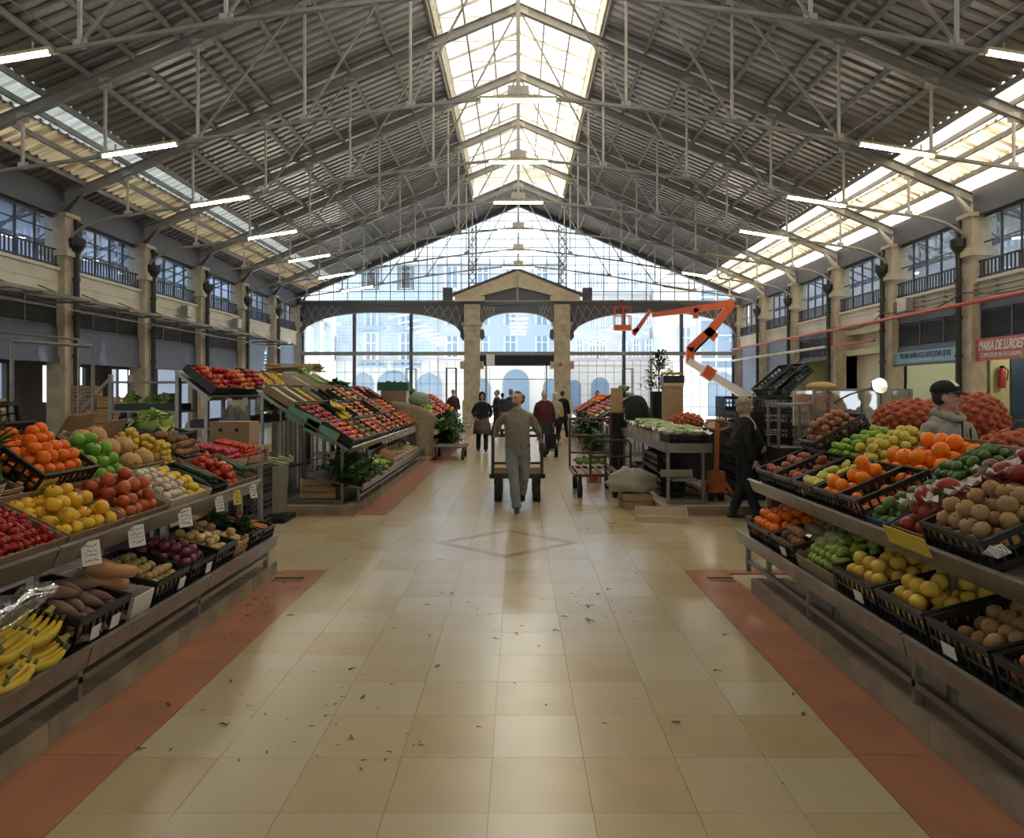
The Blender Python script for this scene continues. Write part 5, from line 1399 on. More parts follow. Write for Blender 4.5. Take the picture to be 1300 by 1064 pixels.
# paper wraps around some mangoes
M_paper = mat('wrapping_paper', (0.60, 0.57, 0.52), .8)
M_sticker = mat('red_sticker', (0.75, 0.12, 0.06), .4)
pw = 0
for (ya, yb, va, vb, n_, zz, where) in ((3.64, 3.96, .05, .47, 9, .20, 'the front tray beside the avocados'), (3.64, 4.1, .56, 1.0, 8, .15, 'the back row tray'), (3.16, 3.62, .56, 1.0, 6, .15, 'the back row tray at the frame edge')):
    for i in range(n_):
        M = R1t.at(rng.uniform(ya+.06, yb-.06), rng.uniform(va+.05, vb-.05), zz) @ RZ(rng.uniform(0, 6)) @ RX(rng.uniform(-.5, .5))
        m = MB(); n = 8
        vs = [(.035*math.cos(t*2*PI/n)*(1+.35*(t % 2)), .035*math.sin(t*2*PI/n)*(1+.35*((t+1) % 2)), .022*(t % 2)) for t in range(n)] + [(.016*math.cos(t*2*PI/n), .016*math.sin(t*2*PI/n), -.012) for t in range(n)]
        m.add(vs, [(t, (t+1) % n, n+(t+1) % n, n+t) for t in range(n)] + [tuple(range(n, 2*n))])
        o = m.build('paper_wrap', M_paper); o.matrix_local = M; tag(o, f'crumpled white paper wrap on the mangoes in {where}', 'paper', f'paper wraps in {where}')
# lower shelf
def rb_(*a, **k): return tray_row(R1b, *a, **k)
rb_(5.50, 6.06, .02, .62, None, '', '', '', box='plastic', h=.17, fillz=.06, boxlabel='black crate of mandarins at the end of the lower right shelf',
    sub=[(-.5, .5, 'mandarin', 'orange mandarin in the lower right crate at the rack end', 'mandarin', 'mandarins in the lower right crate', 3, 1.1)])
rb_(5.02, 5.48, .02, .62, 'kiwi', 'brown kiwi on the lower right shelf', 'kiwi', 'kiwis on the lower right shelf', box='plastic', h=.17, fillz=.06, boxlabel='black crate of kiwis on the lower right shelf', layers=3, scale=1.2)
rb_(4.40, 5.00, .02, .62, 'green_pear', 'green pear under clear film on the lower right shelf', 'pear', 'green pears under film', h=.17, boxlabel='cardboard tray of green pears under clear film', layers=5, skip=.05)
rb_(3.88, 4.38, .02, .60, 'quince', 'yellow quince in the lower right crate beside the green pears', 'quince', 'quinces beside the green pears', box='plastic', h=.20, fillz=.06, boxlabel='black crate of yellow quinces beside the green pears', layers=3)
rb_(3.40, 3.86, .02, .60, 'quince', 'yellow quince in the second lower right crate', 'quince', 'quinces in the second crate', box='plastic', h=.20, fillz=.06, boxlabel='second black crate of yellow quinces on the lower right shelf', layers=3, skip=.3)
rb_(2.92, 3.38, .02, .60, 'russet_pear', 'brown russet pear on the lower right shelf', 'pear', 'russet pears on the lower shelf', box='plastic', h=.20, fillz=.06, boxlabel='black crate of russet pears on the lower right shelf', layers=2, skip=.3)
rb_(2.45, 2.90, .02, .60, 'red_apple', 'red apple on the lower shelf at the frame edge', 'apple', 'red apples on the lower right shelf', box='plastic', h=.20, fillz=.06, boxlabel='black crate of red apples on the lower shelf at the frame edge', layers=2)
m = MB(); vs = []; fs = []
for i in range(13):
    for j in range(13):
        u, v = i/12, j/12; vs.append((-.24 + .48*u, -.24 + .44*v, .285 + .02*noise.noise(Vector((u*7, v*7, 2.2))) + .02*math.sin(PI*u)*math.sin(PI*v)))
for i in range(12):
    for j in range(12): a = i*13+j; fs.append((a, a+13, a+14, a+1))
m.add(vs, fs); o = m.build('plastic_film', M_film, smooth=True); o.matrix_local = R1b.at(4.70, .30, 0); tag(o, 'crinkled clear film over the green pears', 'film')
for i, (Y, lab) in enumerate(((4.05, 'small white crate label on the quince crate'), (3.2, 'small white crate label on the russet pear crate'), (2.62, 'white crate label at the right frame edge'), (5.2, 'small white crate label on the kiwi crate'))):
    o = MB().box(-.05, .05, -.002, .002, -.03, .03).build('crate_label', M_tag); o.matrix_local = R1b.at(Y, .008, .10); tag(o, lab, 'label', 'crate labels right')
for i, (Y, lab) in enumerate(((3.66, 'white crate label on the sweet potato crate'), (3.84, 'second white crate label on the sweet potato crate'), (4.6, 'white crate label on the potato crate'), (5.0, 'white crate label on the purple onion crate'))):
    o = MB().box(-.04, .04, -.002, .002, -.035, .035).build('crate_label', M_tag); o.matrix_local = L1b.at(Y, .008, .10); tag(o, lab, 'label', 'crate labels left')
o = MB().box(-.2, .2, -.002, .002, -.05, .05).build('banner', M_tagy); o.matrix_local = R1t.at(3.7, -.035, .06); tag(o, 'yellow paper strip on the lip below the dark red mangoes', 'paper strip')
# foam net on the lip
m = MB()
for i in range(7):
    m.tube([(-.045+.015*i, -.03, 0), (-.03+.012*i, 0, .03), (-.045+.015*i, .03, 0)], .003, 4); m.tube([(-.05, -.03+.01*i, .003), (0, -.03+.01*i, .032), (.05, -.03+.01*i, .003)], .003, 4)
o = m.build('foam_net', M_paper); o.matrix_local = R1t.at(3.05, .03, .12); tag(o, 'white foam fruit net lying by the russet pears', 'foam net')
# red chilli sticker dots omitted
# ================================================================== FARTHER STALLS
def ring_xy(x, y, z, rx, ry, n=14): return [Vector((x + rx*math.cos(2*PI*i/n), y + ry*math.sin(2*PI*i/n), z)) for i in range(n)]
FC = {}
def far_crate(B, w, d, h, label, m=None, group='crates on the farther stalls'):
    m = m or M_blackplastic
    k = (round(w, 2), round(d, 2), round(h, 2), m.name)
    if k not in FC:
        t = .012; mb = MB()
        mb.box(-w/2, w/2, -d/2, d/2, 0, .01); mb.box(-w/2, w/2, -d/2, -d/2+t, .01, h); mb.box(-w/2, w/2, d/2-t, d/2, .01, h)
        mb.box(-w/2, -w/2+t, -d/2+t, d/2-t, .01, h); mb.box(w/2-t, w/2, -d/2+t, d/2-t, .01, h)
        FC[k] = mb.mesh('produce_crate', m)
    return tag(inst(FC[k], 'produce_crate', B), label, 'crate', group)
NAMES = {'tomato': ('tomato', 'red tomatoes'), 'mandarin': ('mandarin', 'mandarins'), 'potato': ('potato', 'potatoes'), 'persimmon': ('persimmon', 'persimmons'), 'red_apple': ('apple', 'red apples'),
         'radish': ('radish', 'radishes'), 'leek': ('leek', 'leeks'), 'yellow_pear': ('pear', 'yellow pears'), 'courgette': ('courgette', 'courgettes'), 'carrot': ('carrot', 'carrots'), 'lettuce': ('lettuce', 'lettuces'),
         'pepper': ('pepper', 'red peppers'), 'yellow_plum': ('plum', 'yellow plums'), 'kiwi': ('kiwi', 'kiwis'), 'lime': ('lime', 'green limes'), 'orange': ('orange', 'oranges'), 'onion': ('onion', 'onions'), 'peach': ('apple', 'russet apples'), 'lemon': ('lemon', 'lemons'),
         'cabbage': ('cabbage', 'cabbages'), 'greens_bunch': ('greens', 'leafy greens'), 'kale_bunch': ('kale', 'kale bunches'), 'parsley_bunch': ('parsley', 'parsley bunches'), 'celery_bunch': ('celery', 'celery'), 'cherry_tomato': ('tomato', 'cherry tomatoes'), 'squash': ('squash', 'squashes'), 'sweet_potato': ('sweet potato', 'sweet potatoes'), 'green_apple': ('apple', 'green apples'), 'red_onion': ('onion', 'purple onions')}
NTH = ['first', 'second', 'third', 'fourth', 'fifth', 'sixth', 'seventh', 'eighth', 'ninth', 'tenth', 'eleventh', 'twelfth', 'thirteenth', 'fourteenth']
def crate_rows(sh, where, Y0, step, v0s, d, rows, rownames, h=.11, fz=.03, sc=1.0, layers=1, fw=.94):
    for ri, kinds in enumerate(rows):
        for ci, kd in enumerate(kinds):
            if kd is None: continue
            Y = Y0 + step*(ci+.5)
            B = sh.at(Y, v0s[ri] + d/2, .035*rng.random(), R(rng.uniform(-1, 3)), R(rng.uniform(-2.5, 2.5)))
            if kd == 'empty':
                far_crate(B, step*fw, d-.02, h, f'empty black crate, {NTH[ci]} in the {rownames[ri]} row of {where}'); continue
            mm = M_card if kd in ('leek', 'lettuce', 'cabbage', 'onion', 'potato', 'yellow_plum') or (ri + 2*ci) % 7 == 3 else (M_wood if (ri*3 + ci) % 8 == 5 else None)
            far_crate(B, step*fw, d-.02, h, f'crate of {NAMES[kd][1]}, {NTH[ci]} in the {rownames[ri]} row of {where}', mm)
            fill(B, step*fw-.03, d-.05, fz, kd, f'{kd.replace("_", " ")} in the {NTH[ci]} {rownames[ri]}-row crate of {where}', NAMES[kd][0], f'{NAMES[kd][1]}, {NTH[ci]} {rownames[ri]} crate, {where}', scale=sc*{'radish': 2.0, 'cherry_tomato': 1.6, 'tomato': 1.3, 'mandarin': 1.3, 'persimmon': 1.25}.get(kd, 1.12), layers=layers, skip=.2, spacing=1.12)
# ---- middle left rack
L2t, L2b = rack('display_rack', 'steel produce rack of the middle left stall beyond the crossing', -1, 9.95, 16.6, -2.37, .88, 1.55, R(33), -2.20, .36, .8, R(12), legs=5, nlip=4)
crate_rows(L2t, 'the middle left rack', 10.0, .47, [.02, .52, 1.02], .49,
    [['tomato', 'mandarin', 'potato', 'kiwi', 'persimmon', 'peach', 'persimmon', 'red_apple', 'persimmon', 'tomato', 'kiwi', 'mandarin', 'red_apple', 'tomato'],
     ['radish', 'pepper', 'empty', None, 'empty', 'persimmon', 'kiwi', 'mandarin', 'empty', 'red_apple', 'peach', 'tomato', 'mandarin', 'kiwi'],
     ['leek', 'leek', 'yellow_plum', 'courgette', 'empty', 'carrot', 'lime', 'tomato', 'yellow_pear', 'red_apple', 'persimmon', 'empty', 'carrot', 'tomato']],
    ['front', 'middle', 'back'])
for i in range(4):
    b = thing('banana_bunch', 'bunch of yellow bananas heaped on the middle left rack', 'bananas', group='banana bunches on the middle left rack', M=L2t.at(11.35 + .17*(i % 3), .62 + .16*(i//2), .09 + .03*i) @ RZ(R(-40+30*i)))
    for k in range(5):
        a = (k-2)*.26; inst(prod_mesh('banana', k), 'banana', RX(a*.55) @ T(0, .03*(k-2), -.012*abs(k-2)) @ RZ(a*.35) @ Matrix.Scale(1.25, 4), b)
M_greenprint = mat('green_printed_card', (0.12, 0.30, 0.20), .6, noise_col=(0.45, 0.14, 0.03), nscale=6, nlo=.6, nhi=.66)
for i, (px_, py_, w_) in enumerate(((408, 548, .5), (385, 532, .5))):
    p = P(px_, py_, 9.98)
    o = MB().box(-w_/2, w_/2, -.01, .01, -.09, .09).build('printed_box_end', M_greenprint, loc=p); o.rotation_euler = (0, R(27), 0)
    tag(o, ['green printed fruit box side on the end of the middle left rack', 'upper green printed fruit box side on the middle left rack end'][i], 'box')
for i in range(14):
    price_tag(T(-2.345, 12.3 + i*.28, .92) @ RZ(R(60)) @ RX(R(-10)), f'white paper strip hanging from the middle left rack lip, {NTH[i]} from the near end', None, .05, .13, seed=40+i)
# lower shelf of the middle left rack: kale, cabbages, mushrooms
sp_ = [(10.1, .12), (10.35, .10), (10.6, .12), (10.85, .10), (10.2, .42), (10.5, .40), (10.8, .42)]
for i, (Y, v) in enumerate(sp_):
    put('kale_bunch', L2b.at(Y, v, .0 if v < .3 else .05) @ RX(R(-25 if v < .3 else 0)) @ RZ(i*1.3), 'big dark green kale bunch on the lower shelf of the middle left rack', 'kale', 'kale on the lower shelf', 1.15)
for i, (Y, v) in enumerate(((11.35, .15), (11.6, .2), (11.85, .15), (11.45, .42), (11.75, .45))):
    put('cabbage' if i % 2 else 'lettuce', L2b.at(Y, v, .1) @ RZ(i), 'bright green cabbage on the lower shelf of the middle left rack' if i % 2 else 'bright green lettuce on the lower shelf of the middle left rack', 'cabbage' if i % 2 else 'lettuce', 'green heads on the lower shelf', 1.25)
def sack(name, label, cat, M, rx, ry, rz, m, seed=1, group=None, amp=.12):
    """a slumped full sack: lumpy, flattened below"""
    mb = MB(); mb.ball((0, 0, 0), (rx, ry, rz), 20, 14)
    for i, v in enumerate(mb.v):
        p = Vector(v); q = 1 + amp*nz3((p.x/rx, p.y/ry, p.z/rz), 2.2, seed) + (amp-.12)*.8*abs(nz3((p.x/rx, p.y/ry, p.z/rz), 5, seed+3)) + .04*nz3((p.x/rx, p.y/ry, p.z/rz), 6, seed)
        p = p*q; p.z = max(p.z, -.62*rz) + .62*rz
        mb.v[i] = tuple(p)
    o = mb.build(name, m, None, True); o.matrix_local = M
    return tag(o, label, cat, group)
sack('straw_bundle', 'brown husk bundle on the lower shelf of the middle left rack', 'bundle', L2b.at(12.4, .2, 0), .32, .2, .19, mat('straw', (0.26, 0.13, 0.05), .9, noise_col=(0.14, 0.07, 0.03), nscale=30, bump=.8, bscale=60), 3)
for i in range(6):
    flat = L2b.at(12.95 + i*.5, .26)
    far_crate(flat, .46, .44, .12, f'tray of pale mushrooms under the middle left rack, {NTH[i]} from the near end', M_cardpale)
    fill(flat, .42, .4, .02, 'onion', 'pale round mushroom on the lower shelf of the middle left rack', 'mushroom', 'mushrooms on the lower shelf', layers=1, scale=1.2, skip=.2)
wc = wood_crate(T(-2.85, 10.25, PH+.06), .5, .35, .28, 'wooden crate standing under the end of the middle left rack')
tag(MB().box(-.45, .35, -.25, .3, 0, .05).build('low_platform', M_inox, loc=(-2.85, 10.25, PH)), 'low steel platform under the wooden crate', 'platform')
sack('plastic_sack', 'pale plastic sack under the end of the middle left rack', 'sack', T(-2.75, 10.75, PH+.001), .16, .15, .42, mat('pale_sack', (0.45, 0.42, 0.36), .6), 5)
# tall cardboard column and green crate at the far end, burlap drape
bx = thing('cardboard_box', 'tall brown cardboard box at the far end of the middle left rack', 'box', (-2.95, 16.95, 0))
MB().box(-.30, .30, -.2, .25, PH, 1.72).build('box_body', M_card, bx); MB().box(.30, .31, -.2, .25, PH+.2, 1.72).build('tape_strip', M_white, bx)
far_crate(T(-2.97, 16.97, 1.72), .72, .45, .2, 'dark green crate on top of the tall cardboard box', mat('green_plastic', (0.02, 0.10, 0.06), .5))
for i in range(3): put('courgette', T(-3.1+.14*i, 16.97, 1.93) @ RZ(R(80+10*i)), 'green cucumber lying in the dark green crate', 'cucumber', 'cucumbers in the green crate')
m = MB(); vs = []; fs = []; na, nb = 16, 18
for i in range(na+1):
    for j in range(nb+1):
        u, v = i/na, j/nb                       # u: across the aisle end, v: over the top and down
        X = -2.98 + 1.0*u + .05*v*u; zt_ = 1.46 - .30*u*u; zb_ = .75 - .60*u
        fo = .05*math.sin(u*15 + v*1.5)*min(1, v*1.5)
        if v < .2: Y_, z = 17.0 - .45*v/.2, zt_
        else: Y_, z = 16.55 - .05*v + fo, zt_ - (zt_-zb_)*(v-.2)/.8
        vs.append((X + .03*math.sin(v*7), Y_ - .0, z))
for i in range(na):
    for j in range(nb): a = i*(nb+1)+j; fs.append((a, a+nb+1, a+nb+2, a+1))
vs2 = [(x-.004, y+.012, z-.01) for x, y, z in vs]; n0 = len(vs)
m.add(vs + vs2, fs + [tuple(n0+i for i in f[::-1]) for f in fs])
tag(m.build('burlap_drape', mat('burlap', (0.30, 0.25, 0.17), .95, noise_col=(0.22, 0.18, 0.12), nscale=20, bump=.3, bscale=80), None, True), 'beige burlap cloth draped over the end of the middle left stall', 'cloth')
sack('net_sack', 'grey-green net sack of vegetables on the burlap cloth', 'sack', T(-2.36, 16.85, 1.40), .25, .22, .18, mat('net_green', (0.20, 0.24, 0.18), .8, noise_col=(0.32, 0.36, 0.28), nscale=25), 9)
# stuff heaped along the back of the middle left rack
backs = [('leek', 12.0, 1.78, 'tilted pale crate of leeks behind the middle left rack'), ('celery_bunch', 12.7, 1.80, 'tilted pale crate of celery behind the middle left rack')]
for kd, Y, z, lab in backs:
    B = T(-3.72, Y, z) @ RZ(R(90)) @ RX(R(28))
    far_crate(B, .6, .5, .14, lab, M_cardpale); fill(B, .55, .46, .02, kd, f'pale green {NAMES[kd][0]} in the tilted crate behind the middle left rack', NAMES[kd][0], f'{kd} in the tilted back crate', layers=2)
    s_ = thing('crate_stand', f'steel stand under the {NAMES[kd][0]} crate behind the middle left rack', 'stand', (-3.75, Y, 0), group='crate stands')
    for sx in (-.2, .2):
        for sy in (-.2, .2): MB().bar((sx, sy, PH), (sx, sy, z-.12), .035, .035).build('leg', M_inox, s_)
    MB().box(-.26, .26, -.28, .28, z-.14, z-.115).build('stand_top', M_inox, s_)
for i, (Y, kd) in enumerate(((13.5, 'kale_bunch'), (13.85, 'greens_bunch'), (14.2, 'kale_bunch'), (14.55, 'parsley_bunch'), (14.9, 'kale_bunch'), (15.25, 'greens_bunch'), (15.6, 'parsley_bunch'))):
    put(kd, T(-3.85, Y, 1.66) @ RZ(i), 'dark leafy bunch on the rear ledge of the middle left rack', 'greens', 'leafy bunches on the rear ledge', 1.2)
lg = thing('rear_ledge', 'steel ledge behind the middle left rack', 'ledge', (-3.85, 14.55, 0))
MB().box(-.2, .2, -1.4, 1.4, 1.62, 1.65).build('ledge_top', M_inox, lg)
for y_ in (-1.3, 0, 1.3): MB().bar((0, y_, PH), (0, y_, 1.62), .04, .04).build('leg', M_inox, lg)
for i, (Y, c, lab) in enumerate(((15.9, (.35, .04, .06), 'red plastic bag on the rear ledge'), (16.3, (.6, .58, .55), 'white plastic bag on the rear ledge'))):
    sack('plastic_bag', lab + ' of the middle left rack', 'bag', T(-3.6, Y, 1.6), .16, .18, .14, mat(f'bag{i}', c, .4), 20+i)
lg2 = MB().box(-.25, .25, -.5, .5, 1.56, 1.6).build('rear_shelf', M_inox, loc=(-3.6, 16.1, 0)); tag(lg2, 'small steel shelf holding plastic bags', 'shelf')
# ---- high rear rack on the left plinth
rk = thing('display_rack', 'tall steel rack with a raised crate tier on the far left', 'rack', group='display racks')
Lh = Shelf(-1, -4.35, 1.62, R(38))
MB().box(-2.35, 2.35, 0, .62, -.03, -.005).build('top_shelf', M_inox, rk).matrix_local = Lh.at(12.35, 0)
MB().box(-2.35, 2.35, -.02, -.005, -.05, .03).build('shelf_lip', M_inox, rk).matrix_local = Lh.at(12.35, 0)
MB().box(-.25, .25, -2.35, 2.35, -.02, 0).build('lower_shelf', M_inox, rk, loc=(-4.55, 12.35, 1.18))
for y_ in (10.05, 11.6, 13.1, 14.65):
    MB().bar((-4.42, y_, PH), (-4.42, y_, 1.6), .05, .05).build('leg', M_inox, rk); MB().bar((-4.83, y_, PH), (-4.83, y_, 1.95), .05, .05).build('leg', M_inox, rk)
    MB().bar((-4.36, y_, 1.58), (-4.85, y_, 1.97), .04, .04).build('shelf_arm', M_inox, rk)
crate_rows(Lh, 'the tall left rack', 10.05, .58, [.02], .56, [['tomato', 'pepper', 'persimmon', 'radish', 'yellow_plum', 'yellow_plum', 'lemon', 'mandarin']], ['top'], h=.12, layers=2)
for i, (Y, kd) in enumerate(((10.4, 'radish'), (11.1, 'onion'), (12.0, 'tomato'), (12.9, 'greens_bunch'), (13.8, 'greens_bunch'))):
    far_crate(T(-4.5, Y, 1.18) @ RZ(R(90)), .5, .4, .11, f'crate of {NAMES[kd][1]} under the tall left rack, {NTH[i]} from the near end')
    fill(T(-4.5, Y, 1.18) @ RZ(R(90)), .46, .36, .02, kd, f'{kd.replace("_", " ")} on the lower shelf of the tall left rack', NAMES[kd][0], f'{kd} on the lower shelf of the tall left rack', layers=1, scale=1.2)
for i in range(6): price_tag(T(-4.32, 10.6+.62*i, 1.60) @ RZ(R(55)), f'white price card on the tall left rack, {NTH[i]} from the near end', None, .09, .12, seed=60+i)
# bundle of canes on top of the far end
cn = thing('cane_bundle', 'bundle of pale wooden canes lying above the tall left rack', 'bundle', (-4.9, 15.4, 2.12))
for i in range(16):
    a = rng.uniform(-.22, .22); MB().tube([(-.55, rng.uniform(-.2, .2), rng.uniform(0, .16)), (.65, rng.uniform(-.2, .2)+a, rng.uniform(0, .2))], .018, 5).build('cane', M_wood, cn)
bx = thing('shelf_cabinet', 'tall dark red cabinet under the cane bundle', 'cabinet', (-4.9, 15.4, 0))
MB().box(-.35, .35, -.3, .3, PH, 2.08).build('cabinet_body', mat('dark_red_paint', (0.10, 0.02, 0.02), .6), bx); MB().box(-.33, .33, -.32, -.30, .3, 1.2).build('cabinet_door', M_card, bx)
# seated sacks between the racks
sack('green_sack', 'tall grey-green sack standing behind the cardboard box', 'sack', T(-3.55, 8.9, .001), .28, .26, .95, mat('olive_sack', (0.075, 0.08, 0.065), .85, noise_col=(0.12, 0.12, 0.1), nscale=8, bump=.4, bscale=10), 31)
bn = thing('waste_bin', 'grey bin with white leaves on top between the left stalls', 'bin', (-3.25, 9.35, 0))
MB().lathe([(.15, .08), (.19, .12), (.21, .72), (.19, .73), (.17, .16)], 16).build('bin_body', mat('grey_bin', (0.16, 0.15, 0.13), .6), bn); MB().box(-.24, .24, -.24, .24, 0, .07).build('dolly', M_black, bn)
for i in range(6): put('leek', T(-3.27 + .05*i, 9.35+.03*(i % 3), .76+.015*i) @ RZ(R(20*i)) @ RY(R(12)), 'white leek lying on the grey bin', 'leek', 'leeks on the bin', .7)
# shelves and wooden crates by the left wall
for ci, (X, Y, n) in enumerate(((-10.1, 16.6, 7), (-9.5, 16.6, 6), (-8.6, 14.7, 5), (-10.6, 13.2, 8), (-10.0, 13.3, 6), (-9.2, 18.3, 6))):
    for i in range(n):
        wood_crate(T(X, Y, .001+i*.265) @ RZ(R(rng.uniform(-4, 4))), .52, .36, .25, f'wooden crate, number {i+1} from the ground, in the left wall stack {["by the open shop", "beside the shop", "before the column", "at the frame edge", "inside the edge", "farthest along"][ci]}', group='wooden crates by the left wall')
sh = thing('steel_shelf', 'dark steel shelf unit with greens behind the near left rack', 'shelf', (-5.45, 10.6, 0))
for sx in (-.5, .5):
    for sy in (-.25, .25): MB().bar((sx, sy, PH), (sx, sy, 1.95 if sx < 0 else 2.0), .05, .05).build('upright', M_steel, sh)
for z in (.5, 1.0, 1.42, 1.85): MB().box(-.52, .52, -.28, .28, z-.03, z).build('shelf_board', M_steel, sh)
MB().bar((-.95, -.25, 1.4), (-.5, -.25, 1.9), .04, .04).build('brace', M_steel, sh)
for i, (kd, z) in enumerate((('lettuce', 1.42), ('red_onion', 1.0))):
    far_crate(T(-5.45, 10.6, z), .9, .48, .1, f'crate of {NAMES[kd][1]} on the dark steel shelf unit')
    fill(T(-5.45, 10.6, z), .84, .42, .02, kd, f'{NAMES[kd][0]} on the dark steel shelf unit', NAMES[kd][0], f'{kd} on the dark steel shelf', layers=1, scale=1.0)
o = thing('red_packet', 'red and white packet on top of the crates behind the lettuces', 'packet', (-4.15, 7.72, 1.18)); MB().box(-.1, .1, -.06, .06, 0, .1).build('packet_body', mat('red_packet', (0.45, 0.03, 0.05), .4), o); MB().box(-.1, .1, -.061, .061, .1, .12).build('packet_flap', M_white, o)
tag(MB().box(-.22, .22, -.25, .25, 0, 1.18).build('dark_cabinet', M_blackplastic, loc=(-4.15, 7.75, 0)), 'dark cabinet under the red packet', 'cabinet')

# ---- far left racks and greens
L3t, L3b = rack('display_rack', 'long steel produce rack of the far left stall', -1, 18.7, 27.5, -2.40, .86, 1.3, R(30), -2.25, .36, .6, R(12), legs=5, nlip=4)
crate_rows(L3t, 'the far left rack', 18.7, .73, [.04, .66], .60,
    [['carrot', 'lettuce', 'cabbage', 'tomato', 'carrot', 'pepper', 'mandarin', 'carrot', 'tomato', 'red_apple', 'orange', 'kiwi'],
     ['lettuce', 'greens_bunch', 'pepper', 'carrot', 'persimmon', 'tomato', 'carrot', 'pepper', 'persimmon', 'carrot', 'tomato', 'mandarin']], ['front', 'back'], sc=1.25)
for i, (Y, z) in enumerate(((19.6, .62), (19.9, .35), (20.3, .7), (20.6, .4), (21.0, .75), (21.3, .45), (21.8, .7), (22.1, .4), (22.7, .7), (23.0, .45), (20.1, .2), (20.9, .2), (21.7, .2))):
    put('kale_bunch' if i % 3 else 'greens_bunch', T(-2.12 + .07*(i % 2), Y, z) @ RZ(i), 'big leafy bunch hanging on the front of the far left rack', 'greens', 'bunches on the far left rack front', 1.55)
for i in range(5):
    p = P(541 + 6*i, 548 - i*1.5 + 14*(i % 2), 18.4); far_crate(T(-2.35, 18.9 + .45*i, .55) @ RZ(R(90)), .42, .34, .12, f'cardboard tray of squashes low on the far left rack, {NTH[i]} from the near end', M_cardpale)
    fill(T(-2.35, 18.9 + .45*i, .55) @ RZ(R(90)), .38, .3, .02, 'squash' if i % 2 else 'lemon', 'yellow vegetable low on the far left rack', 'vegetable', 'yellow vegetables low on the far left rack', layers=1, scale=.8)
for i in range(7): put(['cabbage', 'lettuce'][i % 2], T(-3.2 + .1*(i % 3), 17.6+i*.35, 1.5 - .02*i) @ RZ(i), 'pale vegetable head on the crates of the far left stall end', 'cabbage', 'heads at the far left stall end', 1.3)
tag(MB().box(-.5, .4, -.4, 2.4, PH, 1.38).build('dark_counter', M_black, loc=(-3.2, 17.8, 0)), 'dark covered counter at the end of the far left stall', 'counter')
# ---- middle right table with greens
R2 = thing('greens_table', 'steel table of leafy greens at the corner of the middle right stall', 'table', (0, 0, 0))
MB().box(2.08, 2.72, 9.95, 14.2, .92, .95).build('table_top', M_inox, R2)
MB().box(2.06, 2.08, 9.95, 14.2, .84, .97).build('apron', M_inox, R2); MB().box(2.08, 2.72, 9.93, 9.95, .84, .97).build('apron', M_inox, R2)
for X in (2.11, 2.60):
    for Y in (9.99, 12.0, 14.1): MB().bar((X, Y, PH), (X, Y, .92), .04, .04).build('leg', M_inox, R2)
MB().bar((2.11, 9.99, PH+.03), (2.60, 9.99, PH+.03), .035, .035).build('rail', M_inox, R2); MB().box(2.2, 2.55, 10.1, 12.0, .42, .45).build('lower_shelf', M_inox, R2)
MB().box(2.0, 2.45, 9.96, 9.99, .50, .60).build('hanging_tray', M_inox, R2)
M_tissue = mat('white_tissue', (0.62, 0.63, 0.56), .8)
def tissue(X, Y, z, w, d, seed, label, group):
    m = MB(); n = 14; vs = []; fs = []
    for i in range(n+1):
        for j in range(n+1):
            u, v = i/n-.5, j/n-.5; e = max(abs(u), abs(v))*2
            vs.append((u*w*1.1, v*d*1.1, .10*(e**2) + .05*nz3((u, v, 0), 6, seed)*(0.4+e)))
    for i in range(n):
        for j in range(n): a = i*(n+1)+j; fs.append((a, a+n+1, a+n+2, a+1))
    m.add(vs, fs); return tag(m.build('tissue_liner', M_tissue, None, True, (X, Y, z)), label, 'tissue', group)
for i in range(6):
    Y = 10.25 + i*.64
    if i < 1: plastic_crate(T(2.4, Y, .951) @ RZ(R(90)), .56, .58, .14, 'black crate of pale greens at the table corner', group='black plastic crates')
    else: carton(T(2.4, Y, .951) @ RZ(R(90)), .58, .58, .12, f'pale cardboard tray of greens, {NTH[i]} on the right table', M_cardpale)
    tissue(2.4, Y, 1.03, .60, .62, i, f'white tissue liner in the {NTH[i]} greens tray of the right table', 'tissue liners')
    for k in range(5): put('celery_bunch' if k % 2 else 'leek', T(2.25 + .075*k, Y + rng.uniform(-.1, .1), 1.10 + .02*(k % 2)) @ RZ(R(90 + rng.uniform(-25, 25))), f'pale leafy stalk in the {NTH[i]} greens tray on the middle right table', 'celery', f'stalks in the {NTH[i]} greens tray', 1.0)
for i, (X, Y, z) in enumerate(((2.32, 10.9, .13), (2.32, 11.6, .13), (2.32, 12.3, .13), (2.32, 13.0, .13), (2.33, 11.2, .46), (2.33, 11.75, .46))):
    plastic_crate(T(X, Y, z) @ RZ(R(90)), .54, .38, .26, f'black crate under the greens table, {["front floor", "second floor", "third floor", "farthest floor", "nearer shelf", "farther shelf"][i]} one', group='crates under the greens table')
# cardboard crates and bag on the floor by the table
carton(T(1.90, 9.42, .001) @ RZ(R(-10)), .68, .50, .13, 'empty brown cardboard crate on the floor in front of the greens table', M_cardpale, low_front=.62)
carton(T(1.72, 10.42, .001) @ RZ(R(6)), .42, .34, .11, 'lower cardboard box beneath the clear bag', M_card, low_front=.95)
carton(T(1.73, 10.43, .115) @ RZ(R(2)), .42, .34, .11, 'upper cardboard box beneath the clear bag', M_card, low_front=.95)
sack('plastic_bag', 'crumpled translucent plastic bag on cardboard boxes', 'bag', T(1.66, 10.42, .235), .34, .17, .2, mat('translucent_bag', (0.50, 0.47, 0.38), .3, trans=.4), 41, amp=.5)
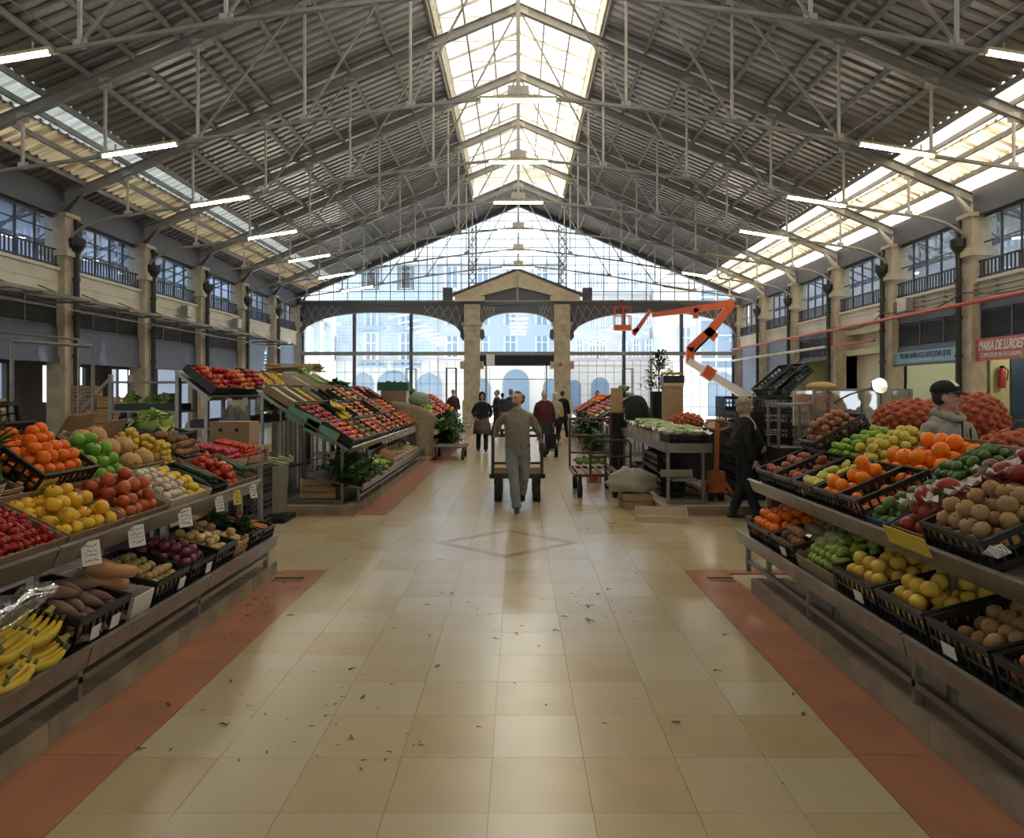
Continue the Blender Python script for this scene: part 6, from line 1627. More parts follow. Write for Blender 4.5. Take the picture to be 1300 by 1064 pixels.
# tall boxes, plant and sacks on the middle right plinth
bx = thing('cardboard_box', 'tall upright wooden box under the black crate behind the greens table', 'box', (2.95, 13.6, 0))
MB().box(-.17, .17, -.15, .15, PH, 1.86).build('box_body', M_wood, bx); MB().box(-.19, .19, -.17, .17, 1.80, 1.86).build('box_rim', M_cardpale, bx)
far_crate(T(2.95, 13.6, 1.86), .40, .34, .14, 'black crate on the tall upright box')
for i in range(4): put('banana', T(2.82+.08*i, 13.55, 2.04) @ RZ(i) @ RX(.5*i), 'yellow green banana on the tall upright box', 'banana', 'bananas on the tall box', 1.2)
pl = thing('potted_herb', 'dark green bushy herb plant standing behind the greens table', 'plant', (2.86, 14.42, 0))
MB().box(-.15, .15, -.14, .14, PH, 1.7).build('plant_box', M_black, pl)
m = MB(); rr = random.Random(5)
for i in range(260):
    h_ = rr.random(); a = rr.uniform(0, 2*PI); rad = .40*(1-h_*.75)*math.sqrt(rr.random())
    el = rr.uniform(-.2, 1.0); d = Vector((math.cos(a)*math.cos(el), math.sin(a)*math.cos(el), math.sin(el))); up = Vector((-math.cos(a)*math.sin(el), -math.sin(a)*math.sin(el), math.cos(el)))
    leaf(m, Vector((math.cos(a)*rad, math.sin(a)*rad, 1.72 + h_*.78)), d, up, rr.uniform(.07, .13), .05, .3, .1, 3)
m.build('foliage', M_leafd, pl)
MB().tube([(0, 0, 1.6), (0, 0, 2.4)], [.02, .008], 6).build('stem', M_stem, pl)
sack('bin_bag', 'black bin bag beside the potted herb', 'bag', T(2.34, 13.98, .953), .24, .18, .42, M_black, 51)
tag(MB().box(-.1, .1, -.15, .15, -.25, .25).build('wood_panel', M_wood, loc=(2.0, 14.42, 1.52)), 'upright wooden panel beside the bin bag', 'panel')
tag(MB().box(-.12, .12, -.17, .17, 0, 1.27).build('panel_stand', M_black, loc=(2.0, 14.42, 0)), 'dark stand under the upright wooden panel', 'stand')
def onion_sack(label, M, rx, ry, rz, n, seed):
    s_ = thing('onion_sack', label, 'sack', group='red net sacks of onions', M=M)
    mb = MB(); mb.ball((0, 0, 0), (rx*.93, ry*.93, rz*.93), 16, 10)
    for i, v in enumerate(mb.v): mb.v[i] = (v[0], v[1], max(v[2], -.6*rz) + .6*rz)
    mb.build('net', mat('red_net', (0.30, 0.035, 0.02), .7, noise_col=(0.42, 0.10, 0.05), nscale=35), s_, True)
    rr = random.Random(seed)
    for i in range(n):
        z = 1 - 1.45*(i+.5)/n; a = i*2.39996; q = math.sqrt(max(0, 1-z*z))
        p = Vector((rx*q*math.cos(a), ry*q*math.sin(a), rz*max(z, -.6) + .6*rz)) * .93
        inst(prod_mesh('orange_onion', i), 'onion', T(*p) @ RZ(rr.uniform(0, 6)) @ RX(rr.uniform(0, 6)), s_)
    return s_
onion_sack('red net sack of onions lying behind the greens table', T(3.06, 13.0, 1.041), .34, .24, .17, 60, 1)
tag(MB().box(-.42, .42, -.3, .3, PH, 1.04).build('dark_counter', M_blackplastic, loc=(3.18, 13.0, 0)), 'dark counter behind the greens table', 'counter')
tag(MB().box(-.09, .09, -.08, .08, 0, .16).build('white_box', M_white, loc=(3.5, 12.85, 1.041)), 'small white box on the dark counter', 'box')
# pallet jack
pj = thing('pallet_jack', 'orange pallet truck with upright handle beside the greens table', 'pallet jack', (2.86, 10.25, PH))
M_orange = mat('orange_paint', (0.48, 0.13, 0.04), .5, noise_col=(0.3, 0.08, 0.03), nscale=8)
MB().bar((0, 0, .18), (0, -.05, 1.12), .06, .045).build('handle_shaft', M_orange, pj)
m = MB(); pts = [(.18*math.cos(t*PI/8)*1.0, -.06, 1.10 + .07*math.sin(t*PI/8)*(1 if t < 8 else 1)) for t in range(17)]
m.tube(pts, .016, 7); m.build('handle_grip', M_orange, pj)
m = MB(); m.bar((0, 0, .45), (-.24, .02, .1), .03, .05); m.bar((0, 0, .45), (.24, .02, .1), .03, .05); m.box(-.12, .12, -.05, .1, .12, .42); m.build('yoke', M_orange, pj)
for s_ in (-1, 1):
    MB().box(s_*.13-.06, s_*.13+.06, .05, 1.1, .07, .12).build('fork', M_orange, pj)
    MB().tube([(s_*.07-.03, 0, .075), (s_*.07+.03, 0, .075)], .075, 12).build('wheel', M_rubber, pj)
# stacks of black crates behind the woman
for ci, (X, Y, n, z0) in enumerate(((3.37, 10.6, 6, PH), (3.80, 10.62, 7, PH), (3.42, 11.3, 7, PH), (4.25, 10.4, 5, PH))):
    for i in range(n):
        plastic_crate(T(X, Y, z0 + .001 + i*.215), .40, .56, .21, f'black crate in the stack {["left of the woman", "behind the woman", "behind the pallet truck", "right of the woman"][ci]}, number {i+1} from the floor', group='black crates stacked on the right')
put('kale_bunch', T(3.80, 10.62, 1.64), 'purple green leafy bunch on the crate stack behind the woman', 'kale', None, 1.0)
# ---- far right rack
R3t, R3b = rack('display_rack', 'long steel produce rack of the far right stall', 1, 18.7, 27.5, 2.12, .86, 1.3, R(30), 1.97, .36, .6, R(12), legs=5, nlip=4)
crate_rows(R3t, 'the far right rack', 18.7, .73, [.04, .66], .60,
    [['courgette', 'yellow_pear', 'radish', 'persimmon', 'tomato', 'red_apple', 'carrot', 'carrot', 'mandarin', 'kiwi', 'tomato', 'potato'],
     ['greens_bunch', 'courgette', 'yellow_pear', 'potato', 'red_apple', 'tomato', 'carrot', 'orange', 'carrot', 'orange', 'persimmon', 'mandarin']], ['front', 'back'], sc=1.25)
R2f = Shelf(1, 2.06, .9, R(22))
m = MB().box(-1.25, 1.25, 0, .9, -.03, -.005); o = m.build('sloping_display', M_inox); o.matrix_local = R2f.at(15.92, 0); tag(o, 'sloping steel display beyond the greens table', 'display')
dl_ = thing('trestle', 'steel trestle under the sloping display beyond the greens table', 'trestle', (0, 0, 0))
for y_ in (14.75, 17.05):
    for x_, z_ in ((2.12, .87), (2.80, 1.14)): MB().bar((x_, y_, PH), (x_, y_, z_), .04, .04).build('leg', M_inox, dl_)
crate_rows(R2f, 'the sloping display', 14.7, .48, [.03, .46], .42, [['courgette', 'courgette', 'red_apple', 'persimmon', 'tomato'], ['cabbage', 'courgette', 'yellow_pear', 'carrot', 'carrot']], ['front', 'back'], sc=1.2)
for i, (Y, z) in enumerate(((18.9, .65), (19.3, .4), (19.7, .7), (20.1, .4), (20.5, .7), (21.0, .45), (17.6, .2), (17.9, .35), (18.3, .3), (21.6, .7))):
    put('kale_bunch', T(1.88 + .06*(i % 2), Y, z) @ RZ(i), 'big dark leafy bunch hanging on the front of the far right rack', 'greens', 'bunches on the far right rack front', 1.5)
sb = thing('shopping_bag', 'cream and red shopping bag on the floor by the red cart', 'bag', (1.42, 13.3, 0))
MB().loft([ring_xy(0, 0, z, rx, ry) for z, rx, ry in ((.0, .13, .08), (.05, .15, .10), (.25, .14, .09), (.36, .12, .04))]).build('bag_body', mat('cream_bag', (0.52, 0.45, 0.30), .7), sb, True)
MB().box(-.10, .06, -.108, -.10, .04, .16).build('red_print', mat('red_print', (0.30, 0.02, 0.04), .6), sb)
for x in (-.05, .05): MB().tube([(x-.04, 0, .34), (x, 0, .46), (x+.04, 0, .34)], .006, 5).build('bag_handle', M_cardpale, sb)
# ---- right side behind the near right rack: glass display case, scales, sacks
dc = thing('display_case', 'glass display case with steel frame behind the near right rack', 'display case', (4.35, 9.3, 0))
MB().box(-.62, .62, -.35, .35, 0, 1.02).build('case_base', M_inox, dc)
gm = glass_mat('case_glass', (0.9, 0.93, 0.92), gloss=.25, haze=.10)
MB().box(-.60, .60, -.345, -.335, 1.02, 1.70).build('front_glass', gm, dc); MB().box(-.60, .60, -.30, .33, 1.70, 1.712).build('top_glass', gm, dc)
for s_ in (-1, 1): MB().box(s_*.60-.005, s_*.60+.005, -.33, .33, 1.02, 1.70).build('side_glass', gm, dc)
for s_ in (-.61, 0.0, .61): MB().bar((s_, -.34, 1.02), (s_, -.34, 1.73), .035, .035).build('frame_bar', M_inox, dc)
MB().bar((-.62, -.34, 1.72), (.62, -.34, 1.72), .03, .03).build('frame_bar', M_inox, dc)
for k in range(3): sack('bread_loaf', f'large brown loaf in the glass case, {["left", "middle", "right"][k]}', 'bread', T(3.95+.38*k, 9.35, 1.03), .17, .2, .14, mat('bread', (0.36, 0.22, 0.11), .8, noise_col=(0.5, 0.4, 0.28), nscale=6), 70+k, group='loaves in the glass case')
sack('bread_loaf', 'flat yellow loaf on top of the glass case', 'bread', T(4.0, 9.35, 1.714), .2, .16, .07, mat('bread_yellow', (0.5, 0.36, 0.14), .8), 77)
ws = thing('weighing_scale', 'small steel scale stand with glass sides beside the display case', 'scale', (3.42, 8.95, 0))
MB().box(-.22, .22, -.2, .2, 0, 1.0).build('stand_body', M_blackplastic, ws)
for sx in (-.2, .2):
    for sy in (-.18, .18): MB().bar((sx, sy, 1.0), (sx, sy, 1.52), .03, .03).build('post', M_inox, ws)
MB().box(-.23, .23, -.21, .21, 1.52, 1.55).build('stand_top', M_inox, ws)
for i, (px_, py_, tl, lab) in enumerate(((988, 490, -40, 'left of the two tilted empty black crates above the scale stand'), (1007, 488, -42, 'right of the two tilted empty black crates above the scale stand'))):
    p = P(px_, py_, 8.75); plastic_crate(T(p.x, p.y, p.z) @ RY(R(tl)) @ RZ(R(90)), .40, .46, .15, lab, group='tilted empty crates')
for i, (lab, px_, py_, Y, rx, ry, rz, n) in enumerate((('big red net sack of onions behind the limes', 1160, 548, 7.4, .42, .3, .22, 110), ('big red net sack of onions right of the man in the cap', 1238, 560, 7.2, .30, .3, .32, 110), ('red net sack of onions at the right frame edge', 1290, 572, 6.6, .30, .25, .12, 50), ('small red net sack behind the large oranges', 1108+80, 552, 7.9, .2, .2, .14, 40))):
    p = P(px_, py_, Y); onion_sack(lab, T(p.x, p.y, max(p.z, .9)), rx, ry, rz, n, 10+i)
    tag(MB().box(-rx*1.05, rx*1.05, -ry*1.1, ry*1.1, 0, max(p.z, .9)-.002).build('sack_counter', M_card, loc=(p.x, p.y, 0)), f'brown counter under the {lab[4:] if lab[0] == "b" else lab}'.replace('red net ', ''), 'counter', 'sack counters')
mr = thing('round_mirror', 'small round mirror on an arm above the onion sacks', 'mirror', P(1116, 490, 8.3))
MB().lathe([(.09, 0), (.10, .01), (.09, .02)], 16, M=RX(R(80))).build('mirror_disc', mat('mirror', (.8, .8, .8), .05, metal=1), mr); MB().tube([(0, .02, 0), (-.2, .3, -.1), (-.28, .55, -.2)], .012, 6).build('mirror_arm', M_inox, mr)
fe = thing('fire_extinguisher', 'red fire extinguisher hanging in the shop under the red sign', 'extinguisher', (XW+.42, BAY0-.32, 1.78))
MB().lathe([(.07, 0), (.085, .03), (.085, .42), (.05, .5), (.025, .52)], 12).build('cylinder', M_redpipe, fe, True); MB().box(-.03, .03, -.05, .05, .52, .58).build('valve', M_black, fe); MB().tube([(.03, -.03, .55), (.14, -.03, .45), (.11, -.03, .2)], .015, 6).build('hose', M_black, fe)
pst = MB().box(-.8, .8, -.02, .02, -1.45, 1.1).build('poster', mat('blue_poster', (0.02, 0.05, 0.10), .5, noise_col=(0.3, 0.06, 0.05), nscale=2.5, nlo=.66, nhi=.7), loc=(XW+1.5, BAY0-.24, 1.5)); tag(pst, 'dark blue panel in the shop under the red sign', 'panel')
# ---- boom lift near the far front
bl = thing('boom_lift', 'orange and white articulated boom lift before the far glass front', 'lift', (0, 0, 0))
YL = 35.6
M_lift = mat('lift_orange', (0.62, 0.10, 0.025), .45); M_liftw = mat('lift_white', (0.8, 0.76, 0.72), .45)
def seg(p, q, w0, w1, m, name, d=.24):
    a, b = P(*p, YL), P(*q, YL); u = (b-a).normalized(); n_ = Vector((-u.z, 0, u.x))
    mb = MB(); vs = []
    for y_ in (-d/2, d/2):
        for pt, w_ in ((a, w0), (b, w1)):
            vs += [pt + n_*w_/2 + Vector((0, y_, 0)), pt - n_*w_/2 + Vector((0, y_, 0))]
    mb.add(vs, [(0, 2, 3, 1), (4, 5, 7, 6), (0, 1, 5, 4), (2, 6, 7, 3), (0, 4, 6, 2), (1, 3, 7, 5)])
    return mb.build(name, m, bl)
seg((962, 512), (873, 458), .42, .34, M_liftw, 'lower_boom', .3)
seg((893, 470), (905, 477.5), .62, .62, M_lift, 'boom_collar', .4)
seg((876, 461), (876, 441), .40, .36, M_lift, 'elbow_link'); seg((874, 444), (900, 421), .36, .42, M_lift, 'upper_boom')
seg((898, 425), (928, 388), .46, .34, M_lift, 'upper_boom'); seg((899, 428), (906, 420), .7, .6, M_lift, 'boom_knuckle')
seg((881, 447), (900, 428), .09, .09, M_rubber, 'ram'); seg((928, 392), (924, 381), .4, .36, M_lift, 'boom_joint', .34)
seg((928, 386), (872, 394), .26, .34, M_lift, 'fly_boom'); seg((872, 394), (828, 400), .30, .22, M_lift, 'fly_boom'); seg((886, 398), (880, 398), .5, .5, M_lift, 'boom_knuckle')
seg((826, 394), (804, 425), .16, .22, M_lift, 'jib'); seg((803, 421), (810, 418), .2, .2, M_lift, 'jib_joint')
bk = inst(None, 'basket', None, bl)
c_ = P(790, 414, YL)
MB().box(-.42, .42, -.3, .3, -.22, 0).build('basket_floor', M_lift, bk, loc=c_)
for k in range(6): MB().box(-.42+.14*k, -.36+.14*k, -.31, .31, -.02, .06).build('basket_tread', M_lift, bk, loc=c_)
for sx in (-.4, .0, .4):
    for sy in (-.28, .28): MB().bar((sx, sy, 0), (sx, sy, .95), .04, .04).build('basket_post', M_lift, bk, loc=c_)
for z_ in (.5, .95):
    for sy in (-.28, .28): MB().bar((-.42, sy, z_), (.42, sy, z_), .035, .035).build('basket_rail', M_lift, bk, loc=c_)
MB().box(-.15, .05, -.1, .1, .6, 1.3).build('control_box', mat('dark_red', (.25, .03, .03), .6), bk, loc=c_)
bb = P(962, 520, YL)
MB().box(-.9, 1.3, -.9, .9, .35, 1.2).build('lift_base', M_lift, bl, loc=(bb.x+.4, YL, 0))
for sx in (-.6, 1.0):
    for sy in (-.75, .75): MB().tube([(sx, sy-.15, .4), (sx, sy+.15, .4)], .4, 14).build('wheel', M_rubber, bl, loc=(bb.x+.4, YL, 0))
# ---- floor gutter grates and scraps
for X0, X1, nm in ((-2.22, -1.95, 'left'), (1.72, 1.95, 'right')):
    g = thing('floor_drain', f'dark drain slot in the {nm} red border', 'drain', ((X0+X1)/2, 6.45, 0.001))
    MB().box(-(X1-X0)/2, (X1-X0)/2, -.03, .03, 0, .002).build('drain_slot', M_black, g); MB().bar((-(X1-X0)/2, -.09, .003), ((X1-X0)/2, -.11, .003), .02, .004).build('drain_bar', M_stem, g)
M_scrapg = mat('green_scrap', (0.05, 0.10, 0.03), .6); M_scrapb = mat('brown_scrap', (0.10, 0.06, 0.035), .8)
sm_ = []
for v in range(4):
    m = MB(); r2 = random.Random(v)
    leaf(m, Vector((-.5, 0, 0)), Vector((1, 0, 0)), Vector((0, 0, 1)), 1.0, .35, .12, .15, 3); sm_.append((m.mesh('leaf_scrap', M_scrapg), m.mesh('leaf_scrap', M_scrapb)))
for i in range(240):
    if i < 90: X, Y = rng.uniform(AL, AR), rng.uniform(3.0, 9.5)
    elif i < 170: X, Y = rng.gauss(-.9 if i % 2 else .35, .45), rng.gauss(3.7, .35) if i % 2 else rng.gauss(5.6, .35)
    elif i < 205: X, Y = rng.uniform(-2.2, -1.9), rng.gauss(5.6, .35)
    else: X, Y = rng.uniform(-2.2, 1.9), rng.uniform(9, 16)
    if not (AL - .44 < X < AR + .4) or Y < 2.4: continue
    L = rng.choice((.015, .02, .02, .03, .03, .05)) * (1.6 if i % 40 == 0 else 1)
    o = inst(sm_[i % 4][0 if i % 5 == 0 else 1], 'leaf_scrap', T(X, Y, .004) @ RZ(rng.uniform(0, 6.3)) @ Matrix.Scale(L, 4))
    tag(o, 'small dry plant scrap lying on the aisle floor' if i % 5 else 'small green leaf scrap lying on the aisle floor', 'scrap', 'brown scraps on the floor' if i % 5 else 'green scraps on the floor')
# ================================================================== PEOPLE
def remesh(mb, name, mats, voxel, smooth=3):
    me = mb.mesh(name, mats)
    o = bpy.data.objects.new(name, me)
    r = o.modifiers.new('r', 'REMESH'); r.mode = 'VOXEL'; r.voxel_size = voxel; r.use_smooth_shade = True
    if smooth: s = o.modifiers.new('s', 'SMOOTH'); s.iterations = smooth; s.factor = .5
    out = evaluated_mesh(o)
    out.materials.clear()
    for m in (mats if isinstance(mats, (list, tuple)) else [mats]): out.materials.append(m)
    return out
def fold(me, amp, scale, seed):
    n = len(me.vertices); co = np.empty(n*3, 'f'); no = np.empty(n*3, 'f')
    me.vertices.foreach_get('co', co); me.vertices.foreach_get('normal', no)
    co = co.reshape(-1, 3); no = no.reshape(-1, 3)
    q = co*np.array([scale, scale, scale*.55]); d = np.empty(n)
    for i, p in enumerate(q):
        p = Vector(p); d[i] = noise.noise(p + Vector((seed, 0, 0))) + .5*noise.noise(p*2.3 + Vector((0, seed, 0)))
    me.vertices.foreach_set('co', (co + no*(amp*d)[:, None]).astype('f').ravel()); me.update()
def ring(c, rx, ry, n=16, ax=Vector((1,0,0)), ay=Vector((0,1,0))):
    return [c + ax*rx*math.cos(2*PI*i/n) + ay*ry*math.sin(2*PI*i/n) for i in range(n)]
def torso_rings(off, z0, z1, lean, belly=0.0, wide=1.0):
    prof = [(.82, .150, .105, 0), (.90, .168, .118, 0), (.98, .165, .118+belly*.6, -.01), (1.08, .152, .112+belly, -.012), (1.20, .162, .116+belly*.6, -.01), (1.32, .172, .115, 0), (1.385, .155, .100, .008), (1.43, .118, .082, .012), (1.465, .080, .068, .014), (1.50, .060, .060, .012)]
    out = []
    for z, rx, ry, cy in prof:
        if z < z0 - .001 or z > z1 + .001: continue
        out.append(ring(Vector((lean[0]*(z-.9), cy + lean[1]*(z-.9), z)), rx*wide+off, ry+off))
    return out
M_skin = mat('skin', (0.50, 0.29, 0.20), .55, noise_col=(0.42, 0.22, 0.15), nscale=9, namt=.6)
M_skinp = mat('pale_skin', (0.58, 0.37, 0.28), .55, noise_col=(0.5, 0.28, 0.2), nscale=9, namt=.6)
M_eye = mat('eye_dark', (0.02, 0.015, 0.012), .2); M_lip = mat('lip', (0.30, 0.12, 0.10), .5)
def hand(mb, w, d, palm_n, side, curl=.5, s=1.0):
    """w wrist point, d direction of the hand, palm_n palm normal, side: +-1 thumb side"""
    d = d.normalized(); n_ = (palm_n - d*palm_n.dot(d)).normalized(); a = d.cross(n_).normalized()*side
    rings = []
    for t, ww, hh in ((-.01, .024, .018), (.03, .036, .016), (.07, .041, .014), (.09, .039, .012)):
        rings.append(ring(w + d*t*s, ww*s, hh*s, 10, a, n_))
    mb.loft(rings)
    for k, (off, L) in enumerate(((.030, .072), (.010, .080), (-.011, .074), (-.030, .058))):
        p = w + (d*.082 + a*off)*s; pts = [p]; dd = d.copy()
        for j in range(3):
            ang = curl*(.5 + .35*j); dd = (dd*math.cos(ang*.6) + n_*math.sin(ang*.6)).normalized()
            p = p + dd*L*s*(.42, .32, .26)[j]; pts.append(p)
        mb.tube(pts, [.0095*s, .009*s, .0085*s, .0065*s], 7)
    p = w + (d*.025 + a*.030)*s; pts = [p, p + (d*.035 + a*.030 + n_*.008)*s, p + (d*.068 + a*.036 + n_*.026)*s]
    mb.tube(pts, [.012*s, .0105*s, .008*s], 7)
def person(label, loc, rotz, s=1.0, arms=None, legs=None, lean=(0, 0), head_turn=0.0, head_tilt=0.0, skin=None, voxel=.011, top=None, bottom=None, shoes=None,
           hair=None, belly=0.0, wide=1.0, top_len=.86, skirt=None, extras=None, hands=True, neckopen=True, group='people in the hall', hair_style='short', hood=None):
    skin = skin or M_skin
    root = thing('person', label, 'person', group=group, M=T(*loc) @ RZ(rotz) @ Matrix.Scale(s, 4))
    arms = arms or {-1: [(-.175, 0, 1.372), (-.25, .03, 1.12), (-.25, -.06, .88)], 1: [(.175, 0, 1.372), (.25, .03, 1.12), (.25, -.06, .88)]}
    legs = legs or {-1: [(-.09, 0, .86), (-.10, -.02, .48), (-.10, .02, .09)], 1: [(.09, 0, .86), (.10, -.02, .48), (.10, .02, .09)]}
    V = lambda p: Vector(p)
    sh_off = Vector((lean[0]*.5, lean[1]*.5, 0))
    # ---- body: one continuous mesh
    b = MB()
    b.loft(torso_rings(0, .82, 1.50, lean, belly, wide))
    hc = Vector((lean[0]*.7, lean[1]*.7, 1.615))
    HM = T(*hc) @ RZ(head_turn) @ RX(head_tilt)
    b.tube([Vector((lean[0]*.55, lean[1]*.55+.012, 1.44)), hc + Vector((0, .012, -.06))], [.058, .052], 12)
    HP = lambda x, y, z: HM @ Vector((x, y, z))
    R3 = HM.to_3x3().to_4x4()
    b.ball(HP(0, .012, .03), (.074, .094, .088), 14, 10, R3); b.ball(HP(0, -.022, -.035), (.062, .068, .078), 14, 10, R3)
    b.ball(HP(0, -.055, -.088), (.034, .030, .026), 10, 6, R3)
    b.tube([HP(0, -.088, .022), HP(0, -.108, -.018), HP(0, -.098, -.032)], [.009, .014, .011], 8)
    for x in (-1, 1):
        b.ball(HP(x*.075, .012, -.005), (.010, .020, .032), 8, 6, R3); b.ball(HP(x*.040, -.062, -.022), (.022, .02, .022), 8, 6, R3)
    b.tube([HP(-.05, -.080, .032), HP(0, -.092, .036), HP(.05, -.080, .032)], .009, 6)
    for sd in (-1, 1):
        A = [V(p) + (sh_off if i == 0 else Vector()) for i, p in enumerate(arms[sd][:3])]
        b.tube([A[0] + Vector((-sd*.05, 0, -.01)), A[0], (A[0]+A[1])/2, A[1], (A[1]+A[2])/2, A[2]], [.05, .052, .046, .038, .036, .025], 10)
        if hands:
            d = (A[2]-A[1]).normalized(); pn = Vector((-sd, .25, 0)) if len(arms[sd]) < 4 else V(arms[sd][3])
            hand(b, A[2], d, pn, sd if len(arms[sd]) < 5 else arms[sd][4], .55)
        G = [V(p) for p in legs[sd]]
        b.tube([G[0]+Vector((0, 0, .04)), G[0]+(G[1]-G[0])*.4, G[1], G[1]+(G[2]-G[1])*.35, G[2]], [.088, .078, .055, .054, .036], 12)
    inst(remesh(b, 'body', skin, voxel), 'body', None, root)
    # ---- top garment
    if top:
        t = MB(); t.loft(torso_rings(.020, top_len, 1.465 if neckopen else 1.50, lean, belly, wide))
        for sd in (-1, 1):
            A = [V(p) + (sh_off if i == 0 else Vector()) for i, p in enumerate(arms[sd][:3])]
            t.tube([A[0] + Vector((-sd*.06, 0, -.012)), A[0] + Vector((0, 0, -.005)), (A[0]+A[1])/2, A[1], (A[1]+A[2])/2, A[2] + (A[1]-A[2]).normalized()*.015], [.066, .066, .060, .053, .047, .038], 12)
        me = remesh(t, 'top_garment', top, voxel); fold(me, .016, 12, 3.3); inst(me, top.name.split('.')[0], None, root)
    if bottom:
        t = MB(); t.loft([ring(Vector((0, 0, z)), rx, ry) for z, rx, ry in ((.80, .17, .125), (.88, .185, .132), (.96, .178, .130), (1.0, .170, .125))])
        for sd in (-1, 1):
            G = [V(p) for p in legs[sd]]
            t.tube([G[0]+Vector((0, 0, .03)), G[0]+(G[1]-G[0])*.4, G[1], G[1]+(G[2]-G[1])*.5, G[2]+Vector((0, 0, -.01))], [.105, .095, .074, .066, .062], 12)
        me = remesh(t, 'trousers', bottom, voxel); fold(me, .014, 12, 7.7); inst(me, 'trousers', None, root)
    if skirt:
        m_, z0, r0 = skirt
        t = MB(); t.loft([ring(Vector((0, 0, z)), rx, ry, 24) for z, rx, ry in ((z0, r0, r0*.8), ((z0+.95)/2, r0*.95, r0*.76), (.95, .2, .15), (1.04, .18, .135))])
        for i, v in enumerate(t.v): a = math.atan2(v[1], v[0]); k = 1 + .05*math.sin(a*9)*(1.05-v[2]); t.v[i] = (v[0]*k, v[1]*k, v[2])
        t.build('apron_skirt', m_, root, True)
    for sd in (-1, 1):
        G = [V(p) for p in legs[sd]]; an = G[2]
        drop = min(an.z - .045, .05)
        toe_up = max(0, an.z-.12)
        f = MB(); rings_ = []
        for y_, rx, rz, z_ in ((.075, .026, .022, -.02), (.055, .036, .040, -.018), (.0, .042, .045, -.02), (-.06, .042, .034, -.032), (-.12, .046, .026, -.04), (-.17, .038, .020, -.046), (-.195, .018, .012, -.05)):
            zz = an.z + z_ - toe_up*max(0, -y_)*2.4 - (0 if toe_up else (an.z-.09))
            rings_.append([Vector((an.x + rx*math.cos(2*PI*i/12), an.y + y_ - 0, max(zz + rz*math.sin(2*PI*i/12), .004))) for i in range(12)])
        f.loft(rings_); f.build('shoe', shoes or M_black, root, True)
    # ---- hair, eyes, mouth
    if hair:
        hb = MB()
        if hair_style == 'short': hb.ball(HP(0, .030, .050), (.083, .092, .085), 14, 10, R3); hb.ball(HP(0, .045, .0), (.080, .07, .07), 12, 8, R3)
        elif hair_style == 'bald': hb.ball(HP(0, .045, .022), (.083, .082, .062), 14, 10, R3); hb.ball(HP(0, .052, -.015), (.076, .065, .06), 12, 8, R3); hb.ball(HP(0, .0, .075), (.058, .055, .045), 12, 8, R3)
        elif hair_style == 'bob':
            hb.ball(HP(0, .028, .045), (.096, .108, .094), 16, 10, R3); hb.ball(HP(0, .05, -.04), (.092, .082, .085), 14, 10, R3)
            for x in (-1, 1): hb.ball(HP(x*.072, .0, -.035), (.026, .055, .075), 10, 8, R3)
            hb.tube([HP(-.05, -.075, .078), HP(0, -.085, .085), HP(.05, -.075, .078)], .018, 8)
        me = remesh(hb, 'hair', hair, max(.008, voxel*.8), 2); fold(me, .004, 40, 1.1); inst(me, 'hair', None, root)
    if hood:
        hb = MB(); hb.ball(HP(0, .035, .03), (.105, .11, .12), 14, 10, R3); hb.ball(HP(0, .05, -.07), (.10, .095, .09), 12, 8, R3); hb.tube([HP(-.085, -.05, .02), HP(-.06, -.06, .10), HP(0, -.06, .125), HP(.06, -.06, .10), HP(.085, -.05, .02), HP(.07, -.05, -.08), HP(-.07, -.05, -.08), HP(-.085, -.05, .02)], .024, 8)
        inst(remesh(hb, 'hood', hood, voxel, 2), 'hood', None, root)
    for x in (-1, 1):
        MB().ball(HP(x*.031, -.083, .012), .009, 8, 6).build('eye', M_eye, root, True)
        if hair: MB().tube([HP(x*.015, -.094, .036), HP(x*.050, -.084, .034)], .005, 5).build('eyebrow', hair, root)
    MB().tube([HP(-.022, -.083, -.058), HP(0, -.09, -.056), HP(.022, -.083, -.058)], .005, 5).build('mouth', M_lip, root)
    root['hm'] = 0; del root['hm']
    return root, HM
def cloth(name, c, c2=None, rough=.9): return mat(name, c, rough, noise_col=c2 or tuple(v*.75 for v in c), nscale=9, namt=.5)
M_denim = cloth('faded_jeans', (0.15, 0.17, 0.18), (0.24, 0.26, 0.26)); M_hairdark = mat('dark_hair', (0.025, 0.018, 0.013), .6); M_hairbrown = mat('brown_hair', (0.09, 0.05, 0.03), .6)
M_hairgrey = mat('grey_blond_hair', (0.36, 0.30, 0.22), .6, noise_col=(0.22, 0.18, 0.13), nscale=40)
# -- man pulling the trolley
pm, HM = person('man in grey-brown shirt and faded jeans pulling a flat trolley', (-.01, 10.12, 0), 0, .985,
    arms={-1: [(-.175, .0, 1.372), (-.30, .16, 1.22), (-.33, .42, 1.10), (0, -.3, -1), -1], 1: [(.175, .01, 1.372), (.29, .12, 1.16), (.33, .36, 1.03), (0, -.3, -1), 1]},
    legs={-1: [(-.09, 0, .86), (-.06, -.16, .50), (-.01, -.24, .09)], 1: [(.09, 0, .86), (.09, .02, .47), (.07, .34, .20)]},
    lean=(0, -.10), head_turn=R(-38), top=cloth('grey_brown_shirt', (0.215, 0.185, 0.145), (0.17, 0.145, 0.11)), bottom=M_denim, shoes=mat('dark_shoe', (0.02, 0.017, 0.015), .4), hair=M_hairdark, hair_style='bald', belly=.02, voxel=.009)
b = MB(); b.loft([ring(Vector((0, 0, z)), .186, .137, 24) for z in (.925, .965)]); b.build('belt', M_black, pm)
m = MB(); m.loft([ring(Vector((0, -.045, z)) , rx, .07, 20) for z, rx in ((1.44, .085), (1.475, .076))]); m.build('collar', mat('shirt_collar', (0.20, 0.17, 0.13), .9), pm, True)
m = MB()
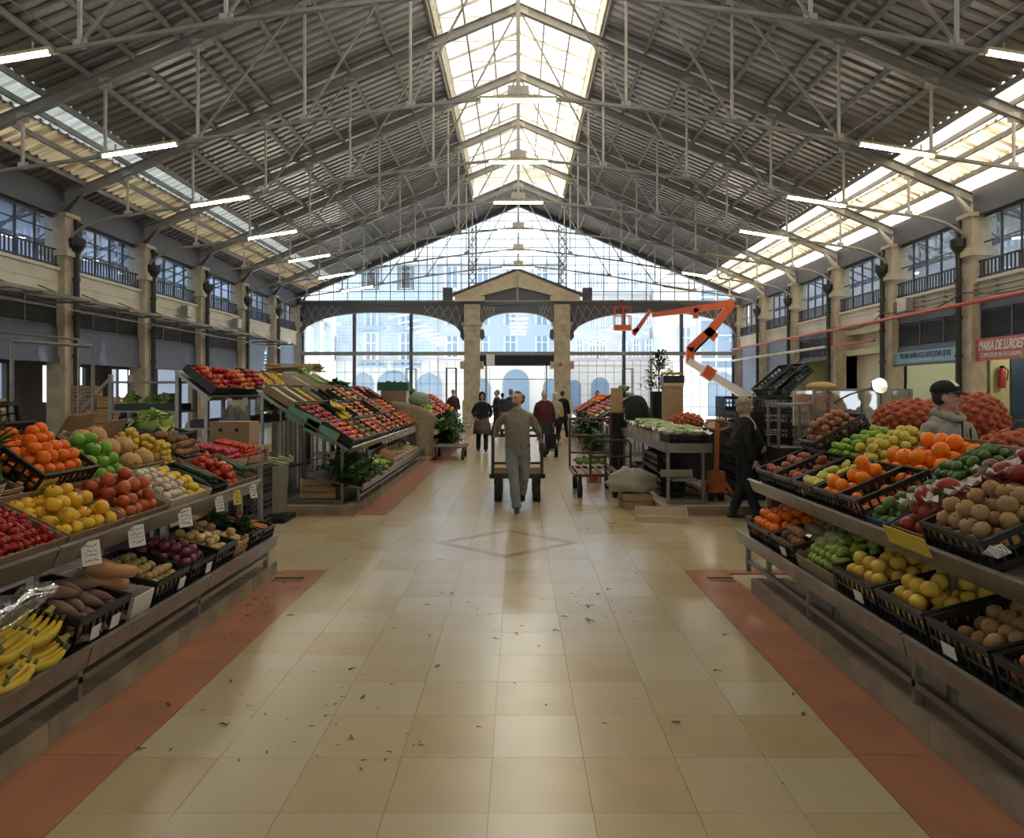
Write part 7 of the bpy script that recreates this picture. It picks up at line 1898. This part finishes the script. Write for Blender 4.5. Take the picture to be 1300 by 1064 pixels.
for i in range(6): m.ball((.0 + 0*i, -.142 - .012*(1 if i in (1, 2) else 0) - .1*(1.02+.075*i-.9) + (.02 if i > 4 else 0), 1.02+.075*i), .007, 6, 4)
tag(m.build('shirt_buttons', M_white, pm), kind='stuff')
m = MB(); m.ball(HM @ Vector((0, -.066, -.075)), (.045, .035, .034), 10, 6); m.build('beard', mat('short_beard', (0.11, 0.07, 0.05), .8), pm, True)
m = MB(); m.box(-.02, .02, -.012, .012, -.03, .03); m.build('buckle', M_inox, pm, loc=(0, -.142, .945))
# -- trolley
tr = thing('flat_trolley', 'dark framed flat trolley with wooden platform behind the walking man', 'trolley', (-.015, 11.0, 0))
M_frame = mat('trolley_frame', (0.025, 0.024, 0.024), .5)
MB().box(-.40, .40, -.1, 1.1, .40, .43).build('platform', M_wood, tr); 
m = MB()
for a_, b_ in (((-.41, -.12), (.41, -.12)), ((-.41, 1.12), (.41, 1.12)), ((-.41, -.12), (-.41, 1.12)), ((.41, -.12), (.41, 1.12))): m.bar((*a_, .40), (*b_, .40), .04, .07)
m.build('platform_frame', M_frame, tr)
MB().box(-.385, .385, -.10, -.09, .43, .53).build('front_board', M_wood, tr)
for x in (-.38, .38): MB().bar((x, -.12, .38), (x, -.12, 1.02), .04, .04).build('handle_post', M_frame, tr)
for x in (-.38, .38): MB().bar((x, .16, .40), (x, .16, 1.09), .04, .04).build('handle_post', M_frame, tr)
for z, y_ in ((1.02, -.12), (.60, -.12), (1.09, .16)): MB().bar((-.40, y_, z), (.40, y_, z), .038, .038).build('handle_rail', M_frame, tr)
for x in (-.30, .30):
    for y_ in (.0, .95):
        f = MB(); f.box(x-.06, x+.06, y_-.05, y_+.05, .26, .38); fk = f.build('caster_fork', M_frame, tr)
        MB().tube([(x-.055, y_, .135), (x+.055, y_, .135)], .135, 18).build('wheel', M_rubber, tr)
# -- woman in black
pw_, HM = person('woman in black jacket and trousers walking beside the near right rack', (2.98, 9.30, 0), R(90), .935,
    arms={-1: [(-.175, 0, 1.372), (-.26, .05, 1.12), (-.24, -.06, .86)], 1: [(.175, 0, 1.372), (.25, -.03, 1.10), (.20, -.26, 1.02)]},
    legs={-1: [(-.09, 0, .86), (-.09, -.02, .48), (-.09, -.14, .09)], 1: [(.09, 0, .86), (.09, .02, .48), (.09, .16, .10)]},
    skin=M_skinp, top=M_black, bottom=cloth('black_trousers', (0.009, 0.009, 0.011)), hair=M_hairgrey, hair_style='bob', belly=.115, wide=1.1, top_len=.82, shoes=mat('black_flats', (0.012, 0.012, 0.012), .35), voxel=.009, head_turn=R(-6))
m = MB(); m.tube([(.0, -.08, 1.455), (.02, -.135, 1.38), (.03, -.19, 1.25), (.03, -.245, 1.12), (.02, -.262, 1.04), (.02, -.24, .96)], .006, 6); m.build('white_piping', M_white, pw_)
m = MB(); m.tube([(-.06, .03, 1.475), (-.15, -.02, 1.455), (-.235, -.05, 1.38), (-.25, -.055, 1.30)], .006, 6); m.build('white_piping', M_white, pw_)
hb = thing('shopping_bag', 'black shopping bag with white tag carried by the woman in black', 'bag', (3.26, 9.16, 0))
MB().box(-.14, .14, -.06, .06, .30, .78).build('bag_body', M_black, hb); MB().tube([(-.08, 0, .77), (-.05, 0, .93), (.02, 0, .95), (.08, 0, .77)], .008, 6).build('bag_handle', M_black, hb); MB().box(-.03, .03, -.064, -.06, .62, .70).build('white_tag', M_white, hb)
# -- man in the cap
pc, HM = person('man in grey hooded jacket and black and white cap behind the oranges', (3.60, 5.95, 0), R(14), 1.02,
    arms={-1: [(-.185, 0, 1.372), (-.29, .02, 1.13), (-.20, -.20, .98)], 1: [(.185, 0, 1.372), (.30, .02, 1.12), (.24, -.16, .92)]},
    head_turn=R(38), top=cloth('grey_hoodie', (0.30, 0.28, 0.24), (0.24, 0.225, 0.19)), bottom=cloth('dark_trousers', (0.02, 0.02, 0.022)), hair=M_hairdark, wide=1.08, voxel=.009)
HPc = lambda x, y, z: HM @ Vector((x, y, z))
R3 = HM.to_3x3().to_4x4()
cp = MB(); cp.ball(HPc(0, .018, .062), (.094, .110, .085), 18, 10, R3)
for i, v in enumerate(cp.v):
    q = HM.inverted() @ Vector(v); q.z = max(q.z, .045); cp.v[i] = tuple(HM @ q)
cp.build('cap', M_black, pc, True)
cf = MB(); n = 10; vs = []
for j in range(5):
    for i in range(n+1):
        a = R(-130 + 80*i/n); e = R(22 + 48*j/4); vs.append(HPc(.097*math.cos(a)*math.cos(e), .018+.113*math.sin(a)*math.cos(e), .062+.088*math.sin(e)))
cf.add(vs, [(j*(n+1)+i, j*(n+1)+i+1, (j+1)*(n+1)+i+1, (j+1)*(n+1)+i) for j in range(4) for i in range(n)]); cf.build('white_cap_front', M_white, pc, True)
pk = MB(); vs = []
for rr_2 in (.085, .13, .175):
    for i in range(9):
        a = R(-150 + 120*i/8); vs.append(HPc(.088*math.cos(a)*(1.0), .018+rr_2*math.sin(a)*1.05, .048 - (rr_2-.085)*.25))
fs = [(j*9+i, j*9+i+1, (j+1)*9+i+1, (j+1)*9+i) for j in range(2) for i in range(8)]
vs += [Vector(v) + Vector((0, 0, .008)) for v in vs]; fs += [tuple(27+i for i in f[::-1]) for f in fs]
pk.add(vs, fs); pk.build('cap_peak', M_black, pc, True)
m = MB(); m.bar((0, -.145, 1.44), (0, -.158, 1.02), .012, .006, up=(0, -1, 0)); m.build('zip', M_black, pc); m = MB(); m.bar((.075, -.150, 1.37), (.078, -.158, 1.22), .018, .006, up=(0, -1, 0)); m.build('chest_pocket_zip', M_black, pc)
m = MB(); m.tube([(-.085, -.03, 1.47), (-.075, .06, 1.50), (0, .105, 1.51), (.075, .06, 1.50), (.085, -.03, 1.47), (.05, -.10, 1.45), (0, -.125, 1.44), (-.05, -.10, 1.45), (-.085, -.03, 1.47)], .032, 8); m.build('hood_collar', cloth('grey_hoodie', (0.30, 0.28, 0.24)), pc, True)
# -- woman in apron
pa_, HM = person('woman in black hooded top and grey apron walking up the aisle', (-1.02, 20.0, 0), R(6), .965, voxel=.014, hands=True,
    legs={-1: [(-.09, 0, .86), (-.10, .0, .48), (-.11, .04, .09)], 1: [(.09, 0, .86), (.10, -.06, .48), (.10, -.12, .09)]},
    arms={-1: [(-.175, 0, 1.372), (-.27, .03, 1.14), (-.20, -.16, 1.0)], 1: [(.175, 0, 1.372), (.27, .03, 1.14), (.20, -.16, 1.0)]},
    top=cloth('black_top', (0.010, 0.010, 0.012)), bottom=cloth('black_leggings', (0.012, 0.012, 0.012)), skirt=(cloth('grey_apron', (0.11, 0.095, 0.08)), .52, .27), hood=M_black, wide=1.08)
# -- people beyond
walk = {-1: [(-.09, 0, .86), (-.09, -.06, .48), (-.09, -.16, .09)], 1: [(.09, 0, .86), (.09, .03, .48), (.09, .2, .11)]}
person('man in burgundy jacket walking away with a wheeled cart', (.68, 18.6, 0), R(184), 1.0, voxel=.015, legs=walk, top=cloth('burgundy_jacket', (0.09, 0.015, 0.022)), bottom=cloth('grey_blue_jeans', (0.05, 0.06, 0.075)), hair=mat('silver_hair', (.42, .4, .38), .6), hair_style='bald', wide=1.18, belly=.04)
person('woman in cream jacket walking away near the right pillar', (1.22, 23.5, 0), R(170), .96, voxel=.018, legs=walk, top=cloth('cream_jacket', (0.45, 0.38, 0.25)), bottom=cloth('dark_slacks', (0.02, 0.02, 0.025)), hair=mat('white_hair', (.55, .53, .5), .6), hair_style='bob', hands=False, top_len=.82)
person('person in black coat near the right pillar', (1.62, 25.8, 0), R(150), .99, voxel=.02, legs=walk, top=M_black, bottom=M_black, hair=M_hairdark, hands=False)
person('man in grey-blue jacket standing before the bright entrance', (-.25, 24.5, 0), R(175), 1.03, voxel=.018, legs=walk, top=cloth('grey_blue_jacket', (0.045, 0.055, 0.07)), bottom=cloth('pale_jeans', (0.16, 0.20, 0.26)), hair=mat('grey_hair', (.2, .19, .18), .6), wide=1.15, hands=False)
person('man in navy jacket facing left before the bright entrance', (-.82, 27.0, 0), R(-80), 1.01, voxel=.02, legs=walk, top=cloth('navy_jacket', (0.012, 0.017, 0.035)), bottom=cloth('maroon_trousers', (0.05, 0.015, 0.015)), hair=mat('grey_hair', (.2, .19, .18), .6), hands=False, arms={-1: [(-.175, 0, 1.372), (-.25, .0, 1.14), (-.22, -.25, 1.10)], 1: [(.175, 0, 1.372), (.25, .0, 1.14), (.22, -.25, 1.10)]})
person('smaller person in dark jacket deep in the entrance group', (-.66, 30.0, 0), R(160), .94, voxel=.022, legs=walk, top=cloth('dark_blue_jacket', (0.02, 0.022, 0.03)), bottom=M_denim, hair=M_hairdark, hands=False)
person('dark-haired seller behind the far left rack', (-2.75, 30.0, 0), R(20), 1.02, voxel=.022, top=cloth('dark_red_top', (0.05, 0.015, 0.015)), bottom=M_black, hair=M_hairdark, hands=False)
person('dark-clothed seller leaning beyond the far right rack', (3.32, 29.0, 0), R(-40), 1.0, voxel=.022, lean=(-.12, -.1), top=M_black, bottom=M_black, hair=M_hairdark, hands=False)
person('dark-haired seller in dark clothes behind the near left rack', (-7.05, 13.0, 0), R(60), .98, voxel=.02, top=M_black, bottom=M_black, hair=M_hairdark, hands=False)
person('brown-haired seller in grey behind the middle left rack', (-4.32, 16.75, PH), R(-20), .93, voxel=.018, head_tilt=R(-15), top=cloth('taupe_top', (0.16, 0.13, 0.10)), bottom=M_black, hair=M_hairbrown, hair_style='bob', hands=False)
person('person in blue-grey jacket cut by the right frame edge', (5.27, 7.15, 0), R(160), 1.0, voxel=.014, top=cloth('slate_jacket', (0.06, 0.075, 0.095)), bottom=M_black, hair=M_hairdark)
# wheeled cart of the burgundy man
wc_ = thing('wheeled_cart', 'small two-wheeled cart beside the man in burgundy', 'cart', (.98, 18.3, 0))
MB().tube([(-.04, .0, .18), (.04, 0, .18)], .18, 18).build('wheel', M_rubber, wc_); MB().tube([(-.34, .0, .18), (-.26, 0, .18)], .18, 18).build('wheel', M_rubber, wc_)
MB().bar((-.3, 0, .18), (0, 0, .18), .03, .03).build('axle', M_frame, wc_); MB().tube([(-.15, 0, .18), (-.15, .1, .9), (-.2, .2, .95)], .018, 7).build('cart_handle', M_frame, wc_); MB().box(-.3, 0, -.05, .2, .22, .6).build('cart_box', M_black, wc_)
# -- red tubular cart on the right
rc = thing('platform_cart', 'rust red tubular platform cart in front of the greens table', 'cart', (1.27, 11.55, 0))
M_rust = mat('rust_red_tube', (0.11, 0.035, 0.025), .5, noise_col=(0.05, 0.02, 0.015), nscale=10)
hx2 = .36
for y_ in (-.25, 1.0): MB().bar((-hx2, y_, .36), (hx2, y_, .36), .04, .045).build('platform_frame', M_rust, rc)
for x in (-hx2, hx2): MB().bar((x, -.27, .36), (x, 1.02, .36), .04, .045).build('platform_frame', M_rust, rc)
for k in range(6): MB().bar((-hx2+.12*(k+.6), -.25, .375), (-hx2+.12*(k+.6), 1.0, .375), .035, .02).build('platform_slat', M_rust, rc)
for x in (-hx2, hx2): MB().tube([(x, 1.0, .36), (x, 1.0, 1.22)], .02, 8).build('handle_post', M_rust, rc)
for z in (.62, .92, 1.22): MB().tube([(-hx2, 1.0, z), (hx2, 1.0, z)], .018, 8).build('handle_rail', M_rust, rc)
fr2 = MB(); fr2.tube([(-.12, -.25, .36), (-.12, -.25, .86), (-.06, -.25, .92), (.48, -.25, .92), (.52, -.25, .86), (.52, -.25, .36)], .018, 8); fr2.build('front_hoop', M_frame, rc)
for x in (.12, .33): MB().tube([(x, -.25, .36), (x, -.25, .68)], .014, 8).build('hoop_bar', M_frame, rc)
MB().tube([(-.12, -.25, .66), (.52, -.25, .66)], .014, 8).build('hoop_rail', M_frame, rc)
for x in (-.28, .28):
    for y_ in (-.15, .85):
        MB().box(x-.03, x+.03, y_-.03, y_+.03, .2, .34).build('caster_fork', M_frame, rc); MB().tube([(x-.035, y_, .115), (x+.035, y_, .115)], .115, 16).build('wheel', M_rubber, rc)
for k in range(4): put('cabbage', T(1.05+.13*k, 12.2, .50) @ RZ(k), 'green cabbage lying on the red platform cart', 'cabbage', 'cabbages on the red cart', .9)
# -- low flat carts on the left
for i, (X, Y, L, lab) in enumerate(((-1.72, 17.55, 1.2, 'low wooden flat cart with small wheels by the burlap cloth'),)):
    c = thing('flat_cart', lab, 'cart', (X, Y, 0))
    for k in range(7): MB().box(-.42, .42, -.1+k*L/7, -.1+(k+.75)*L/7, .30, .33).build('slat', mat('dark_wood', (0.10, 0.06, 0.04), .7), c)
    for x in (-.36, .36): MB().bar((x, -.1, .27), (x, L-.1, .27), .05, .06).build('bearer', M_frame, c)
    for x in (-.34, .34):
        for y_ in (.0, L-.25):
            MB().box(x-.03, x+.03, y_-.03, y_+.03, .14, .26).build('caster_fork', M_frame, c); MB().tube([(x-.03, y_, .085), (x+.03, y_, .085)], .085, 14).build('wheel', M_rubber, c)
# -- tall roll frames near the far front
M_bluef = mat('blue_frame', (0.05, 0.09, 0.17), .5)
for i, (px_, Y, lab) in enumerate(((522, 33.0, 'tall narrow blue frame standing by the far left mullion'), (573, 32.0, 'tall open blue trolley frame left of the stone pillar'), (797, 33.0, 'tall narrow blue frame before the far right front'))):
    c = thing('roll_frame', lab, 'frame', ((px_-VX)/F*Y, Y, 0), group='tall blue frames')
    for x in (-.22, .22):
        for y_ in (-.2, .25): MB().bar((x, y_, .0), (x, y_, 2.75), .035, .035).build('upright', M_bluef, c)
    for z in (.4, 2.75):
        for y_ in (-.2, .25): MB().bar((-.22, y_, z), (.22, y_, z), .03, .03).build('crossbar', M_bluef, c)
        for x in (-.22, .22): MB().bar((x, -.2, z), (x, .25, z), .03, .03).build('crossbar', M_bluef, c)

bpy.data.batch_remove(TRASH)
bpy.data.scenes.remove(WORK)
